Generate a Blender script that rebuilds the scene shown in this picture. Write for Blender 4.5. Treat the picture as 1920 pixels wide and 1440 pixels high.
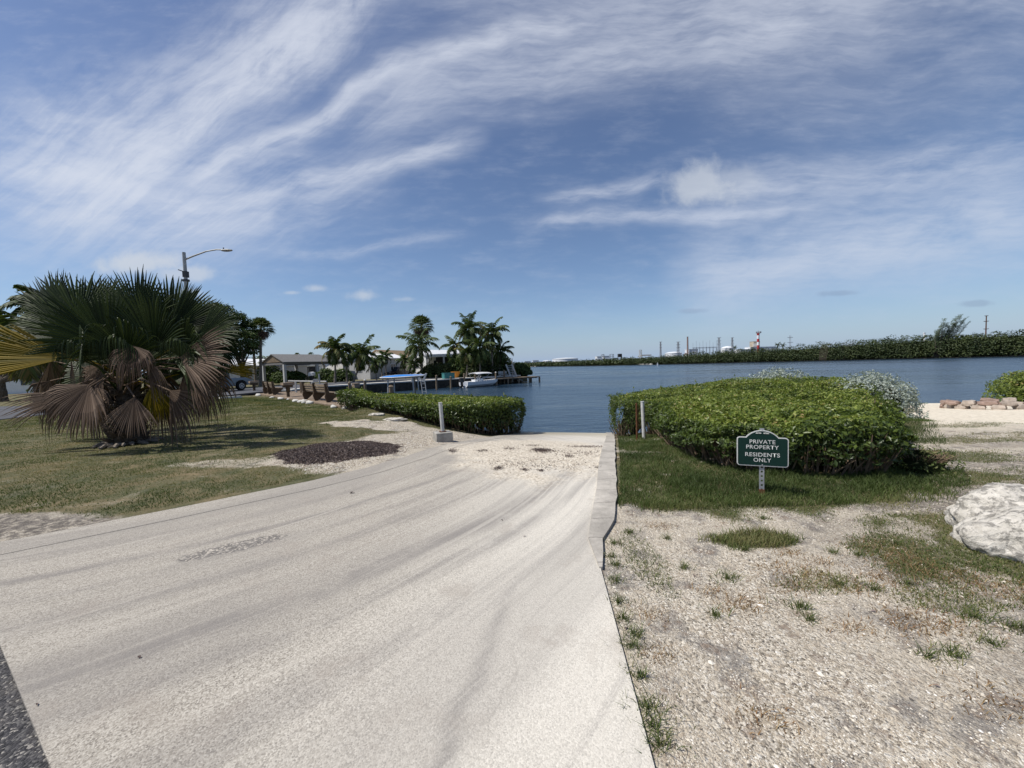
import bpy, math, random
import numpy as np
from mathutils import Vector, Matrix, noise as mnoise
for o in list(bpy.data.objects): bpy.data.objects.remove(o)
C = bpy.context.scene.collection
PI = math.pi
R = math.radians
# ------------------------------------------------------------------ camera
F = 720.0; PITCH = R(2.86); ROLL = R(1.75); EZ = 2.65
cf = np.array([0, math.cos(PITCH), -math.sin(PITCH)])
r0 = np.array([1.0, 0, 0]); u0 = np.cross(r0, cf)
cr = math.cos(ROLL)*r0 - math.sin(ROLL)*u0
cu = math.cos(ROLL)*u0 + math.sin(ROLL)*r0
cam = bpy.data.cameras.new('camera'); cam.sensor_width = 36; cam.lens = 13.5
cam.clip_start = 0.05; cam.clip_end = 6000
camo = bpy.data.objects.new('camera', cam); C.objects.link(camo)
camo.matrix_world = Matrix(((cr[0], cu[0], -cf[0], 0), (cr[1], cu[1], -cf[1], 0), (cr[2], cu[2], -cf[2], EZ), (0, 0, 0, 1)))
bpy.context.scene.camera = camo
sc = bpy.context.scene
sc.view_settings.view_transform = 'Standard'; sc.view_settings.look = 'None'
sc.view_settings.gamma = 1; sc.view_settings.exposure = 0.03

def ray(px, py):
    d = (px-960)/F*cr - (py-720)/F*cu + cf
    return d/d[1]
def G(px, py, z):                # where the sight line meets height z
    d = ray(px, py); t = (z-EZ)/d[2]
    return (d[0]*t, t)
def AT(px, py, Y):               # point at distance Y
    d = ray(px, py)
    return (d[0]*Y, Y, EZ+d[2]*Y)

# ------------------------------------------------------------------ node helper
class NT:
    def __init__(s, nt): s.nt = nt; s.n = nt.nodes; s.l = nt.links
    def node(s, t, **k):
        n = s.n.new(t)
        for a, b in k.items(): setattr(n, a, b)
        return n
    def put(s, sock, v):
        if isinstance(v, bpy.types.NodeSocket): s.l.new(v, sock)
        elif v is not None:
            if isinstance(v, tuple) and len(v) == 3 and sock.type == 'RGBA': v = v+(1,)
            sock.default_value = v
    def math(s, op, a, b=None, c=None, clamp=False):
        n = s.node('ShaderNodeMath', operation=op, use_clamp=clamp)
        s.put(n.inputs[0], a); s.put(n.inputs[1], b); s.put(n.inputs[2], c)
        return n.outputs[0]
    def vmath(s, op, a, b=None):
        n = s.node('ShaderNodeVectorMath', operation=op)
        s.put(n.inputs[0], a); s.put(n.inputs[1], b)
        return n.outputs['Value'] if op in ('LENGTH', 'DISTANCE', 'DOT_PRODUCT') else n.outputs[0]
    def jit(s, v, col, k):
        n = s.node('ShaderNodeVectorMath', operation='MULTIPLY_ADD'); s.put(n.inputs[0], col); n.inputs[1].default_value = (k, k, k); s.put(n.inputs[2], v); return n.outputs[0]
    def comb(s, x, y, z=0.0):
        n = s.node('ShaderNodeCombineXYZ'); s.put(n.inputs[0], x); s.put(n.inputs[1], y); s.put(n.inputs[2], z)
        return n.outputs[0]
    def sep(s, v):
        n = s.node('ShaderNodeSeparateXYZ'); s.put(n.inputs[0], v); return n.outputs
    def noise(s, v, scale=5, detail=4, rough=.5, dist=0, color=False):
        n = s.node('ShaderNodeTexNoise'); s.put(n.inputs['Vector'], v)
        n.inputs['Scale'].default_value = scale; n.inputs['Detail'].default_value = detail
        n.inputs['Roughness'].default_value = rough; n.inputs['Distortion'].default_value = dist
        return n.outputs['Color'] if color else n.outputs['Fac']
    def voro(s, v, scale=5, feature='F1', out='Distance', rand=1.0):
        n = s.node('ShaderNodeTexVoronoi', feature=feature); s.put(n.inputs['Vector'], v)
        n.inputs['Scale'].default_value = scale
        if 'Randomness' in n.inputs: n.inputs['Randomness'].default_value = rand
        return n.outputs[out]
    def ramp(s, f, stops, interp='LINEAR'):
        n = s.node('ShaderNodeValToRGB'); s.put(n.inputs[0], f); cr_ = n.color_ramp; cr_.interpolation = interp
        while len(cr_.elements) < len(stops): cr_.elements.new(.5)
        for e, (p, c) in zip(cr_.elements, stops):
            e.position = p
            if not isinstance(c, tuple): c = (c, c, c)
            e.color = c+(1,) if len(c) == 3 else c
        return n.outputs[0]
    def sstep(s, f, a, b):
        n = s.node('ShaderNodeMapRange', interpolation_type='SMOOTHSTEP'); s.put(n.inputs[0], f)
        s.put(n.inputs[1], a); s.put(n.inputs[2], b); n.inputs[3].default_value = 0; n.inputs[4].default_value = 1
        return n.outputs[0]
    def mix(s, f, a, b, blend='MIX'):
        n = s.node('ShaderNodeMix', data_type='RGBA', blend_type=blend, clamp_factor=True)
        s.put(n.inputs[0], f); s.put(n.inputs[6], a); s.put(n.inputs[7], b)
        return n.outputs[2]
    def curve(s, f, pts):
        n = s.node('ShaderNodeFloatCurve'); s.put(n.inputs['Value'], f)
        c = n.mapping.curves[0]
        while len(c.points) < len(pts): c.points.new(.5, .5)
        for p, (x, y) in zip(c.points, pts): p.location = (x, y); p.handle_type = 'AUTO'
        n.mapping.update(); return n.outputs[0]
    def attr(s, name):
        n = s.node('ShaderNodeAttribute', attribute_name=name); return n.outputs['Fac']
    def bump(s, h, strength=.5, dist=.02, normal=None):
        n = s.node('ShaderNodeBump'); s.put(n.inputs['Height'], h)
        n.inputs['Strength'].default_value = strength; n.inputs['Distance'].default_value = dist
        s.put(n.inputs['Normal'], normal); return n.outputs[0]

# ------------------------------------------------------------------ sun and sky
SUN_EL, SUN_AZ = R(57), R(-101)          # azimuth from +Y towards +X
sd = Vector((math.cos(SUN_EL)*math.sin(SUN_AZ), math.cos(SUN_EL)*math.cos(SUN_AZ), math.sin(SUN_EL)))
sun = bpy.data.lights.new('sun', 'SUN'); sun.energy = 4.8; sun.angle = R(.5); sun.color = (1, .96, .89)
so = bpy.data.objects.new('sun', sun); C.objects.link(so)
so.rotation_euler = sd.to_track_quat('Z', 'Y').to_euler()
W = bpy.data.worlds.new('World'); sc.world = W; W.use_nodes = True
w = NT(W.node_tree); w.n.clear()
sky = w.node('ShaderNodeTexSky', sky_type='NISHITA'); sky.sun_disc = False
sky.sun_elevation = SUN_EL; sky.sun_rotation = SUN_AZ; sky.dust_density = 0.6; sky.ozone_density = 2.5; sky.air_density = 1.0
tc = w.node('ShaderNodeTexCoord').outputs['Generated']
X, Y, Z = w.sep(tc)
yc = w.math('MAXIMUM', Y, 0.03)
U0 = w.math('DIVIDE', X, yc); V0 = w.math('DIVIDE', Z, yc)
front = w.sstep(Y, .05, .2)
wn = w.noise(w.comb(U0, V0, 3.1), 2.2, 4, .55, color=True)
wx, wy, wz = w.sep(wn)
U = w.math('MULTIPLY_ADD', w.math('SUBTRACT', wx, .5), .18, U0)
V = w.math('MULTIPLY_ADD', w.math('SUBTRACT', wy, .5), .12, V0)
UMIN, UMAX, VMAX = -1.6, 1.6, 1.2
def uv(px, py): d = ray(px, py); return d[0], d[2]
U01 = w.math('MULTIPLY_ADD', U, 1/(UMAX-UMIN), -UMIN/(UMAX-UMIN), clamp=True)
fine = w.noise(w.comb(w.math('MULTIPLY', U0, 1.5), w.math('MULTIPLY', V0, 5), 0), 5, 5, .62)
def stroke(pts, width, inten, along=6, across=30, seed=0.0, soft=.06, skew=1.0, lo=.25, hi=.75):
    q = [uv(*p) for p in pts]
    x0, x1 = q[0][0], q[-1][0]
    cp = [((a-UMIN)/(UMAX-UMIN), min(1, max(0, b/VMAX))) for a, b in q]
    if cp[0][0] > .001: cp = [(0, max(0, min(1, cp[0][1]-(cp[1][1]-cp[0][1])*.5)))]+cp
    if cp[-1][0] < .999: cp = cp+[(1, max(0, min(1, cp[-1][1]+(cp[-1][1]-cp[-2][1])*.5)))]
    fu = w.math('MULTIPLY', w.curve(U01, cp), VMAX)
    d = w.math('SUBTRACT', V, fu)
    wd = width/720.0
    dd = w.math('DIVIDE', d, wd)
    up = w.math('MULTIPLY', w.math('MAXIMUM', dd, 0), 1/skew)
    dn = w.math('MINIMUM', dd, 0)
    dd = w.math('ADD', up, dn)
    g = w.math('EXPONENT', w.math('MULTIPLY', w.math('MULTIPLY', dd, dd), -1.0))
    a = w.math('MULTIPLY', w.sstep(U, x0-soft, x0+soft*1.5), w.math('SUBTRACT', 1, w.sstep(U, x1-soft*1.5, x1+soft)))
    n = w.noise(w.comb(w.math('MULTIPLY', U, along), w.math('MULTIPLY', d, across), seed), 1, 5, .6)
    n = w.sstep(n, lo, hi)
    return w.math('MULTIPLY', w.math('MULTIPLY', g, a), w.math('MULTIPLY', n, inten))
def blob(px, py, rx, ry, inten, seed=0., edge=.55):
    cx, cy = uv(px, py)
    a = w.math('DIVIDE', w.math('SUBTRACT', U0, cx), rx/720)
    b = w.math('DIVIDE', w.math('SUBTRACT', V0, cy), ry/720)
    r2 = w.math('SQRT', w.math('ADD', w.math('MULTIPLY', a, a), w.math('MULTIPLY', b, b)))
    n = w.noise(w.comb(U0, V0, seed), 14, 5, .6)
    r2 = w.math('ADD', r2, w.math('MULTIPLY', w.math('SUBTRACT', n, .5), 1.5))
    return w.math('MULTIPLY', w.math('SUBTRACT', 1, w.sstep(r2, edge-.25, edge+.55)), inten)
cirrus = [
    stroke([(370,335),(430,285),(500,258),(560,225),(640,170),(720,130),(800,106),(870,85),(960,60),(1080,42)], 19, .62, 7, 22, 1, lo=.1, hi=.7),
    stroke([(640,215),(740,170),(860,140),(1000,125),(1150,108),(1350,75),(1600,20)], 62, .48, 3, 10, 2, soft=.1, lo=.15, hi=.75),
    stroke([(60,345),(170,315),(300,250),(380,180),(450,120),(540,75),(640,20),(720,-40)], 75, .62, 7, 11, 3, soft=.14, lo=.12, hi=.72),
    stroke([(120,420),(220,360),(320,270),(400,200),(500,110),(620,40),(760,-30)], 40, .40, 16, 20, 23, soft=.14, lo=.2, hi=.75),
    stroke([(40,200),(160,190),(280,160),(400,90),(520,10)], 60, .25, 8, 12, 33, soft=.14),
    stroke([(380,200),(450,130),(520,100),(600,70)], 40, .42, 14, 24, 13, soft=.1),
    stroke([(0,300),(120,312),(200,335),(280,365),(380,385),(470,372),(560,340),(640,312),(740,290),(800,282),(890,262)], 20, .62, 7, 24, 4, lo=.1, hi=.7),
    stroke([(-40,350),(200,395),(400,410),(560,380),(700,340)], 55, .55, 3, 10, 5, soft=.12),
    stroke([(-60,430),(150,440),(320,450),(480,455)], 60, .34, 2, 7, 6, soft=.15, lo=.15),
    stroke([(-60,240),(100,260),(250,300),(380,330),(560,290)], 70, .48, 4, 9, 16, soft=.12),
    stroke([(990,428),(1060,418),(1150,408),(1300,412),(1420,402),(1520,392)], 12, .42, 7, 30, 7, lo=.15, hi=.7),
    stroke([(1020,380),(1100,375),(1180,362),(1240,340)], 14, .40, 8, 30, 8, lo=.2, hi=.7),
    stroke([(1290,365),(1420,350),(1550,335),(1650,318),(1800,300),(1960,285)], 40, .40, 4, 16, 9, soft=.1),
    stroke([(1290,520),(1420,500),(1560,462),(1700,440),(1980,420)], 80, .62, 3, 7, 10, soft=.1, lo=.15, hi=.7),
    stroke([(850,-10),(1100,10),(1400,30),(1700,20),(2000,0)], 90, .44, 2, 6, 11, soft=.2),
    stroke([(520,470),(640,464),(720,448),(860,442)], 9, .26, 9, 30, 12),
    stroke([(1350,210),(1600,180),(2000,150)], 90, .14, 2, 8, 14, soft=.2),
]
tot = cirrus[0]
for c in cirrus[1:]: tot = w.math('ADD', tot, c)
tot = w.math('MULTIPLY', tot, w.math('MULTIPLY', front, 1.75))
veil = w.math('MULTIPLY', w.sstep(fine, .42, .9), .20)
tot = w.math('ADD', tot, veil)
strand = w.noise(w.comb(w.math('MULTIPLY_ADD', U, 3.0, w.math('MULTIPLY', V, 2.2)), w.math('MULTIPLY_ADD', V, 26.0, w.math('MULTIPLY', U, -17.0)), 2.7), 1, 6, .68)
strand2 = w.noise(w.comb(w.math('MULTIPLY', U, 5.0), w.math('MULTIPLY', V, 34.0), 8.7), 1, 6, .68)
dg1 = w.math('SUBTRACT', 1, w.sstep(U, -.65, -.05))
smix = w.math('ADD', w.math('MULTIPLY', w.sstep(strand, .36, .64), w.math('MULTIPLY_ADD', dg1, .6, .15)), w.math('MULTIPLY', w.sstep(strand2, .34, .66), w.math('MULTIPLY_ADD', dg1, -.35, .75)))
tot = w.math('MULTIPLY', tot, w.math('MULTIPLY_ADD', smix, .58, .58))
tot = w.math('SUBTRACT', 1, w.math('EXPONENT', w.math('MULTIPLY', tot, -1.15)))
puffs = w.math('MAXIMUM', blob(1318, 343, 78, 46, .62, 1.3, .6), blob(1360, 350, 92, 44, .30, 6.3))
for b in [blob(262, 492, 105, 26, .75, 2.2), blob(350, 512, 62, 20, .6, 9.2), blob(592, 541, 40, 11, .5, 3.2, .3), blob(685, 553, 50, 17, .55, 4.2, .3), blob(758, 561, 34, 8, .35, 5.2, .3), blob(355, 550, 30, 12, .5, 7.), blob(545, 549, 20, 5, .4, 8.)]:
    puffs = w.math('MAXIMUM', puffs, b)
puffs = w.math('MULTIPLY', puffs, front)
dark = w.math('MAXIMUM', w.math('MAXIMUM', blob(1575, 550, 45, 7, .35, 2.9), blob(1830, 569, 40, 7, .35, 3.9)), blob(1298, 583, 30, 6, .3, 4.9))
SKYS = .10
el = w.math('MAXIMUM', Z, 0)
tint = w.ramp(el, [(0, (.86, .92, 1.0)), (.12, (.90, .96, 1.07)), (.35, (.96, .97, 1.05)), (.7, (.98, .94, 1.02)), (1, (.98, .94, 1.0))])
base = w.mix(1.0, sky.outputs[0], tint, 'MULTIPLY')
cc = w.ramp(el, [(0, (5.4, 6.1, 7.2)), (.3, (6.5, 7.0, 8.1)), (.7, (6.5, 6.9, 7.9))])
col = w.mix(tot, base, cc)
hz = w.math('POWER', w.math('SUBTRACT', 1, el), 14)
col = w.mix(w.math('MULTIPLY', hz, .8), col, (.34*10, .47*10, .71*10))
col = w.mix(puffs, col, (6.2, 6.6, 7.2))
col = w.mix(w.math('MULTIPLY', dark, front), col, (2.2, 2.9, 4.3))
bg = w.node('ShaderNodeBackground'); w.put(bg.inputs[0], col); bg.inputs[1].default_value = SKYS
wo = w.node('ShaderNodeOutputWorld'); w.l.new(bg.outputs[0], wo.inputs[0])
W.cycles.sampling_method = 'MANUAL'; W.cycles.sample_map_resolution = 512

# ------------------------------------------------------------------ materials
MATS = {}
def mat(name, col, rough=.8, var=.25, scale=6, spec=.3, metal=0, bump=0, bscale=40, bdist=.01, col2=None, coord='Object', sss=0, stretch=None):
    m = bpy.data.materials.new(name); m.use_nodes = True; MATS[name] = m
    t = NT(m.node_tree); b = t.n['Principled BSDF']
    co = t.node('ShaderNodeTexCoord').outputs[coord]
    if stretch: co = t.vmath('MULTIPLY', co, stretch)
    c2 = col2 or tuple(max(0, x*(1-var)) for x in col)
    f = t.noise(co, scale, 5, .6)
    c = t.mix(t.sstep(f, .3, .7), c2, col)
    g = t.noise(co, scale*9, 3, .6)
    c = t.mix(.35, c, t.mix(1.0, c, t.ramp(g, [(.3, .6), (.7, 1.15)]), 'MULTIPLY'))
    t.put(b.inputs['Base Color'], c); b.inputs['Roughness'].default_value = rough
    b.inputs['Specular IOR Level'].default_value = spec; b.inputs['Metallic'].default_value = metal
    if bump: t.put(b.inputs['Normal'], t.bump(t.noise(co, bscale, 4, .6), bump, bdist))
    return m
def leafmat(name, stops, rough=.5, spec=.35, trans=.3, backdark=1.0):
    m = bpy.data.materials.new(name); m.use_nodes = True; MATS[name] = m
    t = NT(m.node_tree); b = t.n['Principled BSDF']; out = t.n['Material Output']
    c = t.ramp(t.attr('tint'), stops)
    t.put(b.inputs['Base Color'], c); b.inputs['Roughness'].default_value = rough
    b.inputs['Specular IOR Level'].default_value = spec
    tr = t.node('ShaderNodeBsdfTranslucent'); t.put(tr.inputs[0], t.mix(1.0, c, (1.1, 1.15, .6), 'MULTIPLY'))
    mx = t.node('ShaderNodeMixShader'); mx.inputs[0].default_value = trans
    t.l.new(b.outputs[0], mx.inputs[1]); t.l.new(tr.outputs[0], mx.inputs[2]); t.l.new(mx.outputs[0], out.inputs[0])
    return m
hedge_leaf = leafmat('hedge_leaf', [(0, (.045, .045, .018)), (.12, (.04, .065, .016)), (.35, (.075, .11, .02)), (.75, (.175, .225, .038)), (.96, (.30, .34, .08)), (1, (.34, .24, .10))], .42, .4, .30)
silver_leaf = leafmat('silver_leaf', [(0, (.12, .15, .11)), (.5, (.26, .30, .25)), (1, (.42, .46, .42))], .6, .2, .15)
palm_green = leafmat('palm_green', [(0, (.010, .018, .006)), (.5, (.024, .038, .011)), (.9, (.055, .075, .02)), (1, (.09, .11, .035))], .5, .14, .10)
palm_yellow = leafmat('palm_yellow', [(0, (.09, .075, .004)), (.5, (.17, .125, .005)), (1, (.27, .18, .010))], .6, .1, .25)
palm_dead = leafmat('palm_dead', [(0, (.04, .026, .018)), (.5, (.11, .073, .05)), (.85, (.20, .14, .10)), (1, (.40, .31, .23))], .75, .15, .10)
coco_leaf = leafmat('coconut_leaf', [(0, (.03, .05, .018)), (.5, (.06, .09, .025)), (.85, (.12, .14, .04)), (1, (.24, .18, .07))], .55, .2, .22)
dark_leaf = leafmat('tree_leaf', [(0, (.022, .042, .015)), (.5, (.05, .085, .022)), (1, (.11, .15, .035))], .5, .35, .25)
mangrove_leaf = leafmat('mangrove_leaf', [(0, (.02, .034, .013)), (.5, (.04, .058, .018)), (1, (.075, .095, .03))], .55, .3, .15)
casuarina_leaf = leafmat('casuarina_leaf', [(0, (.04, .06, .03)), (1, (.09, .12, .06))], .7, .2, .2)
grass_blade = leafmat('grass_blade', [(0, (.045, .07, .018)), (.4, (.08, .11, .028)), (.7, (.145, .15, .05)), (1, (.27, .22, .11))], .6, .25, .3)
green_grass = leafmat('green_grass', [(0, (.045, .07, .02)), (.6, (.10, .135, .038)), (1, (.24, .215, .10))], .6, .25, .3)
bark = mat('bark', (.16, .13, .10), .95, .45, 8, .1, bump=.8, bscale=25, bdist=.02)
palm_bark = mat('palm_bark', (.27, .23, .19), .95, .4, 6, .1, bump=.8, bscale=14, bdist=.03, stretch=(1, 1, 4))
dark_bark = mat('fibrous_bark', (.13, .10, .075), .95, .5, 6, .1, bump=.8, bscale=14, bdist=.03, stretch=(1, 1, 4))
core_m = mat('shade_foliage', (.022, .028, .012), 1, .4, 5, .0)  # near-black colour stands for the shade deep inside foliage
twig_m = mat('twig', (.22, .16, .11), .9, .5, 12, .1)
wood_grey = mat('weathered_wood', (.26, .20, .14), .85, .45, 3, .2, bump=.4, bscale=30, stretch=(1, 1, 1))
wood_deck = mat('deck_wood', (.33, .25, .18), .85, .35, 2.5, .2, bump=.3, bscale=20)
wood_brown = mat('brown_wood', (.19, .10, .045), .8, .4, 3, .2)
wood_dark = mat('bench_wood', (.12, .085, .055), .85, .4, 4, .2)
white_wall = mat('white_wall', (.84, .83, .80), .8, .07, 1.5, .2)
cream_wall = mat('cream_wall', (.72, .68, .56), .85, .08, 1.5, .2)
grey_wall = mat('shade_and_post_grey', (.50, .50, .50), .8, .1, 1.5, .2)
roof_white = mat('white_roof', (.80, .80, .80), .6, .08, 2, .3)
roof_grey = mat('grey_shingle', (.20, .195, .19), .9, .2, 4, .2)
roof_tan = mat('tan_shingle', (.30, .22, .14), .9, .3, 4, .2)
dark_open = mat('shaded_interior', (.03, .03, .032), .8, .3, 2)
glass = mat('window_glass', (.03, .045, .06), .08, .3, 2, .6)
concrete_old = mat('old_concrete', (.42, .40, .36), .9, .35, 5, .2, bump=.4, bscale=60, bdist=.006)
conc_white = mat('pale_concrete', (.62, .60, .55), .9, .2, 2, .2)
wall_dark = mat('tidal_wall', (.06, .055, .045), .8, .5, 3, .2)
galv = mat('galvanised_steel', (.45, .46, .48), .5, .2, 8, .5, .5)
lamp_metal = mat('lamp_aluminium', (.42, .42, .41), .5, .25, 3, .5, .35)
pvc = mat('white_pipe', (.55, .55, .53), .6, .3, 9, .4)
rust = mat('rust', (.16, .07, .035), .9, .5, 14, .2)
sign_green = mat('sign_green', (.006, .030, .024), .55, .2, 3, .2)
sign_white = mat('sign_white', (.66, .66, .63), .5, .15, 12, .4)
boat_white = mat('boat_gelcoat', (.78, .79, .80), .25, .06, 2, .5)
black_plastic = mat('black_plastic', (.02, .02, .022), .4, .3, 5, .4)
tire = mat('rubber', (.018, .018, .018), .85, .3, 6, .2)
chrome = mat('alloy_rim', (.45, .45, .47), .35, .2, 6, .5, .6)
truck_paint = mat('silver_paint', (.15, .17, .20), .3, .08, 1, .6, .5)
dark_paint = mat('dark_paint', (.035, .035, .05), .25, .1, 1, .6)
red_lamp = mat('red_lens', (.25, .02, .03), .3, .1, 1, .5)
blue_tarp = mat('blue_tarp', (.02, .22, .66), .5, .25, 2, .3)
tank_white = mat('tank_white', (.72, .74, .76), .6, .06, .1, .3)
steel_far = mat('lattice_steel', (.30, .31, .33), .7, .1, 1)
stack_brown = mat('stack_brown', (.28, .20, .18), .8, .2, .2)
stack_red = mat('red_paint', (.42, .05, .045), .6, .15, .3)
tan_wall = mat('tan_panel', (.50, .43, .33), .8, .12, .2)
brick_m = mat('sandstone_block', (.38, .27, .22), .9, .4, 3, .2, bump=.6, bscale=20, bdist=.01)
brick_p = mat('pale_block', (.50, .42, .35), .9, .4, 4, .2, bump=.6, bscale=20, bdist=.01)
weed_m = mat('dried_seaweed', (.11, .08, .065), .95, .5, 9, .1)
weed_l = leafmat('seaweed_strand', [(0, (.05, .036, .033)), (.5, (.13, .095, .085)), (.9, (.25, .20, .175)), (1, (.45, .38, .32))], .8, .2, 0.0)
pebble_m = leafmat('pebble', [(0, (.08, .075, .07)), (.2, (.26, .21, .16)), (.6, (.46, .40, .31)), (.9, (.64, .59, .50)), (1, (.78, .75, .70))], .9, .15, 0.0)
yellow_pot = mat('orange_pot', (.55, .22, .03), .6, .2, 3)
teal_m = mat('teal_plastic', (.05, .20, .20), .5, .2, 3)

# ------------------------------------------------------------------ objects
def tag(o, label, cat, group=None, kind=None):
    if label: o['label'] = label
    if cat: o['category'] = cat
    if group: o['group'] = group
    if kind: o['kind'] = kind
    return o
def thing(name, label, cat, loc=(0, 0, 0), rz=0, group=None):
    o = bpy.data.objects.new(name, None); C.objects.link(o); o.empty_display_size = .2
    o.location = loc; o.rotation_euler = (0, 0, rz)
    return tag(o, label, cat, group)
def npmesh(name, V, Fq, m, parent=None, tint=None, smooth=False, attrs=None):
    V = np.asarray(V, dtype=np.float32).reshape(-1, 3); Fq = np.asarray(Fq, dtype=np.int32)
    me = bpy.data.meshes.new(name); k = Fq.shape[1]
    me.vertices.add(len(V)); me.vertices.foreach_set('co', V.ravel())
    me.loops.add(Fq.size); me.loops.foreach_set('vertex_index', Fq.ravel())
    me.polygons.add(len(Fq)); me.polygons.foreach_set('loop_start', np.arange(0, Fq.size, k, dtype=np.int32))
    me.polygons.foreach_set('loop_total', np.full(len(Fq), k, dtype=np.int32))
    me.polygons.foreach_set('use_smooth', np.full(len(Fq), smooth, dtype=bool))
    me.update(calc_edges=True)
    if tint is not None:
        a = me.attributes.new('tint', 'FLOAT', 'POINT'); a.data.foreach_set('value', np.asarray(tint, dtype=np.float32))
    for n_, v_ in (attrs or {}).items():
        a = me.attributes.new(n_, 'FLOAT', 'POINT'); a.data.foreach_set('value', np.asarray(v_, dtype=np.float32))
    me.materials.append(m)
    o = bpy.data.objects.new(name, me); C.objects.link(o)
    if parent: o.parent = parent
    return o
class MB:
    def __init__(s, off=(0, 0, 0)): s.v = []; s.f = []; s.off = off; s.t = []
    def add(s, vs, fs, tint=.5):
        n = len(s.v); s.v += [tuple(v) for v in vs]; s.f += [tuple(i+n for i in f) for f in fs]; s.t += [tint]*len(vs)
    def box(s, c, size, rz=0, taper=1.0, M=None):
        x, y, z = [q/2 for q in size]; vs = []
        for dz in (-1, 1):
            k = taper if dz > 0 else 1
            for dx, dy in ((-1, -1), (1, -1), (1, 1), (-1, 1)):
                v = Vector((dx*x*k, dy*y*k, dz*z))
                if M: v = M @ v
                v = Matrix.Rotation(rz, 3, 'Z') @ v
                vs.append((v.x+c[0], v.y+c[1], v.z+c[2]))
        s.add(vs, [(0, 3, 2, 1), (4, 5, 6, 7), (0, 1, 5, 4), (1, 2, 6, 5), (2, 3, 7, 6), (3, 0, 4, 7)])
    def bar(s, a, b, wx, wy=None):
        wy = wy or wx; a = Vector(a); b = Vector(b); d = (b-a)
        q = d.to_track_quat('Z', 'Y').to_matrix()
        vs = []
        for p in (a, b):
            for dx, dy in ((-1, -1), (1, -1), (1, 1), (-1, 1)):
                vs.append(tuple(p + q @ Vector((dx*wx/2, dy*wy/2, 0))))
        s.add(vs, [(0, 3, 2, 1), (4, 5, 6, 7), (0, 1, 5, 4), (1, 2, 6, 5), (2, 3, 7, 6), (3, 0, 4, 7)])
    def tube(s, pts, rad, n=8, cap=True, tint=.5):
        pts = [Vector(p) for p in pts]
        if not hasattr(rad, '__len__'): rad = [rad]*len(pts)
        vs = []; fs = []
        for i, p in enumerate(pts):
            d = (pts[min(i+1, len(pts)-1)]-pts[max(i-1, 0)])
            if d.length < 1e-9: d = Vector((0, 0, 1))
            q = d.to_track_quat('Z', 'Y').to_matrix()
            for k in range(n):
                a = 2*PI*k/n; vs.append(tuple(p + q @ Vector((math.cos(a)*rad[i], math.sin(a)*rad[i], 0))))
        for i in range(len(pts)-1):
            for k in range(n):
                k2 = (k+1) % n; fs.append((i*n+k, i*n+k2, (i+1)*n+k2, (i+1)*n+k))
        if cap: fs.append(tuple(range(n-1, -1, -1))); fs.append(tuple((len(pts)-1)*n+k for k in range(n)))
        s.add(vs, fs, tint)
    def prism(s, poly, a, b, fn=None):       # poly 2D extruded between a and b via fn(x,y,t)
        n = len(poly); fn = fn or (lambda x, y, t: (x, y, t))
        vs = [fn(x, y, a) for x, y in poly]+[fn(x, y, b) for x, y in poly]
        s.add(vs, [tuple(range(n-1, -1, -1)), tuple(range(n, 2*n))]+[(i, (i+1) % n, n+(i+1) % n, n+i) for i in range(n)])
    def ell(s, c, r, seg=10, ring=6, jit=0, rng=None):
        vs = []; fs = []
        for i in range(ring+1):
            ph = PI*i/ring
            for k in range(seg):
                a = 2*PI*k/seg; j = 1+(rng.uniform(-jit, jit) if rng else 0)
                vs.append((c[0]+r[0]*math.sin(ph)*math.cos(a)*j, c[1]+r[1]*math.sin(ph)*math.sin(a)*j, c[2]+r[2]*math.cos(ph)*j))
        for i in range(ring):
            for k in range(seg):
                fs.append((i*seg+k, (i+1)*seg+k, (i+1)*seg+(k+1) % seg, i*seg+(k+1) % seg))
        s.add(vs, fs)
    def build(s, name, m, parent=None, smooth=False, bevel=0, tint=False):
        me = bpy.data.meshes.new(name)
        ox, oy, oz = s.off
        me.from_pydata([(x-ox, y-oy, z-oz) for x, y, z in s.v], [], s.f); me.materials.append(m)
        if smooth: me.polygons.foreach_set('use_smooth', [True]*len(me.polygons))
        if tint:
            a = me.attributes.new('tint', 'FLOAT', 'POINT'); a.data.foreach_set('value', s.t)
        me.update()
        o = bpy.data.objects.new(name, me); C.objects.link(o)
        if parent: o.parent = parent
        if bevel:
            b = o.modifiers.new('bevel', 'BEVEL'); b.width = bevel; b.segments = 2; b.limit_method = 'ANGLE'
        return o
def copy_tree(o, parent=None):
    c = o.copy(); C.objects.link(c); c.parent = parent
    for ch in o.children: copy_tree(ch, c)
    return c
def leaves(P, N, L, Wd, rng, fold=.25, spread=.6, droop=0):
    """P points, N preferred normals; returns V,F,tints of rhombic folded leaves"""
    n = len(P); P = np.asarray(P); N = np.asarray(N)
    N = N + rng.normal(0, spread, (n, 3)); N /= np.linalg.norm(N, axis=1, keepdims=True)+1e-9
    T = rng.normal(0, 1, (n, 3)); T[:, 2] -= droop
    T -= (T*N).sum(1, keepdims=True)*N; T /= np.linalg.norm(T, axis=1, keepdims=True)+1e-9
    B = np.cross(N, T)
    l = (L*rng.uniform(.7, 1.3, n))[:, None]; wv = (Wd*rng.uniform(.7, 1.3, n))[:, None]
    a = P - T*l*.5; c = P + T*l*.5
    b = P + B*wv*.5 + N*wv*fold; d = P - B*wv*.5 + N*wv*fold
    V = np.stack([a, b, c, d], 1).reshape(-1, 3)
    Fq = np.arange(4*n).reshape(n, 4)
    return V, Fq

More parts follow.
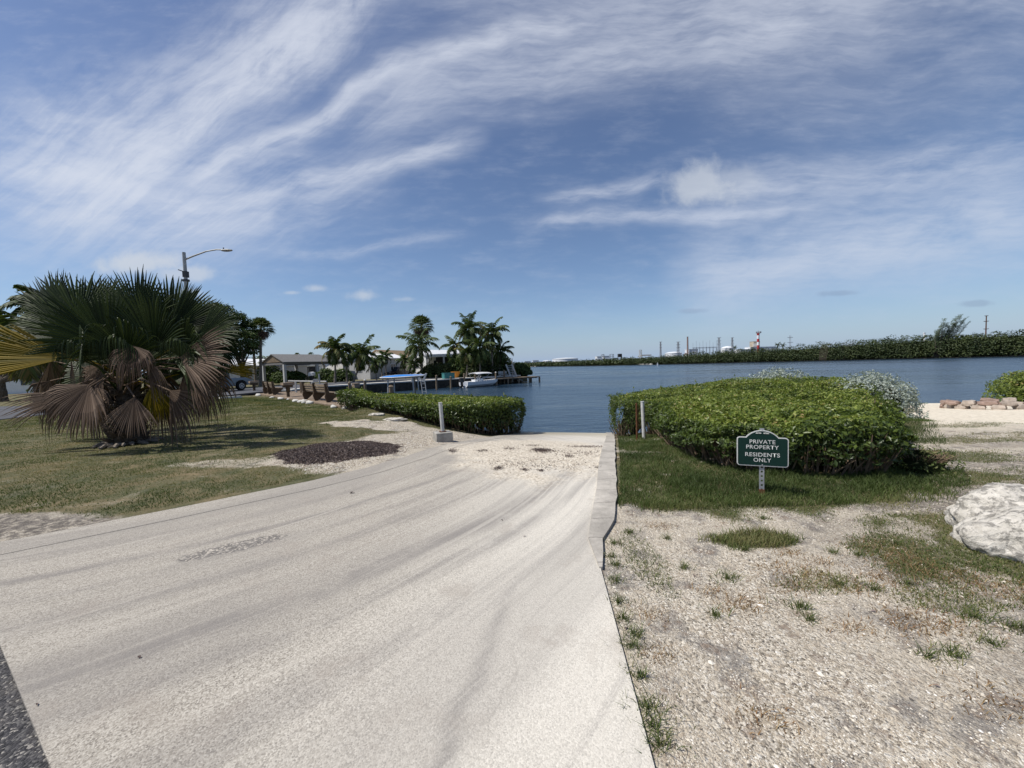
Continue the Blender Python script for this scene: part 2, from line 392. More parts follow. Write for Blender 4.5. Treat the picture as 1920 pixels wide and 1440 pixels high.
# ------------------------------------------------------------------ terrain
def sdist(px, py, poly):
    """signed distance to closed polygon, + inside"""
    px = np.asarray(px, float); py = np.asarray(py, float)
    d = np.full(px.shape, 1e18); ins = np.zeros(px.shape, bool); n = len(poly)
    for i in range(n):
        ax, ay = poly[i]; bx, by = poly[(i+1) % n]
        ex, ey = bx-ax, by-ay; t = np.clip(((px-ax)*ex+(py-ay)*ey)/(ex*ex+ey*ey+1e-12), 0, 1)
        d = np.minimum(d, (px-ax-t*ex)**2+(py-ay-t*ey)**2)
        c = ((ay > py) != (by > py)) & (px < (bx-ax)*(py-ay)/((by-ay) if by != ay else 1e-12)+ax)
        ins ^= c
    return np.where(ins, 1, -1)*np.sqrt(d)
def sstep(x, a, b):
    t = np.clip((x-a)/(b-a), 0, 1); return t*t*(3-2*t)
NEAR = [(-900, -300), (-900, 33.5), (-19.5, 33.5), (-13.5, 27.2), (-8.2, 21.5), (-5, 18.4), (0.2, 14.6), (2, 13.9), (3.7, 13.9), (6, 15.6), (10, 17.0), (16, 19.6), (21, 19.9), (25, 18.7), (34, 15), (60, 5), (300, -120), (300, -300)]
PEN = [(-900, 33.4), (-19.3, 33.4), (-19.0, 39.2), (-6.4, 51.2), (1.2, 57.2), (1.8, 60), (3.2, 64), (2, 72), (-12, 92), (-120, 200), (-900, 500)]
RAMP_R = [(0.44, .9), (.50, 1.39), (.62, 2.75), (.66, 3.25), (.68, 3.4), (1.36, 5.7), (1.9, 7.7), (2.68, 10.6), (3.45, 13.6), (3.7, 14.6)]
RAMP_L = [(0.2, 13.95+.7), (0.02, 13.9), (-.94, 10.57), (-1.93, 6.73), (-2.35, 5.85), (-2.9, 5.2), (-3.97, 4.25), (-4.83, 3.55), (-6.3, 2.65), (-8.2, 1.9)]
RAMP = RAMP_R+RAMP_L+[(-5.2, .35), (-3.05-.9, 2.18+.56)]
RAMP = RAMP_R+RAMP_L+[(-4.6, 3.15), (-3.05, 2.18), (-1.89, 1.46), (-.6, .66)]
def ramp_h(x, y):
    t = (x*.25+y*.968)
    h = 1.1-.137*np.maximum(0, t-6.6)
    s = np.clip((t-5.2)/2.8, 0, 1)
    sm = 1.1-.137*2.8*.5*s*s*1.0
    return np.where(t < 8.0, np.where(t < 5.2, 1.1, sm), h)
_VT = {}
def vnoise(x, y, s, seed=0):
    """cheap smooth value noise in numpy"""
    T = _VT.get(seed)
    if T is None: T = _VT[seed] = np.random.RandomState(seed).rand(256, 256)
    x = np.asarray(x)/s+1000.3; y = np.asarray(y)/s+1000.7
    xi = np.floor(x).astype(int); yi = np.floor(y).astype(int); fx = x-xi; fy = y-yi
    fx = fx*fx*(3-2*fx); fy = fy*fy*(3-2*fy)
    g = lambda a, b: T[a % 256, b % 256]
    return (g(xi, yi)*(1-fx)+g(xi+1, yi)*fx)*(1-fy)+(g(xi, yi+1)*(1-fx)+g(xi+1, yi+1)*fx)*fy
def height(x, y):
    x = np.asarray(x, float); y = np.asarray(y, float)
    dn = sdist(x, y, NEAR); dp = sdist(x, y, PEN)
    steep = np.interp(x, [-6, 3, 8, 14], [.45, .45, .16, .075])
    b = np.where(dn > 0, np.minimum(1.1, .02+steep*dn), np.maximum(-1.6, .6*dn))
    b = np.where((x < -4) & (dn > 0), np.minimum(1.1, .35+.3*dn), b)
    b = np.where((x < -12), np.where(dn > 0, np.minimum(1.1, .6+.2*dn), -1.6), b)
    # lawn sinks towards the deck
    b = b - .18*np.exp(-((dn-3.2)/1.6)**2)*(x < -6)*(x > -22)
    b = np.where(dp > .3, 1.0, b)
    dr = np.maximum(0, -sdist(x, y, RAMP))
    wgt = np.exp(-(dr/2.2)**2)*(y < 16)
    rh = ramp_h(x, y)-.018
    rh = np.where(y > 13.9, np.minimum(rh, b), rh)
    z = np.where(dn > -1.5, b*(1-wgt)+rh*wgt, b)
    return z+np.where((z > .1) & (np.abs(x) < 60), (fb(x, y, 1.1, 5)-.5)*.05+(fb(x, y, .33, 6)-.5)*.02, 0)*np.clip(dr/.4, 0, 1)
def GG(px, py):
    z = .9
    for i in range(12): x, y = G(px, py, z); z = .5*z+.5*float(height(np.array([x]), np.array([y]))[0])
    return x, y, z
def axis(lo, f0, f1, hi, step, grow=1.12):
    a = list(np.arange(f0, f1, step)); s = step; v = a[-1]
    while v < hi: s *= grow; v += s; a.append(v)
    s = step; v = a[0]; pre = []
    while v > lo: s *= grow; v -= s; pre.append(v)
    return np.array(pre[::-1]+a)
fb = lambda x, y, s, seed=0: .55*vnoise(x, y, s, seed)+.3*vnoise(x, y, s/2.1, seed+1)+.15*vnoise(x, y, s/4.3, seed+2)
gx = axis(-1500, -13, 15, 1500, .10); gy = axis(-300, .2, 20, 1500, .10)
GX, GY = np.meshgrid(gx, gy); hx, hy = GX.ravel(), GY.ravel()
def fb(x, y, s, seed=0): return .55*vnoise(x, y, s, seed)+.3*vnoise(x, y, s/2.1, seed+1)+.15*vnoise(x, y, s/4.3, seed+2)
hz_ = height(hx, hy)
inr = sdist(hx, hy, RAMP)
hz_ = np.where(inr > .13, hz_-.10, hz_)
ASPH = [(-8.2, 5.0), (-2.97, 2.27), (-1.81, 1.55), (-.52, .75), (.6, 0), (-3, -2.5), (-14, 1)]
hz_ = np.where(sdist(hx, hy, ASPH) > .02, np.minimum(hz_, 1.04), hz_)
# regions
def left_side(x, y): return x < np.interp(y, [0, 1.9, 2.65, 3.55, 4.25, 5.2, 5.85, 6.73, 10.57, 13.9], [-12, -8.2, -6.3, -4.83, -3.97, -2.9, -2.35, -1.93, -.94, 0])
def lawn(x, y):
    """0..1 grass cover of the ground"""
    n = fb(x, y, 1.3, 11); n2 = fb(x, y, .45, 21)
    L = left_side(x, y)
    g = np.ones_like(x)*1.0
    # shell gravel beside the ramp
    e = ((x+1.55)/1.9)**2+((y-9.3)/2.3)**2
    g = np.minimum(g, sstep(e+(n-.5)*1.6, .8, 1.5))
    e = ((x+2.35)/1.6)**2+((y-7.4)/1.5)**2
    g = np.minimum(g, sstep(e+(n-.5)*1.4, .7, 1.4))
    e = ((x+4.9)/1.1)**2+((y-6.6)/.35)**2
    g = np.minimum(g, sstep(e+(n2-.5)*1.6, .6, 1.6)*.45+.55)
    e = ((x+3.5)/1.8)**2+((y-11.2)/.8)**2
    g = np.minimum(g, sstep(e+(n2-.5)*2.2, .4, 1.4))
    e = ((x+3.2)/1.3)**2+((y-7.3)/1.1)**2
    g = np.minimum(g, sstep(e+(n2-.5)*.6, .9, 1.25))
    e = ((x+5.6)/1.5)**2+((y-3.95)/.42)**2
    g = np.minimum(g, sstep(e+(n2-.5)*1.2, .6, 1.5))
    gl = g*np.where(n2 < .30, .78, 1)
    # right: bare gravel, green belt under the hedge
    yb = np.interp(x, [1.5, 2.5, 3.4, 4.6, 5.4, 7, 11, 14], [3.9, 3.95, 3.85, 3.75, 4.6, 6.2, 9.5, 12.6])
    gr = sstep(y-yb+(n-.5)*1.3+(n2-.5)*.7, -.15, .45)*(1-sstep(x-(y*1.02+.25)+(n-.5)*2.2, -.6, .9))
    for cx, cy, rx, ry, k in ((2.02, 3.22, .42, .16, 1.0), (3.9, 3.35, .7, .35, .75), (3.5, 2.72, .9, .28, .8), (3.15, 3.0, .5, .25, .7), (2.1, 2.55, .35, .16, .5), (4.6, 2.3, .6, .3, .7), (2.75, 2.35, .4, .15, .45), (1.0, 3.0, .16, .5, .45), (5.2, 4.6, .9, .4, .8), (6.5, 5.6, 1.1, .4, .7), (7.7, 6.6, 1.1, .3, .65), (9.5, 8, 1.2, .3, .6), (6.9, 4.6, 1.5, .35, .55), (9.3, 6.8, 1.6, .35, .55), (11.2, 9.4, 1.5, .3, .5)):
        ee = ((x-cx)/rx)**2+((y-cy)/ry)**2
        gr = np.maximum(gr, k*(1-sstep(ee+(n2-.5)*1.6, .5, 1.4)))
    gr = gr*np.where(n2 < .3, .4, 1)
    return np.where(L, gl, gr)
ga = np.clip(lawn(hx, hy), 0, 1)
dN = sdist(hx, hy, NEAR)
sand = sstep(hx-7.4-(fb(hx, hy, 1.5, 31)-.5)*3, -.6, 1.0)*sstep(hy-np.interp(hx, [5, 9, 13, 20, 40], [11, 7.6, 8.2, 9.5, 10]), -.8, .8)*(hy < 40)
dirt = np.zeros_like(hx)
for cx, cy, rx, ry, k in ((-5.6, 3.95, 1.6, .45, 1), (5.1, 3.9, 1.6, .55, .9), (2.9, 2.7, .5, .25, .6), (3.3, 3.3, .8, .3, .45), (6.6, 5.0, 1.8, .45, .7), (3.1, 1.75, .9, .3, .4), (3.6, 2.3, .9, .25, .5), (8.4, 6.2, 1.5, .3, .5)):
    dirt = np.maximum(dirt, k*(1-sstep(((hx-cx)/rx)**2+((hy-cy)/ry)**2+(fb(hx, hy, .6, 41)-.5)*1.5, .4, 1.5)))
ny, nx = GX.shape
idx = np.arange(nx*ny).reshape(ny, nx)
Fg = np.stack([idx[:-1, :-1], idx[:-1, 1:], idx[1:, 1:], idx[1:, :-1]], -1).reshape(-1, 4)
m = bpy.data.materials.new('ground'); m.use_nodes = True; t = NT(m.node_tree); b = t.n['Principled BSDF']
P_ = t.node('ShaderNodeNewGeometry').outputs['Position']
wob = t.noise(P_, 3.5, 5, .65); wob2 = t.noise(P_, 16, 4, .6); wob3 = t.noise(P_, 1.1, 3, .5)
cell = t.node('ShaderNodeTexVoronoi'); t.put(cell.inputs['Vector'], t.jit(P_, t.noise(P_, 60, 2, .5, color=True), .012)); cell.inputs['Scale'].default_value = 105
cellb = t.node('ShaderNodeTexVoronoi'); t.put(cellb.inputs['Vector'], P_); cellb.inputs['Scale'].default_value = 44
cv = t.sep(cell.outputs['Color'])[0]; cvb = t.sep(cellb.outputs['Color'])[0]
grav = t.ramp(cv, [(0, (.10, .085, .07)), (.12, (.27, .23, .175)), (.5, (.51, .45, .36)), (.85, (.67, .605, .50)), (1, (.76, .72, .64))])
gravb = t.ramp(cvb, [(0, (.15, .13, .105)), (.12, (.37, .31, .235)), (.7, (.54, .47, .37)), (1, (.74, .69, .60))])
grav = t.mix(t.sstep(wob2, .46, .62), grav, gravb)
grav = t.mix(t.math('MULTIPLY', t.sstep(wob3, .38, .62), .55), grav, (.50, .44, .35))
grav = t.mix(t.math('MULTIPLY', t.sstep(wob, .50, .66), .75), grav, (.20, .185, .17))
grav = t.mix(t.math('MULTIPLY', t.sstep(t.noise(P_, 7, 5, .7), .55, .7), .45), grav, (.24, .15, .09))
sandc = t.ramp(t.noise(P_, 9, 6, .75), [(.3, (.50, .44, .34)), (.5, (.72, .64, .51)), (.7, (.85, .78, .66))])
dirtc = t.ramp(t.noise(P_, 12, 6, .7), [(.3, (.09, .08, .07)), (.7, (.24, .21, .18))])
grc = t.ramp(t.noise(P_, 2.3, 6, .7), [(.25, (.035, .05, .014)), (.42, (.07, .078, .024)), (.56, (.13, .11, .045)), (.75, (.24, .175, .09))])
grc = t.mix(.5, grc, t.mix(1., grc, t.ramp(t.noise(P_, 45, 4, .7), [(.3, .35), (.7, 1.5)]), 'MULTIPLY'))
c = t.mix(t.attr('sand'), grav, sandc)
c = t.mix(t.math('MULTIPLY', t.attr('dirt'), t.sstep(wob2, .25, .6)), c, dirtc)
gm = t.math('ADD', t.attr('grass'), t.math('MULTIPLY', t.math('SUBTRACT', t.noise(P_, 9, 6, .8), .5), .95))
gm = t.math('ADD', gm, t.math('MULTIPLY', t.math('SUBTRACT', t.noise(P_, 45, 4, .7), .5), .7))
c = t.mix(t.math('MULTIPLY', t.sstep(gm, .35, .85), .88), c, grc)
zz = t.sep(P_)[2]
c = t.mix(t.math('SUBTRACT', 1, t.sstep(zz, -.3, .06)), c, (.10, .11, .07))
t.put(b.inputs['Base Color'], c); b.inputs['Roughness'].default_value = .95; b.inputs['Specular IOR Level'].default_value = .15
h = t.math('ADD', t.math('MULTIPLY', cell.outputs['Distance'], -.5), t.math('MULTIPLY', t.noise(P_, 30, 5, .7), 1.6))
h = t.math('ADD', h, t.math('MULTIPLY', cellb.outputs['Distance'], -.6))
t.put(b.inputs['Normal'], t.bump(h, .8, .02))
g_ = npmesh('ground', np.stack([hx, hy, hz_], 1), Fg, m, smooth=True, attrs={'grass': ga, 'sand': np.clip(sand, 0, 1), 'dirt': dirt})
tag(g_, None, None, kind='structure')

# water
m = bpy.data.materials.new('bay_water'); m.use_nodes = True; t = NT(m.node_tree); b = t.n['Principled BSDF']
P_ = t.node('ShaderNodeNewGeometry').outputs['Position']
dist = t.vmath('LENGTH', t.vmath('MULTIPLY', P_, (1, 1, 0)))
Pr = t.node('ShaderNodeMapping'); t.put(Pr.inputs[0], P_); Pr.inputs['Rotation'].default_value = (0, 0, R(18)); Pr.inputs['Scale'].default_value = (.35, 1, 1)
Pv = Pr.outputs[0]
patch = t.noise(t.vmath('MULTIPLY', P_, (.35, 1, 1)), .045, 4, .6)
n1 = t.noise(Pv, 1.6, 4, .55, .4); n2 = t.noise(Pv, 5.5, 3, .6); n3 = t.noise(Pv, .35, 3, .5)
wave = t.math('ADD', t.math('ADD', t.math('MULTIPLY', n1, 1.), t.math('MULTIPLY', n2, .22)), t.math('MULTIPLY', n3, 1.6))
calm = t.sstep(t.sep(P_)[1], 13, 60)
bm = t.node('ShaderNodeBump'); t.put(bm.inputs['Height'], wave); bm.inputs['Distance'].default_value = .22
t.put(bm.inputs['Strength'], t.math('MULTIPLY_ADD', t.sstep(patch, .35, .65), .55, t.math('MULTIPLY_ADD', calm, .4, .16)))
t.put(b.inputs['Base Color'], t.mix(t.sstep(patch, .35, .65), (.010, .026, .048), (.030, .055, .085)))
t.put(b.inputs['Roughness'], t.math('MULTIPLY_ADD', t.sstep(patch, .38, .62), .16, .10)); b.inputs['IOR'].default_value = 1.33
t.l.new(bm.outputs[0], b.inputs['Normal'])
wm = MB(); wm.add([(-900, 13, 0), (3000, -400, 0), (3000, 3500, 0), (-900, 3500, 0)], [(0, 1, 2, 3)])
wm.v[0] = (-60, 10, 0)
tag(wm.build('water', m), None, None, kind='structure')

# concrete ramp slab
def tri_fill(poly, zf, name, m, step=.35, thick=.25, attrs=None):
    import bmesh
    bm = bmesh.new()
    x0, x1 = min(p[0] for p in poly), max(p[0] for p in poly); y0, y1 = min(p[1] for p in poly), max(p[1] for p in poly)
    vs = [bm.verts.new((x, y, 0)) for x, y in poly]; bm.faces.new(vs)
    x = x0+step
    for k in range(int((x1-x0)/step)+1):
        bmesh.ops.bisect_plane(bm, geom=bm.verts[:]+bm.edges[:]+bm.faces[:], plane_co=(x0+k*step, 0, 0), plane_no=(1, 0, 0))
    for k in range(int((y1-y0)/step)+1):
        bmesh.ops.bisect_plane(bm, geom=bm.verts[:]+bm.edges[:]+bm.faces[:], plane_co=(0, y0+k*step, 0), plane_no=(0, 1, 0))
    bmesh.ops.recalc_face_normals(bm, faces=bm.faces)
    if bm.faces[:] and bm.faces[:][0].normal.z < 0: bmesh.ops.reverse_faces(bm, faces=bm.faces)
    ed = [e for e in bm.edges if e.is_boundary]
    r = bmesh.ops.extrude_edge_only(bm, edges=ed)
    low = set(v for v in r['geom'] if isinstance(v, bmesh.types.BMVert))
    for v in bm.verts: v.co.z = float(zf(v.co.x, v.co.y))-(thick if v in low else 0)
    bmesh.ops.recalc_face_normals(bm, faces=bm.faces)
    me = bpy.data.meshes.new(name); bm.to_mesh(me); bm.free(); me.materials.append(m)
    o = bpy.data.objects.new(name, me); C.objects.link(o); return o
m = bpy.data.materials.new('ramp_concrete'); m.use_nodes = True; t = NT(m.node_tree); b = t.n['Principled BSDF']
P_ = t.node('ShaderNodeNewGeometry').outputs['Position']; px_, py_, pz_ = t.sep(P_)
dx = t.math('ADD', px_, 7.2); dy = t.math('SUBTRACT', py_, 8.2)
warp = t.math('MULTIPLY', t.math('SUBTRACT', t.noise(P_, .3, 2, .5), .5), .35)
rr = t.math('ADD', t.math('SQRT', t.math('ADD', t.math('MULTIPLY', dx, dx), t.math('MULTIPLY', dy, dy))), warp)
an = t.math('ARCTAN2', dx, t.math('MULTIPLY', dy, -1))
st1 = t.noise(t.comb(t.math('MULTIPLY', rr, 2.3), t.math('MULTIPLY', an, 1.5), 0), 1, 3, .5)
st2 = t.noise(t.comb(t.math('MULTIPLY', rr, 16), t.math('MULTIPLY', an, 2.4), 4), 1, 5, .65)
st4 = t.noise(P_, 1.3, 5, .65)
st3 = t.noise(t.comb(t.math('MULTIPLY', rr, 1.2), t.math('MULTIPLY', an, 1.6), 9), 1, 3, .5)
spk = t.node('ShaderNodeTexVoronoi'); t.put(spk.inputs['Vector'], P_); spk.inputs['Scale'].default_value = 150
sv = t.sep(spk.outputs['Color'])[0]
agg = t.ramp(sv, [(0, (.19, .168, .14)), (.25, (.345, .31, .255)), (.6, (.455, .415, .35)), (1, (.61, .565, .485))])
agg = t.mix(.35, agg, t.mix(1., agg, t.ramp(t.noise(P_, 70, 4, .7), [(.3, .5), (.7, 1.35)]), 'MULTIPLY'))
# traffic film is stronger towards the street, laitance towards the kerb
trf = t.math('SUBTRACT', 1, t.sstep(t.math('ADD', px_, t.math('MULTIPLY', py_, -.25)), -3.2, .1))
white = t.math('MULTIPLY', t.sstep(t.math('ADD', px_, t.math('MULTIPLY', py_, -.12)), -2.0, .2), .55)
c = t.mix(white, agg, (.72, .68, .60))
re_ = t.math('SUBTRACT', rr, t.math('MULTIPLY', t.math('SUBTRACT', an, .62), 1.0))
re_ = t.math('ADD', re_, t.math('MULTIPLY', t.math('SUBTRACT', t.noise(P_, .8, 4, .6), .5), .22))
tyre = None
for r_b, w_b, k_b in ((7.85, .13, .85), (8.22, .10, .5), (7.15, .10, .5), (6.3, .07, .75), (5.75, .12, .35), (6.72, .05, .35), (8.75, .16, .3)):
    g_b = t.math('DIVIDE', t.math('SUBTRACT', re_, r_b), w_b); g_b = t.math('MULTIPLY', t.math('EXPONENT', t.math('MULTIPLY', t.math('MULTIPLY', g_b, g_b), -1)), k_b)
    tyre = g_b if tyre is None else t.math('MAXIMUM', tyre, g_b)
g_b = t.math('DIVIDE', t.math('ADD', t.math('SUBTRACT', px_, t.math('MULTIPLY', py_, .23)), t.math('MULTIPLY_ADD', t.noise(P_, 2, 4, .6), .16, .57)), .055)
g_b = t.math('MULTIPLY', t.math('MULTIPLY', t.math('EXPONENT', t.math('MULTIPLY', t.math('MULTIPLY', g_b, g_b), -1)), .55), t.math('SUBTRACT', 1, t.sstep(py_, 1.9, 3.4)))
tyre = t.math('MAXIMUM', tyre, g_b)
tyre = t.math('MULTIPLY', tyre, t.math('MULTIPLY', t.math('SUBTRACT', 1, t.sstep(py_, 4.5, 8.5)), t.math('MULTIPLY', t.sstep(st2, .2, .6), t.sstep(st4, .22, .55))))
dk = t.math('MULTIPLY', t.sstep(st1, .48, .72), t.sstep(st4, .25, .62))
c = t.mix(t.math('MULTIPLY', dk, t.math('MULTIPLY_ADD', trf, .28, .14)), c, (.18, .165, .155))
c = t.mix(t.math('MULTIPLY', tyre, .88), c, (.13, .12, .12))
c = t.mix(t.math('MULTIPLY', t.sstep(st2, .5, .74), .32), c, (.22, .20, .185))
c = t.mix(t.math('MULTIPLY', t.sstep(st2, .5, .3), .35), c, (.62, .57, .49))
c = t.mix(t.math('MULTIPLY', t.sstep(st3, .45, .65), .35), c, (.26, .24, .215))
c = t.mix(t.math('MULTIPLY', trf, .34), c, (.24, .22, .195))
blot = t.noise(P_, 2.1, 5, .65)
c = t.mix(t.math('MULTIPLY', t.sstep(blot, .56, .72), .35), c, (.30, .26, .22))
# shell sand washed over the head of the ramp
sp = t.math('ADD', t.math('POWER', t.math('DIVIDE', t.math('SUBTRACT', px_, .35), 1.6), 2), t.math('POWER', t.math('DIVIDE', t.math('SUBTRACT', py_, 7.6), 2.6), 2))
sp = t.math('SUBTRACT', 1, t.sstep(t.math('ADD', sp, t.math('MULTIPLY', t.math('SUBTRACT', t.noise(P_, 1.6, 5, .7), .5), 2.2)), .5, 1.3))
shell = t.ramp(t.sep(t.voro(P_, 45, out='Color'))[0], [(0, (.25, .20, .15)), (.3, (.50, .43, .33)), (1, (.74, .68, .57))])
c = t.mix(t.math('MULTIPLY', sp, .85), c, shell)
# eroded patch
pg = G(465, 1020, 1.1); pa = t.math('SUBTRACT', px_, pg[0]); pb = t.math('SUBTRACT', py_, pg[1])
pa2 = t.math('ADD', t.math('MULTIPLY', pa, .85), t.math('MULTIPLY', pb, .53)); pb2 = t.math('SUBTRACT', t.math('MULTIPLY', pb, .85), t.math('MULTIPLY', pa, .53))
pe = t.math('ADD', t.math('POWER', t.math('DIVIDE', t.math('ADD', pa2, .1), .42), 2), t.math('POWER', t.math('DIVIDE', pb2, .12), 2))
pe = t.math('SUBTRACT', 1, t.sstep(t.math('ADD', pe, t.math('MULTIPLY', t.math('SUBTRACT', t.noise(P_, 12, 4, .6), .5), 1.6)), .6, 1.3))
pits = t.ramp(t.sep(t.voro(P_, 60, out='Color'))[0], [(0, (.07, .065, .06)), (.6, (.20, .185, .17)), (1, (.5, .45, .38))])
c = t.mix(t.math('MULTIPLY', pe, .8), c, pits)
# bare wet foot of the ramp
wet = t.sstep(t.math('ADD', t.math('MULTIPLY', pz_, -1), t.math('MULTIPLY', t.noise(P_, 3, 4, .6), .12)), -.40, -.06)
c = t.mix(t.math('MULTIPLY', wet, .55), c, (.27, .24, .16))
# hairline cracks
ck = t.voro(t.jit(P_, t.noise(P_, 3, 4, .6, color=True), .3), .5, 'DISTANCE_TO_EDGE')
c = t.mix(t.math('MULTIPLY', t.math('SUBTRACT', 1, t.sstep(ck, .0, .004)), t.math('MULTIPLY', t.sstep(t.noise(P_, .9, 3, .5), .50, .60), .16)), c, (.12, .10, .09))
t.put(b.inputs['Base Color'], c); b.inputs['Roughness'].default_value = .9; b.inputs['Specular IOR Level'].default_value = .2
hh = t.math('ADD', t.math('MULTIPLY', spk.outputs['Distance'], -.3), t.math('MULTIPLY', t.noise(P_, 90, 4, .7), .8))
hh = t.math('ADD', hh, t.math('MULTIPLY', t.math('MULTIPLY', pe, t.voro(P_, 40)), 2.0))
t.put(b.inputs['Normal'], t.bump(hh, .55, .006))
ramp_mat = m
o = tri_fill(RAMP, lambda x, y: ramp_h(x, y), 'boat_ramp', ramp_mat); tag(o, None, None, kind='structure')
# side strips cast later along the left edge and a raised kerb on the right
def ribbon(path, wl, wr, zf, up, name, m, thick=.2, step=.3, wear=0, rng=None):
    pts = []
    for i in range(len(path)-1):
        a = Vector(path[i]); b_ = Vector(path[i+1]); n = max(1, int((b_-a).length/step))
        for k in range(n): pts.append(a.lerp(b_, k/n))
    pts.append(Vector(path[-1])); mb = MB(); vs = []; fs = []
    for i, p in enumerate(pts):
        d = (pts[min(i+1, len(pts)-1)]-pts[max(i-1, 0)]).normalized(); nrm = Vector((d.y, -d.x))
        f_ = i/(len(pts)-1)
        L_ = wl(f_) if callable(wl) else wl; R_ = wr(f_) if callable(wr) else wr
        j = rng.uniform(-wear, wear) if rng else 0
        l = p-nrm*L_; r = p+nrm*(R_+j); U_ = up(f_) if callable(up) else up
        for q, dz in ((l, -thick), (l, 0), (r, 0), (r, -thick)):
            vs.append((q.x, q.y, float(zf(q.x, q.y))+U_+dz))
    for i in range(len(pts)-1):
        for k in range(4):
            k2 = (k+1) % 4; fs.append((i*4+k, (i+1)*4+k, (i+1)*4+k2, i*4+k2))
    fs += [(3, 2, 1, 0), tuple((len(pts)-1)*4+k for k in range(4))]
    mb.add(vs, fs); o = mb.build(name, m); return o
rk = random.Random(3); kerb_m = mat('kerb_concrete', (.52, .48, .42), .9, .42, 1.6, .2, bump=.7, bscale=30, bdist=.01)
t = NT(kerb_m.node_tree); b = t.n['Principled BSDF']; lk = b.inputs['Base Color'].links[0].from_socket; P_ = t.node('ShaderNodeNewGeometry').outputs['Position']; k_x, k_y, k_z = t.sep(t.jit(P_, t.noise(P_, 5, 3, .6, color=True), .09))
fr = t.math('FRACT', t.math('MULTIPLY', k_y, 2.4)); t.put(b.inputs['Base Color'], t.mix(t.math('MULTIPLY', t.math('LESS_THAN', fr, .04), .5), lk, (.12, .11, .10)))
kerb = ribbon([(.625, 2.82), (.665, 3.3), (.80, 3.72), (1.05, 4.6), (1.30, 5.6), (1.9, 7.85), (2.55, 10.3), (3.3, 13.2), (3.5, 14.2)], lambda f: .01+.05*min(1, f*14), lambda f: .02+.16*min(1, f*12), ramp_h, lambda f: .012+.012*min(1, f*4), 'kerb', kerb_m, .3, .2, .012, rk)
tag(kerb, None, None, kind='structure')
strip = ribbon([(-8.0, 2.0), (-6.2, 2.78), (-4.77, 3.66), (-3.9, 4.36), (-2.83, 5.30), (-2.26, 5.95), (-1.83, 6.75), (-.86, 10.57), (.05, 13.7)][::-1], lambda f: .36, .07, ramp_h, .004, 'apron', ramp_mat, .2, .3, .004, rk)
tag(strip, None, None, kind='structure')

# asphalt
asph = mat('asphalt', (.075, .073, .075), .95, .3, 3, .2, bump=.6, bscale=120, bdist=.006)
t = NT(asph.node_tree); b = t.n['Principled BSDF']; P_ = t.node('ShaderNodeNewGeometry').outputs['Position']
vv_ = t.node('ShaderNodeTexVoronoi'); t.put(vv_.inputs['Vector'], P_); vv_.inputs['Scale'].default_value = 95
ac = t.ramp(t.sep(vv_.outputs['Color'])[0], [(0, (.03, .03, .032)), (.6, (.075, .072, .075)), (.88, (.13, .125, .12)), (.97, (.30, .28, .25))])
ac = t.mix(t.math('MULTIPLY', t.sstep(t.noise(P_, 3, 5, .7), .5, .7), .4), ac, (.16, .145, .125))
t.put(b.inputs['Base Color'], ac); t.put(b.inputs['Normal'], t.bump(t.math('ADD', t.math('MULTIPLY', vv_.outputs['Distance'], -1), t.noise(P_, 60, 4, .7)), .9, .008))
asph2 = mat('street_asphalt', (.105, .108, .12), .95, .15, .6, .2, bump=.3, bscale=60, bdist=.006)
o = tri_fill([(-8.2, 5.0), (-2.97, 2.27), (-1.81, 1.55), (-.52, .75), (.6, 0), (-3, -2.5), (-14, 1)][::-1], lambda x, y: 1.085, 'access_road', asph, 1.0, .1); tag(o, None, None, kind='structure')
def flat_ribbon(path, wd, z, name, m):
    return ribbon(path, wd/2, wd/2, lambda x, y: z, 0, name, m, .12, 2.0)
tag(flat_ribbon([(-23.6, -20), (-23.6, 10), (-23.4, 26), (-23.3, 36), (-21.5, 44), (-17, 50), (-9, 58), (-4, 66), (-4, 75)], 6.6, 1.125, 'road', asph2), None, None, kind='structure')
tag(flat_ribbon([(-27, 20), (-60, 23), (-200, 30)], 4.5, 1.121, 'side_road', asph2), None, None, kind='structure')
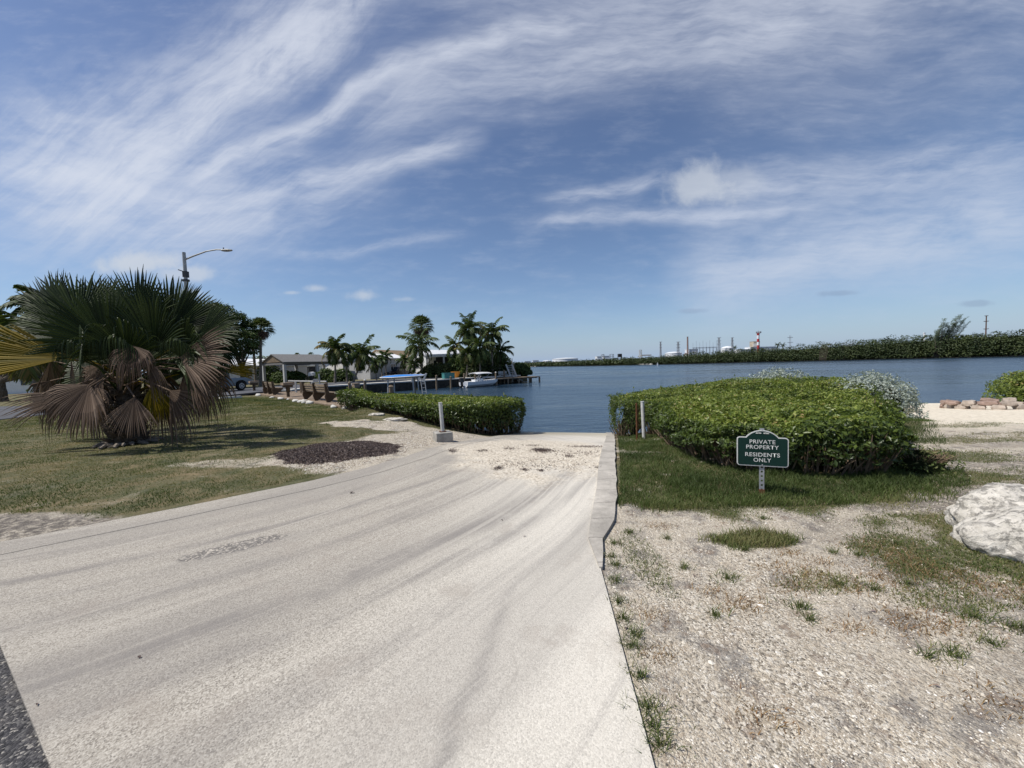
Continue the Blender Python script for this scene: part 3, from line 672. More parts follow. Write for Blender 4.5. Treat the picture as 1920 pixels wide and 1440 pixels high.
# ------------------------------------------------------------------ near vegetation
def rngs(k): return np.random.default_rng(k)
def gh(x, y): return float(height(np.array([x]), np.array([y]))[0])
def hedge(root, poly, topf, nt, ns, seed, lm, leaf=.062, sides=None, low=.12, tw=200, twig_poly=None, lsp=1.0, side_tint=0.0):
    rg = rngs(seed)
    xs = [p[0] for p in poly]; ys = [p[1] for p in poly]
    # dark core put in for the shade between the leaves
    cx = np.arange(min(xs), max(xs)+.15, .15); cy = np.arange(min(ys), max(ys)+.15, .15)
    A, B = np.meshgrid(cx, cy); a = A.ravel(); b = B.ravel(); d = sdist(a, b, poly)
    gz = height(a, b); tz = topf(a, b)-.17
    z = gz+.02+(np.maximum(tz, gz)-gz)*sstep(d, .18, .42)
    keep = d > .12; ids = -np.ones(len(a), int); ids[keep] = np.arange(keep.sum())
    q = np.arange(len(a)).reshape(A.shape); fq = np.stack([q[:-1, :-1], q[:-1, 1:], q[1:, 1:], q[1:, :-1]], -1).reshape(-1, 4)
    fq = ids[fq]; fq = fq[(fq >= 0).all(1)]
    npmesh('shade_core', np.stack([a, b, z], 1)[keep]-np.array(root.location), fq, core_m, root)
    # top leaves
    n = nt; P = np.zeros((0, 3)); N = np.zeros((0, 3))
    while len(P) < nt:
        k = nt*4; x = rg.uniform(min(xs), max(xs), k); y = rg.uniform(min(ys), max(ys), k)
        pr = 1/(1+(y/9.0)**2)*1.4; ok = rg.random(k) < pr; x, y = x[ok], y[ok]
        d = sdist(x, y, poly)+(fb(x, y, .7, seed+9)-.5)*.3; ok = d > 0; x, y, d = x[ok], y[ok], d[ok]
        gap = fb(x, y, .5, seed+2)-(.32*np.exp(-((x-6.9)/1.4)**2-((y-8.9)/.8)**2) if seed == 5 else 0); z = topf(x, y)-.16*np.exp(-d/.16)-rg.random(len(x))**2*.17+(fb(x, y, .35, seed+5)-.5)*.16
        ok = (gap > .24) | (rg.random(len(x)) < .3); x, y, z = x[ok], y[ok], z[ok]
        P = np.concatenate([P, np.stack([x, y, z], 1)]); N = np.concatenate([N, np.tile([0, 0, 1.], (len(x), 1))])
    P, N = P[:nt], N[:nt]
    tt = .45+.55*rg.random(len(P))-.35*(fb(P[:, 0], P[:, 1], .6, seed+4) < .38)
    # side leaves
    m_ = len(poly); seg = [(poly[i], poly[(i+1) % m_]) for i in range(m_)]
    wgt = np.array([math.dist(p, q_)/(1+(min(p[1], q_[1])/9)**2)*(1 if sides is None or i in sides else .25) for i, (p, q_) in enumerate(seg)])
    ch = rg.choice(m_, ns, p=wgt/wgt.sum()); u = rg.random(ns)
    pa = np.array([s_[0] for s_ in seg])[ch]; pb = np.array([s_[1] for s_ in seg])[ch]
    dv = pb-pa; L = np.linalg.norm(dv, axis=1); no = np.stack([dv[:, 1]/L, -dv[:, 0]/L], 1)
    if sdist(np.array([(poly[0][0]+poly[1][0])/2]), np.array([(poly[0][1]+poly[1][1])/2]), poly)[0] is None: pass
    area = sum(poly[i][0]*poly[(i+1) % m_][1]-poly[(i+1) % m_][0]*poly[i][1] for i in range(m_))
    if area < 0: no = -no
    xy = pa+dv*u[:, None]; v = rg.random(ns)**lsp
    bulge = (fb(xy[:, 0]*1.3+v*2, xy[:, 1]*1.3+v*3, .5, seed+8)-.5)*.34+.09*np.sin(v*3.0)+rg.normal(0, .035, ns)
    xy = xy+no*(bulge-.02)[:, None]
    g0 = height(xy[:, 0], xy[:, 1]); t0 = topf(xy[:, 0], xy[:, 1])
    zz = g0+low+(t0-.02-g0-low)*v
    keep = (v > .6) | (rg.random(ns) < .12+v*1.1)
    P2 = np.column_stack([xy, zz])[keep]; N2 = np.column_stack([no, np.full(ns, .5)])[keep]
    t2 = (.05+.65*rg.random(ns)*(0.4+.6*v**1.5))[keep]  # side leaves get darker downwards, shade put into the leaf tint
    ns_ = 260 if seed == 5 else 50; i_ = rg.integers(0, len(P), ns_); Ps = []; Ts = []
    for q_ in P[i_]:
        hgt = rg.uniform(.05, .17); ln = rg.normal(0, .25, 2)
        for f_ in np.linspace(0, 1, 8): Ps.append(q_+np.array([ln[0]*hgt*f_, ln[1]*hgt*f_, .03+hgt*f_])+rg.normal(0, .012, 3)); Ts.append(rg.uniform(.5, 1))
    P = np.concatenate([P, np.array(Ps)]); N = np.concatenate([N, np.tile([0, 0, .6], (len(Ps), 1))]); tt = np.concatenate([tt, np.array(Ts)])
    PP = np.concatenate([P, P2])-np.array(root.location); NN = np.concatenate([N, N2])
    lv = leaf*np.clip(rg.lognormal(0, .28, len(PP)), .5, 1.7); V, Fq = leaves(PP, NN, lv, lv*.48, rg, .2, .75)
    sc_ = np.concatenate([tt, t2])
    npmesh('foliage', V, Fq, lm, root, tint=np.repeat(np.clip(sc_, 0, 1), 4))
    # woody stems
    mb = MB(tuple(root.location)); rr_ = random.Random(seed)
    for k in range(tw):
        i = rr_.choices(range(m_), weights=wgt)[0]; p, q_ = seg[i]; u_ = rr_.random(); e = Vector(q_)-Vector(p); L_ = e.length
        nn = Vector((e.y, -e.x))/L_*(1 if area > 0 else -1)
        base = Vector(p)+e*u_-nn*rr_.uniform(.05, .4); g0_ = gh(base.x, base.y)
        h = rr_.uniform(.25, .62); out = rr_.uniform(.0, .24); lean = rr_.uniform(-.22, .22)
        e.normalize(); a0 = Vector((base.x, base.y, g0_-.02))
        a1 = a0+Vector((nn.x*out*.6+e.x*lean*.5, nn.y*out*.6+e.y*lean*.5, h*.55)); a2 = a0+Vector((nn.x*out+e.x*lean, nn.y*out+e.y*lean, h))
        r_ = rr_.uniform(.004, .012); mb.tube([a0, a1, a2], [r_*1.3, r_, r_*.5], 4)
    mb.build('branches', twig_m, root)['kind'] = 'stuff'
HR = [(2.78, 9.5), (2.55, 7.6), (2.72, 5.9), (3.1, 5.25), (4.0, 5.0), (4.9, 4.85), (5.5, 5.3), (6.6, 6.4), (8.3, 7.9), (10.2, 9.8), (11.6, 11.6), (11.2, 13.4), (8.8, 14.6), (6.0, 14.6), (4.2, 13.9), (3.35, 12.0), (2.78, 9.9)]
HR = [(3.12, 11.2), (3.62, 10.95), (3.80, 10.3), (3.40, 8.9), (3.05, 7.6), (2.85, 6.3), (2.95, 5.4), (3.5, 4.92), (4.2, 4.72), (4.75, 4.75), (5.25, 5.3), (6.25, 6.4), (7.9, 8.1), (9.6, 10.1), (10.5, 11.4), (10.5, 13.2), (8.8, 14.4), (6.0, 14.2), (4.3, 13.9), (3.35, 12.9)]
def topR(x, y): return np.interp(y+x*.25, [5.6, 8, 11, 13, 16.5], [1.80, 1.74, 1.60, 1.52, 1.62])+.27*np.exp(-((x-8.9)**2+(y-12.6)**2)/12)+.10*sstep(x, 8.5, 10.5)+.30*(fb(x, y, .75, 77)-.5)-.16*np.exp(-((x-6.9)/1.3)**2-((y-8.9)/.8)**2)
r_ = thing('hedge', 'large low clipped hedge with bright green top and brown woody base behind the green sign', 'hedge', (4.5, 8, 1.0), group='clipped hedges by the ramp')
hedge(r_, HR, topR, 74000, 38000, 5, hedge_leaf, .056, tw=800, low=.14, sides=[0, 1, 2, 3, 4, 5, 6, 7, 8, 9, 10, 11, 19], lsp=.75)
HL = [(-.12, 12.75), (-1.0, 12.2), (-2.2, 12.0), (-3.5, 12.5), (-4.9, 13.9), (-5.9, 15.3), (-6.9, 16.0), (-7.7, 17.0), (-7.2, 17.9), (-5.4, 17.4), (-4.0, 16.6), (-2, 15.6), (.25, 14.7), (.3, 13.6)][::-1]
def topL(x, y): return np.interp(x, [-8, -6.8, -6.3, -5, -3, 0.4], [1.78, 1.76, 1.58, 1.54, 1.50, 1.43])+.05*(fb(x, y, 1.2, 78)-.5)
r_ = thing('hedge', 'long narrow clipped hedge between lawn and water, behind the post on a concrete block', 'hedge', (-3, 14, .6), group='clipped hedges by the ramp')
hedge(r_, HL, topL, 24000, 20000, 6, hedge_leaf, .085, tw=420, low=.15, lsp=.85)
def bush(name, label, cat, c, rad, n, lm, leaf, seed, group=None, stems=20, squash=1.0, hang=0.0):
    root = thing(name, label, cat, (c[0], c[1], gh(c[0], c[1]) if len(c) < 3 else c[2]), group=group)
    rg = rngs(seed); z0 = root.location.z
    d = rg.normal(0, 1, (n, 3)); d /= np.linalg.norm(d, axis=1, keepdims=True); d[:, 2] = np.where(d[:, 2] < -.25, -d[:, 2], d[:, 2])
    lump = 1+.45*(fb(np.arctan2(d[:, 1], d[:, 0])*2.1+5, d[:, 2]*2.5, .5, seed)-.5)
    r = (1-.35*rg.random(n)**2)*lump
    P = d*r[:, None]*np.array(rad); P[:, 2] += rad[2]*.25
    N = d/np.array(rad)
    N /= np.linalg.norm(N, axis=1, keepdims=True); N[:, 2] += .35
    keep = P[:, 2] > .02; P, N = P[keep], N[keep]
    V, Fq = leaves(P, N, leaf, leaf*.5, rg, .2, .8)
    tt = np.clip(.25+.6*rg.random(len(P))+.2*N[:, 2]*rg.random(len(P)), 0, 1)
    npmesh('foliage', V, Fq, lm, root, tint=np.repeat(tt, 4))
    mb = MB(); rr_ = random.Random(seed)
    for k in range(stems):
        a = rr_.uniform(0, 2*PI); q = rr_.uniform(.3, .8)
        mb.tube([(0.03*math.cos(a), .03*math.sin(a), 0), (math.cos(a)*rad[0]*q*.5, math.sin(a)*rad[1]*q*.5, rad[2]*.5), (math.cos(a)*rad[0]*q, math.sin(a)*rad[1]*q, rad[2]*.9)], [.03*rad[0]/1, .02*rad[0], .008*rad[0]], 4)
    mb.build('branches', twig_m, root)['kind'] = 'stuff'
    cb = MB(); cb.ell((0, 0, rad[2]*.35), (rad[0]*.62, rad[1]*.62, rad[2]*.62), 12, 8, .12, rr_); cb.build('shade_core', core_m, root)  # dark filler painted as the shade inside the bush
    return root
bush('silver_shrub', 'silvery grey-green shrub at the far right end of the large hedge', 'shrub', (10.45, 11.2, .55), (1.2, 1.0, 1.22), 9000, silver_leaf, .075, 21, 'silvery shrubs behind the hedge')
bush('silver_shrub', 'silvery grey-green shrub peeking over the back of the large hedge, left of the other one', 'shrub', (9.7, 13.9, .5), (1.5, .9, 1.34), 8000, silver_leaf, .08, 22, 'silvery shrubs behind the hedge')
bush('green_shrub', 'dark rounded green shrub on the beach behind the reddish stone ring', 'shrub', (23.6, 17.3, .12), (1.6, 1.2, 1.25), 9000, hedge_leaf, .10, 23)
# twiggy low brush at the right end of the hedge
bush('dry_bush', 'twiggy half-dry bush with sparse green leaves at the right front foot of the large hedge', 'shrub', (5.35, 5.05, 1.05), (.5, .45, .30), 520, green_grass, .045, 24, stems=130)

# grass blades
def blades(name, P, H, Wd, rg, lm, lean=.5, tint=None, clump=0):
    n = len(P); a = rg.uniform(0, 2*PI, n); h = H*rg.uniform(.5, 1.3, n); wv = Wd*rg.uniform(.7, 1.3, n)
    dx, dy = np.cos(a), np.sin(a); la = rg.uniform(0, 2*PI, n); ll = h*lean*rg.uniform(.2, 1.2, n)
    A = P+np.stack([-dy*wv/2, dx*wv/2, np.zeros(n)], 1); B = P+np.stack([dy*wv/2, -dx*wv/2, np.zeros(n)], 1)
    m_ = P+np.stack([np.cos(la)*ll*.35, np.sin(la)*ll*.35, h*.6], 1)
    Mv = np.stack([-dy*wv*.4, dx*wv*.4, np.zeros(n)], 1)
    T = P+np.stack([np.cos(la)*ll, np.sin(la)*ll, h], 1)
    V = np.stack([A, B, m_-Mv, m_+Mv, T], 1).reshape(-1, 3)
    i = np.arange(n)*5
    Fq = np.concatenate([np.stack([i, i+1, i+2], 1), np.stack([i, i+2, i+3], 1), np.stack([i+3, i+2, i+4], 1)])
    o = npmesh(name, V, Fq, lm, tint=np.repeat(np.clip(tint, 0, 1), 5)); return o
rg = rngs(7)
def scatter(n, box, dens, wedge=False):
    out = []
    tot_ = 0
    while tot_ < n:
        k = n*3; x = rg.uniform(box[0], box[1], k); y = box[2]+(box[3]-box[2])*rg.random(k)**1.9
        x = box[0]+rg.random(k)*(np.minimum(box[1], 1.5*y+.5)-box[0]) if wedge else x; ok = rg.random(k) < dens(x, y); x, y = x[ok], y[ok]; out.append(np.stack([x, y], 1)); tot_ += len(x)
    return np.concatenate(out)[:n]
def notslab(x, y): return (sdist(x, y, RAMP) < -.0)
def dl(x, y):
    g = lawn(x, y)*left_side(x, y)*(sdist(x, y, RAMP) < -.32)*(sdist(x, y, NEAR) > 1.2)*(sdist(x, y, HL) < -.02)*(x > -20)*(y < 30)
    return g**1.6*np.where(fb(x, y, .8, 61) > .36, 1, .35)*(np.abs(x) < y*1.5+1.5)
q = scatter(210000, (-20, 0, 3.2, 27), dl); z = height(q[:, 0], q[:, 1])
tn = -.12+1.15*fb(q[:, 0], q[:, 1], 1.1, 63)+.45*(rg.random(len(q))-.35)
far = np.clip(q[:, 1]/9, 1, 2.4)
o = blades('lawn_grass', np.column_stack([q, z-.01]), (.020+.026*fb(q[:, 0], q[:, 1], .5, 66))*far**.4, .0065*far, rg, grass_blade, 1.0, tn); tag(o, 'short patchy green and tan lawn grass left of the ramp', 'grass', kind='stuff')
def dr_(x, y):
    g = lawn(x, y)*(~left_side(x, y))*(sdist(x, y, RAMP) < -.22)*(sdist(x, y, NEAR) > 1.0)*(sdist(x, y, HR) < .12)*(y < 13)
    return g
q = scatter(95000, (.6, 13, 1.2, 13), dr_, True); z = height(q[:, 0], q[:, 1])
belt = ((q[:, 1] > 3.9) & (q[:, 0] < q[:, 1]*1.0+.9)) | ((np.abs(q[:, 0]-2.02) < .5) & (np.abs(q[:, 1]-3.22) < .25))
tn = np.where(belt, .05+.45*rg.random(len(q)), .35+.6*rg.random(len(q)))+.9*(fb(q[:, 0], q[:, 1], .6, 64)-.5)+.42*np.clip(1-(q[:, 1]-3.75)/.75, 0, 1)*belt
o = blades('verge_grass', np.column_stack([q, z-.01]), np.where(belt, .030+.07*fb(q[:, 0], q[:, 1], .35, 65)**1.5*1.6, .030), .0055, rg, green_grass, .9, tn); tag(o, 'green and dry grass patches around the hedge and over the gravel', 'grass', kind='stuff')
# tufts
pts = []; tt = []
rr_ = random.Random(11)
tufts = [(1395, 1035, 1), (1280, 1065, .8), (1365, 1085, 1.3), (1430, 975, .7), (1500, 1140, 1.2), (1520, 1165, .8), (1340, 1155, .8), (1825, 1165, 1.8), (1860, 1215, .9), (1905, 1185, 1.2), (1785, 1235, 1.2), (1740, 1240, .7), (1250, 1010, .6), (1190, 1190, .9), (1215, 1330, 1.3), (1160, 1130, 1), (1155, 1090, 1), (1170, 1160, .9), (1235, 1398, 1.2), (1200, 1270, .9), (1150, 1020, .8), (1180, 1000, .7), (1155, 1060, .8), (1375, 1030, .6), (1570, 1100, .8), (1640, 1110, .8), (1700, 1100, .8), (1610, 1045, .8), (1680, 1025, .9), (1560, 1040, .6), (1225, 1365, .8), (1148, 1045, .7), (1182, 1215, 1.0)]
for px_i, py_i, s_ in tufts:
    gx_, gy_ = G(px_i, py_i, 1.08)
    for k in range(int(85*s_)):
        a = rr_.uniform(0, 2*PI); rd = abs(rr_.gauss(0, .040*s_)); pts.append((gx_+math.cos(a)*rd*1.3, gy_+math.sin(a)*rd, 1.05)); tt.append(rr_.uniform(.2, .95))
pts = np.array(pts); pts[:, 2] = height(pts[:, 0], pts[:, 1])-.005
o = blades('grass_tuft', pts, .050, .0042, rg, green_grass, 1.3, np.array(tt)); tag(o, 'small wispy grass tufts growing out of the pale gravel and along the slab edge', 'grass', kind='stuff')

pts = []; tt = []
for px_i, py_i, s_ in [(1460, 1070, 1.6), (1510, 1085, 1.6), (1480, 1105, 1.3), (1400, 1130, 1.4), (1380, 1140, 1.0), (1645, 1030, 2.2), (1680, 1050, 2.0), (1710, 1065, 1.8), (1760, 1080, 1.8), (1640, 1085, 1.4), (1700, 1100, 1.3), (1700, 1160, 1.6), (1760, 1175, 1.7), (1730, 1190, 1.4), (1540, 1060, 1.0), (1620, 1110, 1.2), (1480, 1040, 1.0), (1230, 985, 1.2), (1850, 1105, 2.0), (1900, 1120, 2.0), (1430, 1345, 1), (1880, 1330, 1.6), (1340, 1110, .9), (1215, 1150, 1.0), (1240, 1230, .8), (1590, 1180, 1.0)]:
    gx_, gy_ = G(px_i, py_i, 1.08)
    for k in range(int(120*s_)):
        pts.append((gx_+rr_.gauss(0, .075*s_), gy_+rr_.gauss(0, .045*s_), 1.05)); tt.append(rr_.uniform(.45, 1))
pts = np.array(pts); pts[:, 2] = height(pts[:, 0], pts[:, 1])-.004
dry_blade = leafmat('dry_grass', [(0, (.09, .10, .03)), (.55, (.17, .11, .05)), (.8, (.26, .15, .08)), (1, (.38, .29, .17))], .8, .1, .2)
o = blades('dry_grass', pts, .026, .0045, rg, dry_blade, 1.9, np.array(tt)); tag(o, 'matted reddish-brown dry grass patches on the gravel', 'grass', kind='stuff')
# loose shell stones
def stones(name, q, S, rg, label, sink=.3):
    n = len(q); base = np.array([(1, 0, 0), (.31, .95, 0), (-.81, .59, 0), (-.81, -.59, 0), (.31, -.95, 0), (0, 0, 1.)])
    V = np.tile(base, (n, 1, 1))*rg.uniform(.6, 1.25, (n, 6, 1)); V[:, :, 2] *= .65
    a = rg.uniform(0, 2*PI, n); ca, sa = np.cos(a)[:, None], np.sin(a)[:, None]
    st = rg.uniform(.6, 1.5, n)[:, None]
    x = V[:, :, 0]*st; y = V[:, :, 1]
    V[:, :, 0], V[:, :, 1] = x*ca-y*sa, x*sa+y*ca
    V = V*S[:, None, None]+q[:, None, :]
    i = (np.arange(n)*6)[:, None]
    f = np.array([(0, 1, 5), (1, 2, 5), (2, 3, 5), (3, 4, 5), (4, 0, 5)])
    Fq = (i[:, :, None]+f[None]).reshape(-1, 3)
    o = npmesh(name, V.reshape(-1, 3), Fq, pebble_m, tint=np.repeat(rg.random(n), 6)); tag(o, label, 'gravel', kind='stuff'); return o
def dg(x, y): return (~left_side(x, y))*(sdist(x, y, RAMP) < -.03)*(sdist(x, y, HR) < 0)*(np.abs(x) < y*1.45+.4)*np.where(y > 5, .35, 1)*(1-.85*np.clip(lawn(x, y), 0, 1))*np.where(fb(x, y, .5, 71) > .5, 1, .45)
q = scatter(90000, (.5, 14, 1.0, 13), dg, True); S = (.0024+.0050*rg.random(len(q))**3.0+.009*(rg.random(len(q)) > .993))*np.clip(q[:, 1]/2.2, 1, 2.2)**.5
stones('gravel', np.column_stack([q, height(q[:, 0], q[:, 1])-S*.25]), S, rg, 'loose pale limestone gravel right of the slab')
q = scatter(500, (.5, 9, 1.0, 8), dg, True); S = .008+.012*rg.random(len(q))**2.5
stones('coral_stone', np.column_stack([q, height(q[:, 0], q[:, 1])-S*.15]), S, rg, 'larger loose coral stones lying on the gravel')
def dg2(x, y):
    e = np.minimum(((x+1.6)/1.7)**2+((y-9.2)/2.4)**2, ((x+2.5)/1.7)**2+((y-7.2)/1.4)**2); e = np.minimum(e, ((x+3.5)/1.5)**2+((y-11.2)/.7)**2+.3)
    return (1-sstep(e, .5, 1.2))*left_side(x, y)*(sdist(x, y, RAMP) < -.3)
q = scatter(20000, (-5.5, 0, 5.5, 12.5), dg2); S = .007+.014*rg.random(len(q))**2
stones('shell_gravel', np.column_stack([q, height(q[:, 0], q[:, 1])-S*.2]), S, rg, 'pale shell gravel beside the head of the ramp')
def dg3(x, y): return (sdist(x, y, RAMP) > .05)*(1-sstep(((x-.5)/1.3)**2+((y-7.6)/2.2)**2+(fb(x, y, .7, 72)-.5)*1.6, .3, 1.2))
q = scatter(4500, (-2.5, 3, 4.5, 12), dg3); S = .004+.010*rg.random(len(q))**2
stones('washed_shell', np.column_stack([q, ramp_h(q[:, 0], q[:, 1])-S*.2]), S, rg, 'washed-up shell grit on the head of the ramp')

# seaweed pile and strewn seaweed
pc = (-3.38, 7.45)
sp_ = thing('seaweed_pile', 'low dark brown mound of dried seaweed on the lawn edge left of the ramp', 'seaweed pile', (pc[0], pc[1], gh(*pc)))
th = R(14); ca, sa = math.cos(th), math.sin(th)
uu, vv = np.meshgrid(np.linspace(0, 1, 26), np.linspace(0, 2*PI, 56, endpoint=False))
def pile(u, v):
    rim = 1+.55*(fb(np.cos(v)*1.2+9, np.sin(v)*1.2+9, .5, 81)-.5)
    lx = u*1.22*np.cos(v)*rim; ly = u*1.10*np.sin(v)*rim
    x = pc[0]+lx*ca-ly*sa; y = pc[1]+lx*sa+ly*ca
    z = height(x, y)+.085*(1-np.minimum(u, 1)**2.2)*(1+.5*(fb(x, y, .5, 82)-.5))+.04*(fb(x, y, .14, 83)-.5)-.02*u
    return x, y, z
x, y, z = pile(uu, vv); nr, nc = x.shape; ii = np.arange(nr*nc).reshape(nr, nc)
fq = np.stack([ii[:, :-1], ii[:, 1:], np.roll(ii, -1, 0)[:, 1:], np.roll(ii, -1, 0)[:, :-1]], -1).reshape(-1, 4)
L0 = np.array(sp_.location)
npmesh('mound', np.stack([x.ravel(), y.ravel(), z.ravel()], 1)-L0, fq, weed_m, sp_, smooth=True)
n = 20000; u = np.sqrt(rg.random(n))*1.02+np.where(rg.random(n) < .16, np.abs(rg.normal(0, .14, n)), 0); v = rg.random(n)*2*PI; x, y, z = pile(u, v)
V, Fq = leaves(np.column_stack([x, y, z+.008])-L0, np.tile([0, 0, 1.], (n, 1)), .05, .013, rg, .3, .7)
npmesh('strand_layer', V, Fq, weed_l, sp_, tint=np.repeat(rg.random(n)**.8, 4))
# wrack on the ramp
P = []; 
for px_i, py_i, wpx, hpx, n_ in ((1020, 846, 24, 3, 420), (1010, 844, 12, 2, 200), (955, 842, 14, 2, 90), (905, 846, 12, 2, 90), (1100, 838, 38, 1.6, 260), (1000, 836, 24, 1.5, 80), (935, 878, 10, 3, 90), (985, 881, 10, 2, 50), (1125, 877, 10, 2, 60), (1150, 862, 10, 2, 60), (848, 846, 8, 3, 130), (1015, 883, 6, 2, 40), (1065, 856, 10, 2, 60), (1040, 870, 60, 12, 160), (960, 868, 50, 10, 150), (1080, 850, 60, 5, 170), (1150, 895, 8, 4, 30), (660, 925, 3, 1, 8), (1153, 815, 14, 4, 260)):
    for k in range(n_):
        a = rr_.gauss(0, wpx*.5); bq = rr_.gauss(0, hpx*.6); zg = .9
        for it in range(4): X_, Y_ = G(px_i+a, py_i+bq, zg); zg = float(ramp_h(X_, Y_))
        P.append((X_, Y_, max(zg, 0)+.004+rr_.random()*.015))
P = np.array(P); V, Fq = leaves(P, np.tile([0, 0, 1.], (len(P), 1)), .045, .009, rg, .3, .5)
o = npmesh('strewn_seaweed', V, Fq, weed_l, tint=np.repeat(rg.random(len(P))*.75, 4)); tag(o, 'dark seaweed scraps strewn across the foot of the ramp', 'seaweed', kind='stuff')
# brown leaves lying about
P = []
for k in range(150):
    x_, y_ = rr_.uniform(-4, 5), 1.2+8*rr_.random()**2
    ins = sdist(np.array([x_]), np.array([y_]), RAMP)[0]
    if ins > .05 and rr_.random() < .85: continue
    P.append((x_, y_, (float(ramp_h(x_, y_)) if ins > 0 else gh(x_, y_))+.006))
P = np.array(P); V, Fq = leaves(P, np.tile([0, 0, 1.], (len(P), 1)), .032, .012, rg, .3, .35)
o = npmesh('fallen_leaves', V, Fq, weed_l, tint=np.repeat(rg.random(len(P))*.9, 4)); tag(o, 'scattered fallen brown leaves on slab and gravel', 'leaves', kind='stuff')

# ------------------------------------------------------------------ fan palm on the lawn
Yp = 8.8; base = (-8.9, Yp, gh(-8.9, Yp))
palm = thing('fan_palm', 'big squat fan palm with dark green crown and hanging brown dead fronds on the lawn', 'palm tree', base)
rr_ = random.Random(5)
mb = MB(base)
prof = [(0, .33), (.15, .28), (.35, .24), (.7, .20), (1.1, .17), (1.5, .14), (1.8, .08)]
mb.tube([(base[0]+.05*math.sin(h), base[1], base[2]-.05+h) for h, _ in prof], [r for _, r in prof], 18)
for k in range(150):                     # old leaf boots
    a = rr_.uniform(0, 2*PI); h = rr_.uniform(.02, 1.35); r = .27-.03*h
    p0 = Vector((base[0]+math.cos(a)*r, base[1]+math.sin(a)*r, base[2]+h)); L = rr_.uniform(.12, .26)
    out = Vector((math.cos(a), math.sin(a), rr_.uniform(.5, 1.6))).normalized()
    mb.tube([p0, p0+out*L*.6, p0+out*L], [.05, .035, .012], 5)
mb.build('trunk', dark_bark, palm)
mb = MB(base)
for k in range(46):
    a = rr_.uniform(0, 2*PI); r = rr_.uniform(.3, .5)
    p0 = Vector((base[0]+math.cos(a)*r, base[1]+math.sin(a)*r, base[2]+.02)); e = Vector((math.cos(a+rr_.uniform(-.8, .8)), math.sin(a), 0))*rr_.uniform(.06, .2)
    mb.tube([p0-e, p0+Vector((0, 0, .03)), p0+e], [.02, .04, .02], 5)
mb.build('boot_litter', palm_bark, palm)
crown = Vector((base[0]+.02, base[1], base[2]+1.35))
def fan_geo(O, D, N, r, spread, nseg, droop, cup, rng, fused=.58, tipw=.5, curl=.0):
    D = D.normalized(); N = (N-N.dot(D)*D).normalized(); S = N.cross(D)
    V = []; Fc = []; T = []
    for k in range(nseg):
        f = (k+.5)/nseg*2-1; a = f*spread; da = spread/nseg
        dr = (D*math.cos(a)+S*math.sin(a)); sd_ = (-D*math.sin(a)+S*math.cos(a))
        lift = N*(cup*abs(math.sin(a)))
        L = r*(.80+.20*math.cos(a*.8))*rng.uniform(.92, 1.06); tw = rng.uniform(-.25, .25); dj = droop*rng.uniform(.6, 1.5)
        rs = (0.03, .25, fused, fused+(1-fused)*.4, fused+(1-fused)*.72, 1.0); tn_ = rng.random()
        n0 = len(V)
        for i, q_ in enumerate(rs):
            rho = L*q_
            wd = math.tan(da)*rho if q_ <= fused else math.tan(da)*L*fused*max(0.02, (1-q_)/(1-fused))**.6
            g_ = max(0, (q_-fused*.8)/(1-fused*.8))
            c_ = O+dr*rho*(1-.25*g_*g_*min(1, abs(dj)))+lift*rho*.6+Vector((0, 0, -1))*(dj*g_*g_*r*.55)+N*curl*g_*g_*r+sd_*(tw*g_*g_*r*.16)
            ridge = N*(wd*.55)
            V += [c_-sd_*wd-ridge*.3, c_+ridge*.7, c_+sd_*wd-ridge*.3]; T += [tn_*.75+.1, tn_*.75+.25*q_, tn_*.75+.1]
        for i in range(len(rs)-1):
            for j in range(2):
                b_ = n0+i*3+j; Fc.append((b_, b_+1, b_+4, b_+3))
    return V, Fc, T
def add_frond(hub, dirdeg, rpx, spread, dy, typ, droop=.3, cup=.2, tilt=0., nseg=None, yaw=0., label=None, hubz=None):
    """hub given as a sight line at the palm's distance; direction in the plane facing the lawn's viewer"""
    s_ = (Yp+dy)/720.0
    O = Vector(AT(hub[0], hub[1]-(6 if typ == 'd' else 0), Yp+dy)); r = rpx*s_*(.97 if typ == 'd' else 1)
    a = R(dirdeg); D = Vector((math.cos(a), 0, math.sin(a))); D = Vector((D.x, math.sin(R(tilt)), D.z)).normalized()
    N = Vector((math.sin(R(yaw)), -math.cos(R(yaw)), .25))
    nseg = nseg or int(14+spread*(21 if typ == 'g' else 15))
    V, Fc, T = fan_geo(O, D, N, r, spread, nseg, droop, cup, rr_, fused={'g': .66, 'y': .80, 'd': .62}[typ])
    m_ = {'g': palm_green, 'y': palm_yellow, 'd': palm_dead}[typ]
    bl = npmesh('frond', np.array([tuple(v) for v in V])-np.array(base), Fc, m_, palm, tint=T)
    lab = {'y': 'yellow dying frond', 'd': 'brown dead frond'}.get(typ)
    if lab: bl['label'] = lab
    pm = MB(base); c0 = crown+Vector((rr_.uniform(-.12, .12), rr_.uniform(-.12, .12), rr_.uniform(-.25, .15)))
    md = (c0+O)/2+Vector((0, 0, .12 if typ != 'd' else .22))
    pm.tube([c0, md, O, O+D*r*.25], [.026, .018, .013, .005], 5)
    po = pm.build('petiole', palm_green if typ == 'g' else (palm_yellow if typ == 'y' else palm_dead), bl)
    a_ = po.data.attributes.new('tint', 'FLOAT', 'POINT'); a_.data.foreach_set('value', [.75]*len(po.data.vertices))
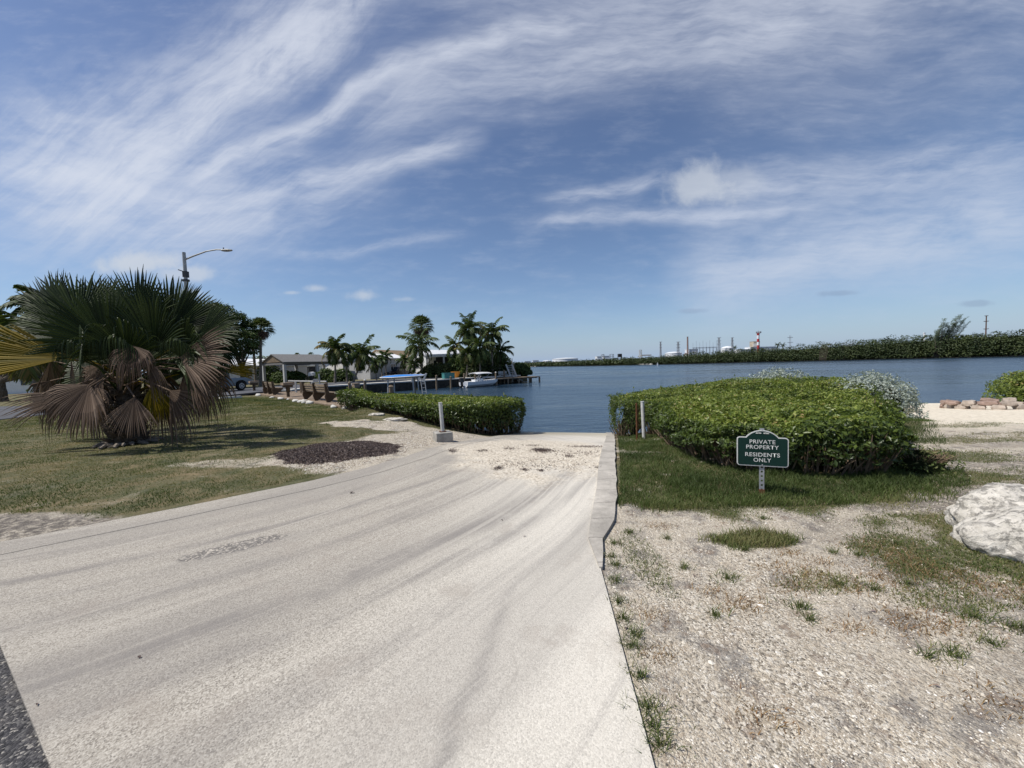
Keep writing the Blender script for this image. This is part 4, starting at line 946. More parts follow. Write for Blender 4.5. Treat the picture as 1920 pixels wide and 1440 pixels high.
PF = [
 # upper dark green fans
 ((150, 606), 108, 112, 1.0, .6, 'g', .05, .15, 15), ((195, 596), 96, 88, 1.1, 1.0, 'g', .05, .2, 10), ((262, 612), 92, 112, 1.2, .3, 'g', .05, .2, 0),
 ((318, 620), 72, 108, 1.1, .2, 'g', .08, .2, 5), ((105, 600), 112, 100, .7, .9, 'g', .05, .2, 10), ((330, 606), 78, 88, 1.1, .8, 'g', .05, .2, 10), ((352, 632), 48, 98, .95, .5, 'g', .1, .2, 10), ((372, 636), 30, 95, .8, -.1, 'g', .15, .2, 0),
 ((140, 628), 150, 122, .45, -.1, 'g', .12, .25, 0), ((108, 640), 138, 100, .8, .8, 'g', .1, .2, 10),
 ((205, 650), 112, 118, 1.25, -.5, 'g', .10, .2, -15), ((290, 655), 82, 118, 1.3, -.4, 'g', .12, .2, -15), ((150, 660), 95, 105, .9, -.3, 'g', .3, .2, -10),
 ((345, 665), 62, 100, 1.0, -.5, 'g', .35, .2, -20), ((240, 668), 95, 100, 1.4, -.8, 'g', .5, .2, -25), ((320, 668), 20, 105, .9, -.6, 'g', .9, .1, -15),
 ((150, 662), 45, 85, 1.0, -.9, 'g', .9, .1, -30), ((190, 640), 20, 60, .6, .2, 'g', .1, .2, 0), ((285, 640), 100, 105, 1.2, 1.3, 'g', .1, .2, 30), ((180, 650), 140, 100, 1.1, 1.5, 'g', .2, .2, 30), ((340, 655), 40, 95, 1.1, 1.4, 'g', .3, .2, 30), ((240, 670), 80, 95, 1.3, 2.0, 'g', .5, .2, 45),
 ((385, 668), -12, 60, .8, .3, 'g', .8, .1, 0), ((225, 640), 60, 120, 1.0, .7, 'g', .1, .2, 15),
 ((400, 648), -8, 62, 1.1, .4, 'g', .5, .2, 10), ((205, 655), 96, 128, 1.3, .9, 'g', .05, .2, 20), ((300, 650), 78, 112, 1.3, .7, 'g', .05, .2, 20), ((365, 655), 48, 100, 1.0, .2, 'g', .1, .2, 5), ((255, 690), 100, 90, 1.3, .2, 'g', .3, .2, 20), ((180, 690), 120, 90, 1.2, .3, 'g', .3, .2, 20), ((320, 700), 60, 90, 1.2, .3, 'g', .3, .2, 20),
 # yellow
 ((122, 672), 173, 150, .42, -.5, 'y', .05, .3, -5), ((118, 664), 158, 112, .22, -.35, 'y', .08, .3, 0), ((392, 690), -4, 92, .20, .3, 'y', .05, .2, 0), ((395, 625), 28, 40, .4, .6, 'y', .1, .2, 0), ((285, 722), -70, 62, .6, -.5, 'y', .8, .1, -10),
 ((215, 705), 115, 85, 1.1, .5, 'g', .5, .2, 10), ((285, 705), 65, 85, 1.1, .5, 'g', .5, .2, 10), ((180, 700), 170, 85, .9, .2, 'g', .7, .2, 0), ((320, 705), 10, 85, .9, .2, 'g', .7, .2, 0), ((240, 700), -95, 70, 1.1, .5, 'd', .6, .1, 15), ((270, 705), -60, 80, .8, .2, 'd', .7, .1, 5), ((205, 715), -125, 75, .8, .1, 'd', .7, .1, 5),
 ((235, 668), 88, 70, 1.5, -.95, 'g', 1.3, .1, -30), ((150, 672), 110, 62, 1.2, -.8, 'g', 1.3, .1, -25), ((340, 672), 65, 66, 1.2, -.7, 'g', 1.3, .1, -25), ((190, 668), 60, 60, 1.0, -.9, 'g', 1.4, .1, -25), ((385, 668), 5, 62, .9, -.2, 'g', 1.3, .1, -10),
 ((165, 745), -110, 95, 1.1, .6, 'd', .6, .1, 15), ((95, 720), -130, 70, .8, .3, 'd', .9, .1, 10), ((375, 705), -50, 80, .8, .1, 'd', .9, .1, 5), ((130, 715), -100, 80, .8, .2, 'd', .8, .1, 0),
 # brown skirt
 ((250, 655), -92, 62, 1.35, -1.1, 'd', .9, .1, -20), ((268, 672), -55, 90, .35, -1.0, 'd', .7, .1, -10), ((338, 676), -4, 112, .80, -.8, 'd', .12, .25, -8), ((350, 700), -30, 90, .6, -.6, 'd', .3, .2, -8),
 ((350, 690), -65, 80, .8, -.5, 'd', .8, .1, 0), ((168, 727), -112, 98, 1.25, -1.1, 'd', .35, .2, -20), ((178, 732), -62, 72, .9, -.9, 'd', .5, .2, -15),
 ((252, 750), -92, 76, .85, -1.15, 'd', .12, .15, -12), ((318, 738), -42, 92, .75, -.6, 'd', .9, .1, -10), ((300, 745), -72, 78, .7, -.3, 'd', .6, .1, 0),
 ((134, 678), -92, 56, .22, -.7, 'd', .2, .1, 0), ((148, 742), -166, 132, .28, -.7, 'd', .15, .15, -10), ((120, 735), -140, 85, .6, -.4, 'd', .9, .1, 0),
 ((95, 682), -80, 78, .7, .4, 'd', .8, .1, 10), ((205, 700), -100, 70, .9, .6, 'd', .9, .1, 20), ((300, 700), -80, 75, 1.0, .8, 'd', .9, .1, 20), ((360, 715), -70, 75, .6, .6, 'd', .9, .1, 10), ((160, 715), -120, 80, .8, .9, 'd', .9, .1, 20), ((230, 735), -95, 60, .8, 1.2, 'd', .6, .1, 25), ((195, 690), -130, 80, .9, -.2, 'd', .9, .1, 0),
]
for hub, dg_, rp, spd, dy, ty, dro, cup, til in PF: add_frond(hub, dg_, rp, spd, dy, ty, dro, cup, til, yaw=rr_.uniform(-30, 30))
# ------------------------------------------------------------------ sign
sx, sy = 2.755, 4.22; sgz = gh(sx, sy)
YAW = R(-21)
sg = thing('property_sign', 'small dark green sign with a white rim and white letters on a perforated steel post', 'sign', (sx, sy, sgz), YAW)
zb = AT(1428, 874, sy)[2]-sgz
def outline(e):
    w_, hb, hs = .246-e, 0+e, .325-e; rc = .03; pts = []
    def arc(cx, cy, r, a0, a1, n=6):
        for i in range(n+1):
            a = R(a0+(a1-a0)*i/n); pts.append((cx+r*math.cos(a), cy+r*math.sin(a)))
    rc_ = max(.008, rc-e)
    arc(-w_+rc_, hb+rc_, rc_, 180, 270); arc(w_-rc_, hb+rc_, rc_, 270, 360); arc(w_-rc_, hs-rc_, rc_, 0, 90)
    aw = .158-e*.6; ah = .078
    rr2 = (aw*aw+ah*ah)/(2*ah); cy = hs+ah-rr2; a0 = math.degrees(math.asin(aw/rr2))
    pts.append((aw+.012, hs)); arc(0, cy, rr2, 90-a0, 90+a0, 14); pts.append((-aw-.012, hs))
    arc(-w_+rc_, hs-rc_, rc_, 90, 180)
    return pts
mb = MB(); mb.prism([(x, z+zb) for x, z in outline(0)], -.006, .006, lambda x, y, t_: (x, t_, y)); mb.build('rim', sign_white, sg)
mb = MB(); mb.prism([(x, z+zb) for x, z in outline(.010)], -.0085, -.0055, lambda x, y, t_: (x, t_, y)); mb.build('panel', sign_green, sg)
def text(s_, wtgt, cap, cx, cz, parent, y=-.0095, mt=None, name='lettering'):
    cu_ = bpy.data.curves.new('t', 'FONT'); cu_.body = s_; cu_.size = 1; cu_.extrude = 0; cu_.offset = .012; cu_.space_character = 1.08
    o = bpy.data.objects.new('t', cu_); C.objects.link(o); dg_ = bpy.context.evaluated_depsgraph_get()
    me = bpy.data.meshes.new_from_object(o.evaluated_get(dg_)); bpy.data.objects.remove(o)
    xs = [v.co.x for v in me.vertices]; ys = [v.co.y for v in me.vertices]
    kx = wtgt/(max(xs)-min(xs)); ky = cap/(max(ys)-min(ys))
    for v in me.vertices:
        v.co = (cx+(v.co.x-(max(xs)+min(xs))/2)*kx, y, cz+(v.co.y-(max(ys)+min(ys))/2)*ky)
    me.materials.clear(); me.materials.append(mt or sign_white)
    o = bpy.data.objects.new(name, me); C.objects.link(o); o.parent = parent; return o
text('PRIVATE', .245, .044, 0, zb+.275, sg); text('PROPERTY', .31, .044, 0, zb+.215, sg)
text('RESIDENTS', .33, .044, 0, zb+.130, sg); text('ONLY', .168, .044, 0, zb+.070, sg)
mb = MB()
for sgn in (-1, 1):
    for q_, r_q in ((.018, .007), (.034, .010), (.053, .008)):
        pts = [(sgn*q_+r_q*math.cos(a), -.0105, zb+.372+r_q*.6*math.sin(a)) for a in [i*PI/5 for i in range(11)]]
        mb.tube(pts, .0018, 4, False)
    mb.tube([(sgn*.01, -.0105, zb+.366), (sgn*.065, -.0105, zb+.366)], .0014, 4)
mb.build('scroll_ornament', sign_white, sg)
pc_ = MB()
for i in range(15):
    z_ = -.05+i*.0508
    if z_ > zb+.40: break
    hgt = .0508
    for xx in (-.017, .017): pc_.box((xx, .012, z_+hgt/2), (.014, .003, hgt))
    pc_.box((0, .012, z_+.0508), (.02, .003, .030))
    for xx in (-.0225, .0225): pc_.box((xx, .018, z_+hgt/2), (.003, .013, hgt))
pc_.box((0, .012, zb+.412), (.046, .003, .02))
pc_.build('post', galv, sg)
mb = MB(); mb.box((0, .0135, .03), (.052, .022, .10)); mb.build('rusty_foot', rust, sg)
for z_ in (zb+.018, zb+.398):
    mb = MB(); mb.tube([(0, -.010, z_), (0, -.014, z_)], .007, 8); mb.build('bolt', galv, sg)

# posts
kx, ky, pz = GG(1208, 823)
p = thing('marker_post', 'grey-white round post standing in front of the large hedge, beside a rusty stake', 'post', (kx, ky, pz), group='white posts flanking the ramp')
mb = MB(); ph_ = AT(1205, 754, ky)[2]-pz; mb.tube([(0, 0, -.1), (-.02, 0, ph_*.5), (-.035, 0, ph_)], [.045, .045, .045], 14); mb.build('pipe', pvc, p)
mb = MB(); mb.tube([(-.035, 0, ph_+.001), (-.035, 0, ph_+.02)], .049, 14); mb.build('cap', pvc, p)
p = thing('rusty_stake', 'thin rusty stake with a chain left of the round post by the large hedge', 'stake', (kx-.17, ky+.05, pz))
mb = MB(); mb.tube([(0, 0, -.1), (0, 0, .92)], .022, 8); mb.build('bar', rust, p)
mb = MB()
for i in range(14): mb.tube([(.04+.012*(i % 2)+.013*math.cos(a), .0, .83-i*.045+.026*math.sin(a)) for a in [j*PI/4 for j in range(9)]], .005, 5, False)
mb.build('chain', rust, p)['kind'] = 'stuff'
bz = gh(-2.08, 11.2)
kx, ky, bz = GG(828, 829); p = thing('concrete_block', 'square concrete block at the left head of the ramp, carrying a post', 'block', (kx, ky+.2, bz-.02), R(24))
mb = MB(); mb.box((0, 0, .09), (.42, .40, .30), taper=.96); mb.build('block_body', concrete_old, p, bevel=.012)
mb = MB(); mb.box((0, 0, .253), (.16, .16, .008)); mb.build('base_plate', rust, p)
p = thing('marker_post', 'grey-white round post standing on the concrete block at the end of the long hedge', 'post', (kx, ky+.2, bz+.237), group='white posts flanking the ramp')
mb = MB(); ph_ = AT(826, 756, ky+.2)[2]-(bz+.237); mb.tube([(0, 0, 0), (-.015, 0, ph_*.5), (-.03, 0, ph_)], .045, 14); mb.build('pipe', pvc, p)
mb = MB(); mb.tube([(-.03, 0, ph_+.001), (-.03, 0, ph_+.02)], .049, 14); mb.build('cap', pvc, p)

# boulder
def rock(name, label, cat, c, rad, m, seed, sub=5, amp=.16, rough=.05, group=None, rz=0):
    import bmesh
    bm = bmesh.new(); bmesh.ops.create_icosphere(bm, subdivisions=sub, radius=1)
    for v in bm.verts:
        p_ = v.co.copy(); q_ = Vector((p_.x*1.1+seed*7, p_.y*1.1, p_.z*1.1))
        d = 1+amp*mnoise.noise(q_*1.4)*2+rough*mnoise.noise(q_*5)*1.6+rough*.7*mnoise.noise(q_*12)
        p_ = p_*d
        if p_.z < -.35: p_.z = -.35+(p_.z+.35)*.2
        v.co = (p_.x*rad[0], p_.y*rad[1], p_.z*rad[2])
    me = bpy.data.meshes.new(name); bm.to_mesh(me); bm.free(); me.materials.append(m)
    me.polygons.foreach_set('use_smooth', [True]*len(me.polygons))
    o = bpy.data.objects.new(name, me); C.objects.link(o); o.location = c; o.rotation_euler = (0, 0, rz)
    if label: tag(o, label, cat, group)
    return o
m = bpy.data.materials.new('cap_rock'); m.use_nodes = True; t = NT(m.node_tree); b = t.n['Principled BSDF']
P_ = t.node('ShaderNodeTexCoord').outputs['Object']
n1 = t.noise(P_, 6.5, 9, .8, .6); n2 = t.noise(P_, 16, 6, .7, .3); v1 = t.voro(t.jit(P_, t.noise(P_, 9, 3, .6, color=True), .08), 26)
c = t.ramp(n1, [(.28, (.24, .22, .19)), (.42, (.50, .465, .40)), (.56, (.68, .635, .56)), (.75, (.78, .74, .67))])
c = t.mix(t.math('MULTIPLY', t.sstep(n2, .53, .42), .7), c, (.13, .12, .105))
t.put(b.inputs['Base Color'], c); b.inputs['Roughness'].default_value = .95
h_ = t.math('ADD', t.math('MULTIPLY', n1, 2.2), t.math('ADD', t.math('MULTIPLY', n2, 1.3), t.math('MULTIPLY', v1, .8)))
t.put(b.inputs['Normal'], t.bump(h_, .8, .018)); caprock = m
rt = thing('boulder', 'large pitted white limestone boulder on the bare ground at the right edge', 'rock', (4.1, 2.95, 1.08))
o = rock('front_lobe', None, None, (-.03, -.10, .08), (.58, .37, .27), caprock, 3, amp=.09, rough=.035, rz=R(-12)); o.parent = rt
o = rock('back_lobe', None, None, (.24, .16, .13), (.55, .34, .32), caprock, 5, amp=.09, rough=.04, rz=R(-20)); o.parent = rt

# white flat stones by the hedge
for i, (x_, y_, a_, lb) in enumerate(((-3.75, 12.05, .36, 'flat white stone on the grass in front of the long hedge, the larger of two'), (-4.6, 12.9, .26, 'flat white stone half under the long hedge, the smaller of two'))):
    rock('flat_stone', lb, 'stone', (x_, y_, gh(x_, y_)+.015), (a_, a_*.55, .07), caprock, 11+i, 4, group='flat white stones')

# stone ring on the beach
rr_ = random.Random(17); rc = (19.3, 15.1); rz_ = gh(*rc)
def chunk(name, size, m, seed):
    import bmesh
    bm = bmesh.new(); bmesh.ops.create_cube(bm, size=1); bmesh.ops.subdivide_edges(bm, edges=bm.edges[:], cuts=3, use_grid_fill=True)
    for v in bm.verts:
        p_ = v.co; n_ = mnoise.noise(Vector((p_.x*2+seed, p_.y*2, p_.z*2)))
        k = 1-.22*(abs(p_.x)*abs(p_.y)*abs(p_.z)*8)+.12*n_
        v.co = Vector((p_.x*size[0]*k, p_.y*size[1]*k, p_.z*size[2]*k))
    me = bpy.data.meshes.new(name); bm.to_mesh(me); bm.free(); me.materials.append(m); return me
mesh_v = [chunk('edging_stone', s_, m_, i*3.1) for i, (s_, m_) in enumerate((((.42, .26, .17), brick_m), ((.36, .30, .20), brick_p), ((.50, .28, .15), brick_m), ((.34, .26, .22), brick_p), ((.45, .30, .18), brick_m)))]
for lay in range(2):
    for k in range(15):
        a = R(118+k*20.5+lay*9); 
        if lay == 1 and rr_.random() < .3: continue
        o = bpy.data.objects.new('edging_stone', rr_.choice(mesh_v)); C.objects.link(o); pale = o.data.materials[0] == brick_p
        rr0 = 1.35+rr_.uniform(-.06, .06)
        o.location = (rc[0]+math.cos(a)*rr0*1.15, rc[1]+math.sin(a)*rr0, gh(rc[0]+math.cos(a)*rr0, rc[1]+math.sin(a)*rr0)+.07+lay*.165); o.rotation_euler = (rr_.uniform(-.1, .1), rr_.uniform(-.1, .1), a+PI/2+rr_.uniform(-.25, .25))
        tag(o, '%s rough stone block in the %s course of the low ring on the beach' % ('pale tan' if pale else 'reddish', 'upper' if lay else 'lower'), 'stone', 'rough stones of the ring on the beach')
bq_ = thing('stone_bench', 'grey slab bench beside the green shrub at the right edge', 'bench', (21.9, 15.6, gh(21.9, 15.6)), R(12))
mb = MB(); mb.box((.3, 0, .50), (1.5, .45, .09)); mb.build('seat', concrete_old, bq_, bevel=.02)
for xx in (-.2, .8):
    mb = MB(); mb.box((xx, 0, .225), (.16, .36, .45)); mb.build('leg', concrete_old, bq_)

# ------------------------------------------------------------------ deck and benches
dA = np.array([-5.6, 15.08]); dB = np.array([-20.2, 30.2]); dd_ = (dB-dA)/np.linalg.norm(dB-dA); dn_ = np.array([-dd_[1], dd_[0]])*-1
if dn_[0] < 0: dn_ = -dn_
DL = float(np.linalg.norm(dB-dA)); ang = math.atan2(dd_[1], dd_[0])
deck = thing('wooden_deck', 'long low weathered plank deck between the lawn and the boat basin', 'deck', (dA[0], dA[1], 0), ang)
# local: x along the edge away from the viewer, -y towards the water
DW = 3.3; DZ = 1.0
mb = MB(); k = 0.0; rr_ = random.Random(4)
while k < DL:
    mb.box((k+.07, -DW/2, DZ-.02+rr_.uniform(-.004, .004)), (.132, DW, .04)); k += .145
mb.build('planks', wood_deck, deck)
mb = MB(); mb.box((DL/2, .03, DZ-.06), (DL, .045, .15)); mb.build('fascia', wood_grey, deck)
mb = MB(); mb.box((DL/2, .06, DZ-.20), (DL, .06, .10)); mb.build('lower_beam', wood_brown, deck)
for i in range(9):
    mb = MB(); mb.box((.5+i*DL/9, -.05, DZ-.5), (.12, .12, .9)); mb.build('leg', wood_grey, deck)
    mb = MB(); mb.box((.5+i*DL/9, -DW+.15, DZ-1.0), (.18, .18, 2.0)); mb.build('leg', wood_grey, deck)
def along(px):
    d = ray(px, 735); k = d[0]
    P0 = dA+dn_*.45
    s_ = (P0[0]-k*P0[1])/(k*dd_[1]-dd_[0]); q_ = P0+dd_*s_; return q_, s_
def bench(s0, s1, n, label):
    q_ = dA+dn_*.35+dd_*s0
    b_ = thing('deck_bench', label, 'bench', (q_[0], q_[1], DZ), ang, 'slatted benches on the deck')
    L = s1-s0
    for i in range(n):
        x_ = L*i/(n-1); mb = MB()
        mb.prism([(0, -.02), (.12, -.02), (.62, .40), (.62, .46), (.14, .46), (.02, .98), (-.11, .98), (-.06, .46), (-.10, .30)][::-1], -.045, .045, lambda u_, v_, t_, x_=x_: (x_+t_, -u_-.05, v_))
        mb.build('bracket', wood_dark, b_)
    for k_ in range(4):
        mb = MB(); mb.box((L/2, -.20-.13*k_, .48), (L+.2, .115, .035)); mb.build('seat_slat', wood_grey, b_)
    for k_ in range(3):
        mb = MB(); mb.box((L/2, -.12+.035*k_, .60+.13*k_), (L+.2, .035, .115)); mb.build('back_slat', wood_grey, b_)
    return b_
bench(along(614)[1], along(572)[1], 3, 'slatted wooden bench on the deck, the nearer and larger of the two')
bench(along(514)[1], along(497)[1], 3, 'slatted wooden bench at the far end of the deck, the smaller of the two')
for px_i, lb in ((540, 'square wooden table on a tapered pedestal between the two deck benches'), (477, 'square wooden table on a tapered pedestal at the far end of the deck')):
    q_, s_ = along(px_i)
    tb = thing('pedestal_table', lb, 'table', (q_[0], q_[1], DZ), ang, 'pedestal tables on the deck')
    mb = MB(); mb.box((0, 0, .86), (.66, .66, .16)); mb.build('tabletop', wood_deck, tb)
    mb = MB(); mb.box((0, 0, .70), (.50, .50, .16)); mb.box((0, 0, .31), (.16, .16, .62)); mb.prism([(-.08, .3), (.08, .3), (.25, .62), (-.25, .62)], -.08, .08, lambda u_, v_, t_: (u_, t_, v_)); mb.build('pedestal', wood_dark, tb)
q_ = G(664, 727, 1.0); tb = thing('planter_box', 'pale tan wooden box on the near end of the deck beside the hedge', 'box', (q_[0], q_[1]+.4, DZ), ang)
mb = MB(); mb.box((0, 0, .18), (.62, .5, .36)); mb.build('box_body', wood_deck, tb); mb = MB(); mb.box((0, 0, .375), (.7, .58, .03)); mb.build('lid', wood_deck, tb)
rr_ = random.Random(23)
for i in range(16):
    s_ = rr_.uniform(2, DL-1); q_ = dA+dd_*s_-dn_*rr_.uniform(.0, .3); sz = rr_.uniform(.10, .24)
    rock('rubble_stone', 'pale rubble stone at the foot of the deck edge', 'stone', (q_[0], q_[1], gh(q_[0], q_[1])+.03), (sz, sz*.7, sz*.55), conc_white, 30+i, 2, .2, .1, 'rubble stones under the deck edge')
# rail behind the benches
ra = thing('deck_rail', 'thin white rail on posts along the far side of the deck', 'railing', (0, 0, 0))
a0 = Vector(AT(541, 714, 31)); a1 = Vector(AT(612, 715, 27)); mb = MB(); mb.bar(a0, a1, .08, .08); mb.build('top_rail', pvc, ra)
for f_ in (0, .2, .35, .65, 1): 
    q_ = a0.lerp(a1, f_); mb = MB(); mb.bar(q_-Vector((0, 0, .05)), Vector((q_.x, q_.y, -1.2)), .12); mb.build('rail_post', pvc if f_ in (.2, .65) else wood_grey, ra)
q_ = Vector(AT(601, 735, 26)); po_ = thing('leaning_board', 'narrow white board leaning on the deck, tall and slightly tilted', 'board', (q_.x, q_.y, DZ), R(10))
mb = MB(); mb.bar((0, 0, 0), (-.05, 0, 1.45), .20, .05); mb.build('board', pvc, po_); mb = MB(); mb.box((-.28, .02, .98), (.30, .06, .24)); mb.build('box', pvc, po_)

# blue-topped stand
q_ = G(745, 737, 1.0); bt = thing('blue_topped_rack', 'raised metal rack with a bright blue cover standing behind the hedge', 'rack', (q_[0], 26.5, DZ-.2), R(4))
s_ = 26.5/720; x0_ = (ray(745, 705)[0]*26.5)-q_[0]
zt = AT(760, 706, 26.5)[2]-(DZ-.2)
import bmesh
mb = MB(); n_ = 12
top = [(-1.05, -.25, 0), (-.9, -.45, 0), (-.2, -.55, -.01), (.9, -.50, .03), (1.75, -.35, .07), (1.8, .25, .09), (.9, .5, .12), (-.2, .5, .12), (-1.0, .35, .06)]
mb.add([(x0_+a, b_, zt+c_) for a, b_, c_ in top]+[(x0_+a, b_, zt+c_-.05) for a, b_, c_ in top]+[(x0_+.3, 0, zt+.14)], [(i, (i+1) % 9, 19-1) for i in range(9)]+[(9+(i+1) % 9, 9+i, ) + (i, (i+1) % 9) for i in range(9)])
mb.build('cover', blue_tarp, bt)
mb = MB(); loop = [(x0_+a*1.04, b_*1.05, zt+c_-.03) for a, b_, c_ in top]; mb.tube(loop+[loop[0]], .05, 6, False); mb.build('rim', sign_white, bt)
for xx, yy in ((-.55, -.35), (-.3, .35), (1.1, -.35), (1.3, .35)):
    mb = MB(); mb.tube([(x0_+xx, yy, zt-.03), (x0_+xx*1.1-.02, yy*1.1, -.8)], .045, 6); mb.build('leg', pvc, bt)
mb = MB(); mb.bar((x0_-.6, -.35, zt-.30), (x0_-.28, .35, zt-.28), .05); mb.bar((x0_-.75, -.2, zt-.12), (x0_+1.7, -.2, zt-.05), .05); mb.build('cross_bar', pvc, bt)
# ------------------------------------------------------------------ seawall, dock
SW = [(-26, 33.6), (-19.3, 38.9), (-6.4, 51.2), (1.2, 57.2)]
def prism_path(mb, a, b_, w0, w1, z0, z1):
    a = Vector(a); b_ = Vector(b_); d = (b_-a).normalized(); n = Vector((-d.y, d.x))
    q = [a+n*w0, b_+n*w0, b_+n*w1, a+n*w1]
    mb.add([(p_.x, p_.y, z) for z in (z0, z1) for p_ in q], [(0, 3, 2, 1), (4, 5, 6, 7), (0, 1, 5, 4), (1, 2, 6, 5), (2, 3, 7, 6), (3, 0, 4, 7)])
sw = thing('seawall', 'dark tidal seawall with a pale concrete cap around the boat basin', 'wall', (0, 0, 0))
mb = MB(); mc = MB()
for i in range(1, 3):
    prism_path(mb, SW[i], SW[i+1], .45, -.15, -1.8, .97); prism_path(mc, SW[i], SW[i+1], 1.5, -.22, .972, 1.10)
prism_path(mb, (-19.3, 33.2), (-19.3, 38.9), -.15, .45, -1.8, .968)
prism_path(mc, (-19.3, 33.2), (-19.3, 38.7), -.22, .8, .965, 1.095)
wk = MB(); prism_path(wk, (-11.3, 46.6), (-.5, 56.0), 1.45, 7.5, .98, 1.06); tag(wk.build('path', conc_white), None, None, kind='structure')
mb.build('wall_face', wall_dark, sw); mc.build('cap', conc_white, sw)
dk = thing('timber_dock', 'small weathered dock on piles at the end of the palm-covered point', 'dock', (0, 0, 0))
d0 = Vector((-3.2, 53.2)); d1 = Vector((2.9, 57.8)); mb = MB(); prism_path(mb, d0, d1, -2.0, .1, .72, .86); mb.build('planks', wood_grey, dk)
d2 = Vector((2.7, 58.2)); mb = MB(); prism_path(mb, (0.6, 56.6), (3.4, 57.4), -1.2, .2, .62, .70); mb.build('lower_platform', wood_grey, dk)
for f_ in (0, .25, .5, .75, 1):
    for off in (-1.9, 0):
        d_ = (d1-d0).normalized(); n = Vector((-d_.y, d_.x)); q_ = d0.lerp(d1, f_)+n*off
        mb = MB(); mb.tube([(q_.x, q_.y, -1.5), (q_.x, q_.y, .80)], .13, 8); mb.build('pile', wood_grey, dk)
for px_i, ytop, Y_, col_, lb in ((818, 703, 45, wood_grey, 'slim grey mooring pile in front of the white seawall cap'), (870, 700, 50, wood_grey, 'mooring pile just behind the stern of the moored boat'), (891, 698, 51.5, pvc, 'white-capped mooring pile beside the boat canopy'), (929.5, 697, 51, pvc, 'white-topped mooring pile at the bow of the moored boat'), (945, 694, 54, wood_grey, 'dark mooring pile in front of the timber dock'), (655, 716, 30, wood_grey, 'short mooring pile behind the planter box'), (733, 722, 23, wood_grey, 'thick square-cut pile rising behind the long hedge'), (684, 711, 33, pvc, 'short pale pile in front of the grey road'), (845, 705, 47, wood_grey, 'pair pile beside the teal dock box'), (776, 703, 38, pvc, 'pale pile right of the blue-topped rack')):
    q_ = AT(px_i, ytop, Y_); pl_ = thing('mooring_pile', lb, 'pile', (q_[0], Y_, -1.4), group='mooring piles')
    r = .13 if Y_ > 29 else .16
    mb = MB(); mb.tube([(0, 0, 0), (0, 0, q_[2]+1.3)], [r, r*.9], 9); mb.build('shaft', wood_grey, pl_)
    mb = MB(); mb.tube([(0, 0, q_[2]+1.3), (0, 0, q_[2]+1.4)], [r*1.05, r*.5], 9); mb.build('cap', col_, pl_)
# davit-like slanting rails at the basin
for i, (px_i, yt) in enumerate(((772, 700), (783, 700), (793, 700))):
    a_ = Vector(AT(px_i, 711, 40)); b_ = Vector(AT(px_i+6, yt, 40)); pl_ = thing('slanted_post', 'short slanted pale post in a row beside the basin, %s of three' % ('leftmost', 'middle', 'rightmost')[i], 'post', tuple(a_), group='slanted posts by the basin')
    mb = MB(); mb.bar((0, 0, -.3), b_-a_, .22, .18); mb.build('shaft', pvc, pl_)
q_ = AT(796, 716, 39); ld = thing('dock_ladder', 'white swim ladder hanging down the seawall', 'ladder', (q_[0], q_[1], 0.2))
for xx in (-.2, .2):
    mb = MB(); mb.tube([(xx, 0, -.6), (xx-.2, 0, 1.4)], .045, 6); mb.build('rail', pvc, ld)
for k_ in range(5):
    mb = MB(); mb.bar((-.25-.05*k_+.03, 0, -.4+.4*k_), (.17-.05*k_+.03, 0, -.4+.4*k_), .05); mb.build('rung', pvc, ld)
q_ = AT(840, 708, 50); tq = thing('dock_box', 'teal-green storage box on the seawall cap', 'box', (q_[0], 50.3, 1.1), R(44)); mb = MB(); mb.box((0, 0, .35), (1.6, .6, .7)); mb.build('box_body', teal_m, tq); mb = MB(); mb.box((0, 0, .73), (1.66, .66, .06)); mb.build('lid', teal_m, tq)
q_ = AT(852, 706, 53); tq = thing('flower_pot', 'orange-yellow planter among the shrubs on the point', 'planter', (q_[0], 54.2, 1.05)); mb = MB(); mb.tube([(0, 0, 0), (0, 0, .6), (0, 0, .9)], [.35, .6, .7], 10); mb.build('pot', yellow_pot, tq)
pp_ = [(random.Random(2).gauss(0, .4), random.Random(i).gauss(0, .4), .9+.4*random.Random(i+50).random()) for i in range(60)]
V, Fq = leaves(np.array(pp_), np.tile([0, 0, 1.], (60, 1)), .4, .2, rngs(3)); npmesh('foliage', V, Fq, dark_leaf, tq, tint=np.full(240, .9))
# stair-like ramp raised over the dock
sr = thing('raised_gangway', 'grey slatted gangway tilted steeply up over the dock edge', 'gangway', tuple(AT(953, 710, 56)))
L0 = Vector(sr.location); A_ = Vector(AT(966, 716, 56))-L0; B_ = Vector(AT(950, 683, 56))-L0
for off in (0, .85):
    mb = MB(); mb.bar(A_+Vector((off-.35, off*.6, 0)), B_+Vector((off-.1, off*.6, 0)), .18, .22); mb.build('side_rail', pvc, sr)
for k_ in range(9):
    q_ = A_.lerp(B_, .15+k_*.095); mb = MB(); mb.bar(q_+Vector((-.3, 0, 0)), q_+Vector((.7, .5, 0)), .12, .06); mb.build('slat', galv, sr)
mb = MB(); q_ = A_.lerp(B_, .35); mb.bar(q_, q_+Vector((1.5, .2, -.75)), .3, .2); mb.build('brace', galv, sr)
for px_i, yt, Yq in ((960, 672, 57), (963, 679, 58)):
    q_ = AT(px_i, yt, Yq); pl_ = thing('dock_pole', 'thin %s pole rising above the timber dock' % ('tall yellowish' if px_i == 960 else 'shorter pale'), 'pole', (q_[0], Yq, .7)); mb = MB(); mb.tube([(0, 0, 0), (0, 0, q_[2]-.7)], .06, 6); mb.build('shaft', tan_wall, pl_)
q_ = AT(944, 703, 56.5); bn = thing('dock_bench', 'pale bench standing on the timber dock', 'bench', (q_[0], 56.2, .86), R(37))
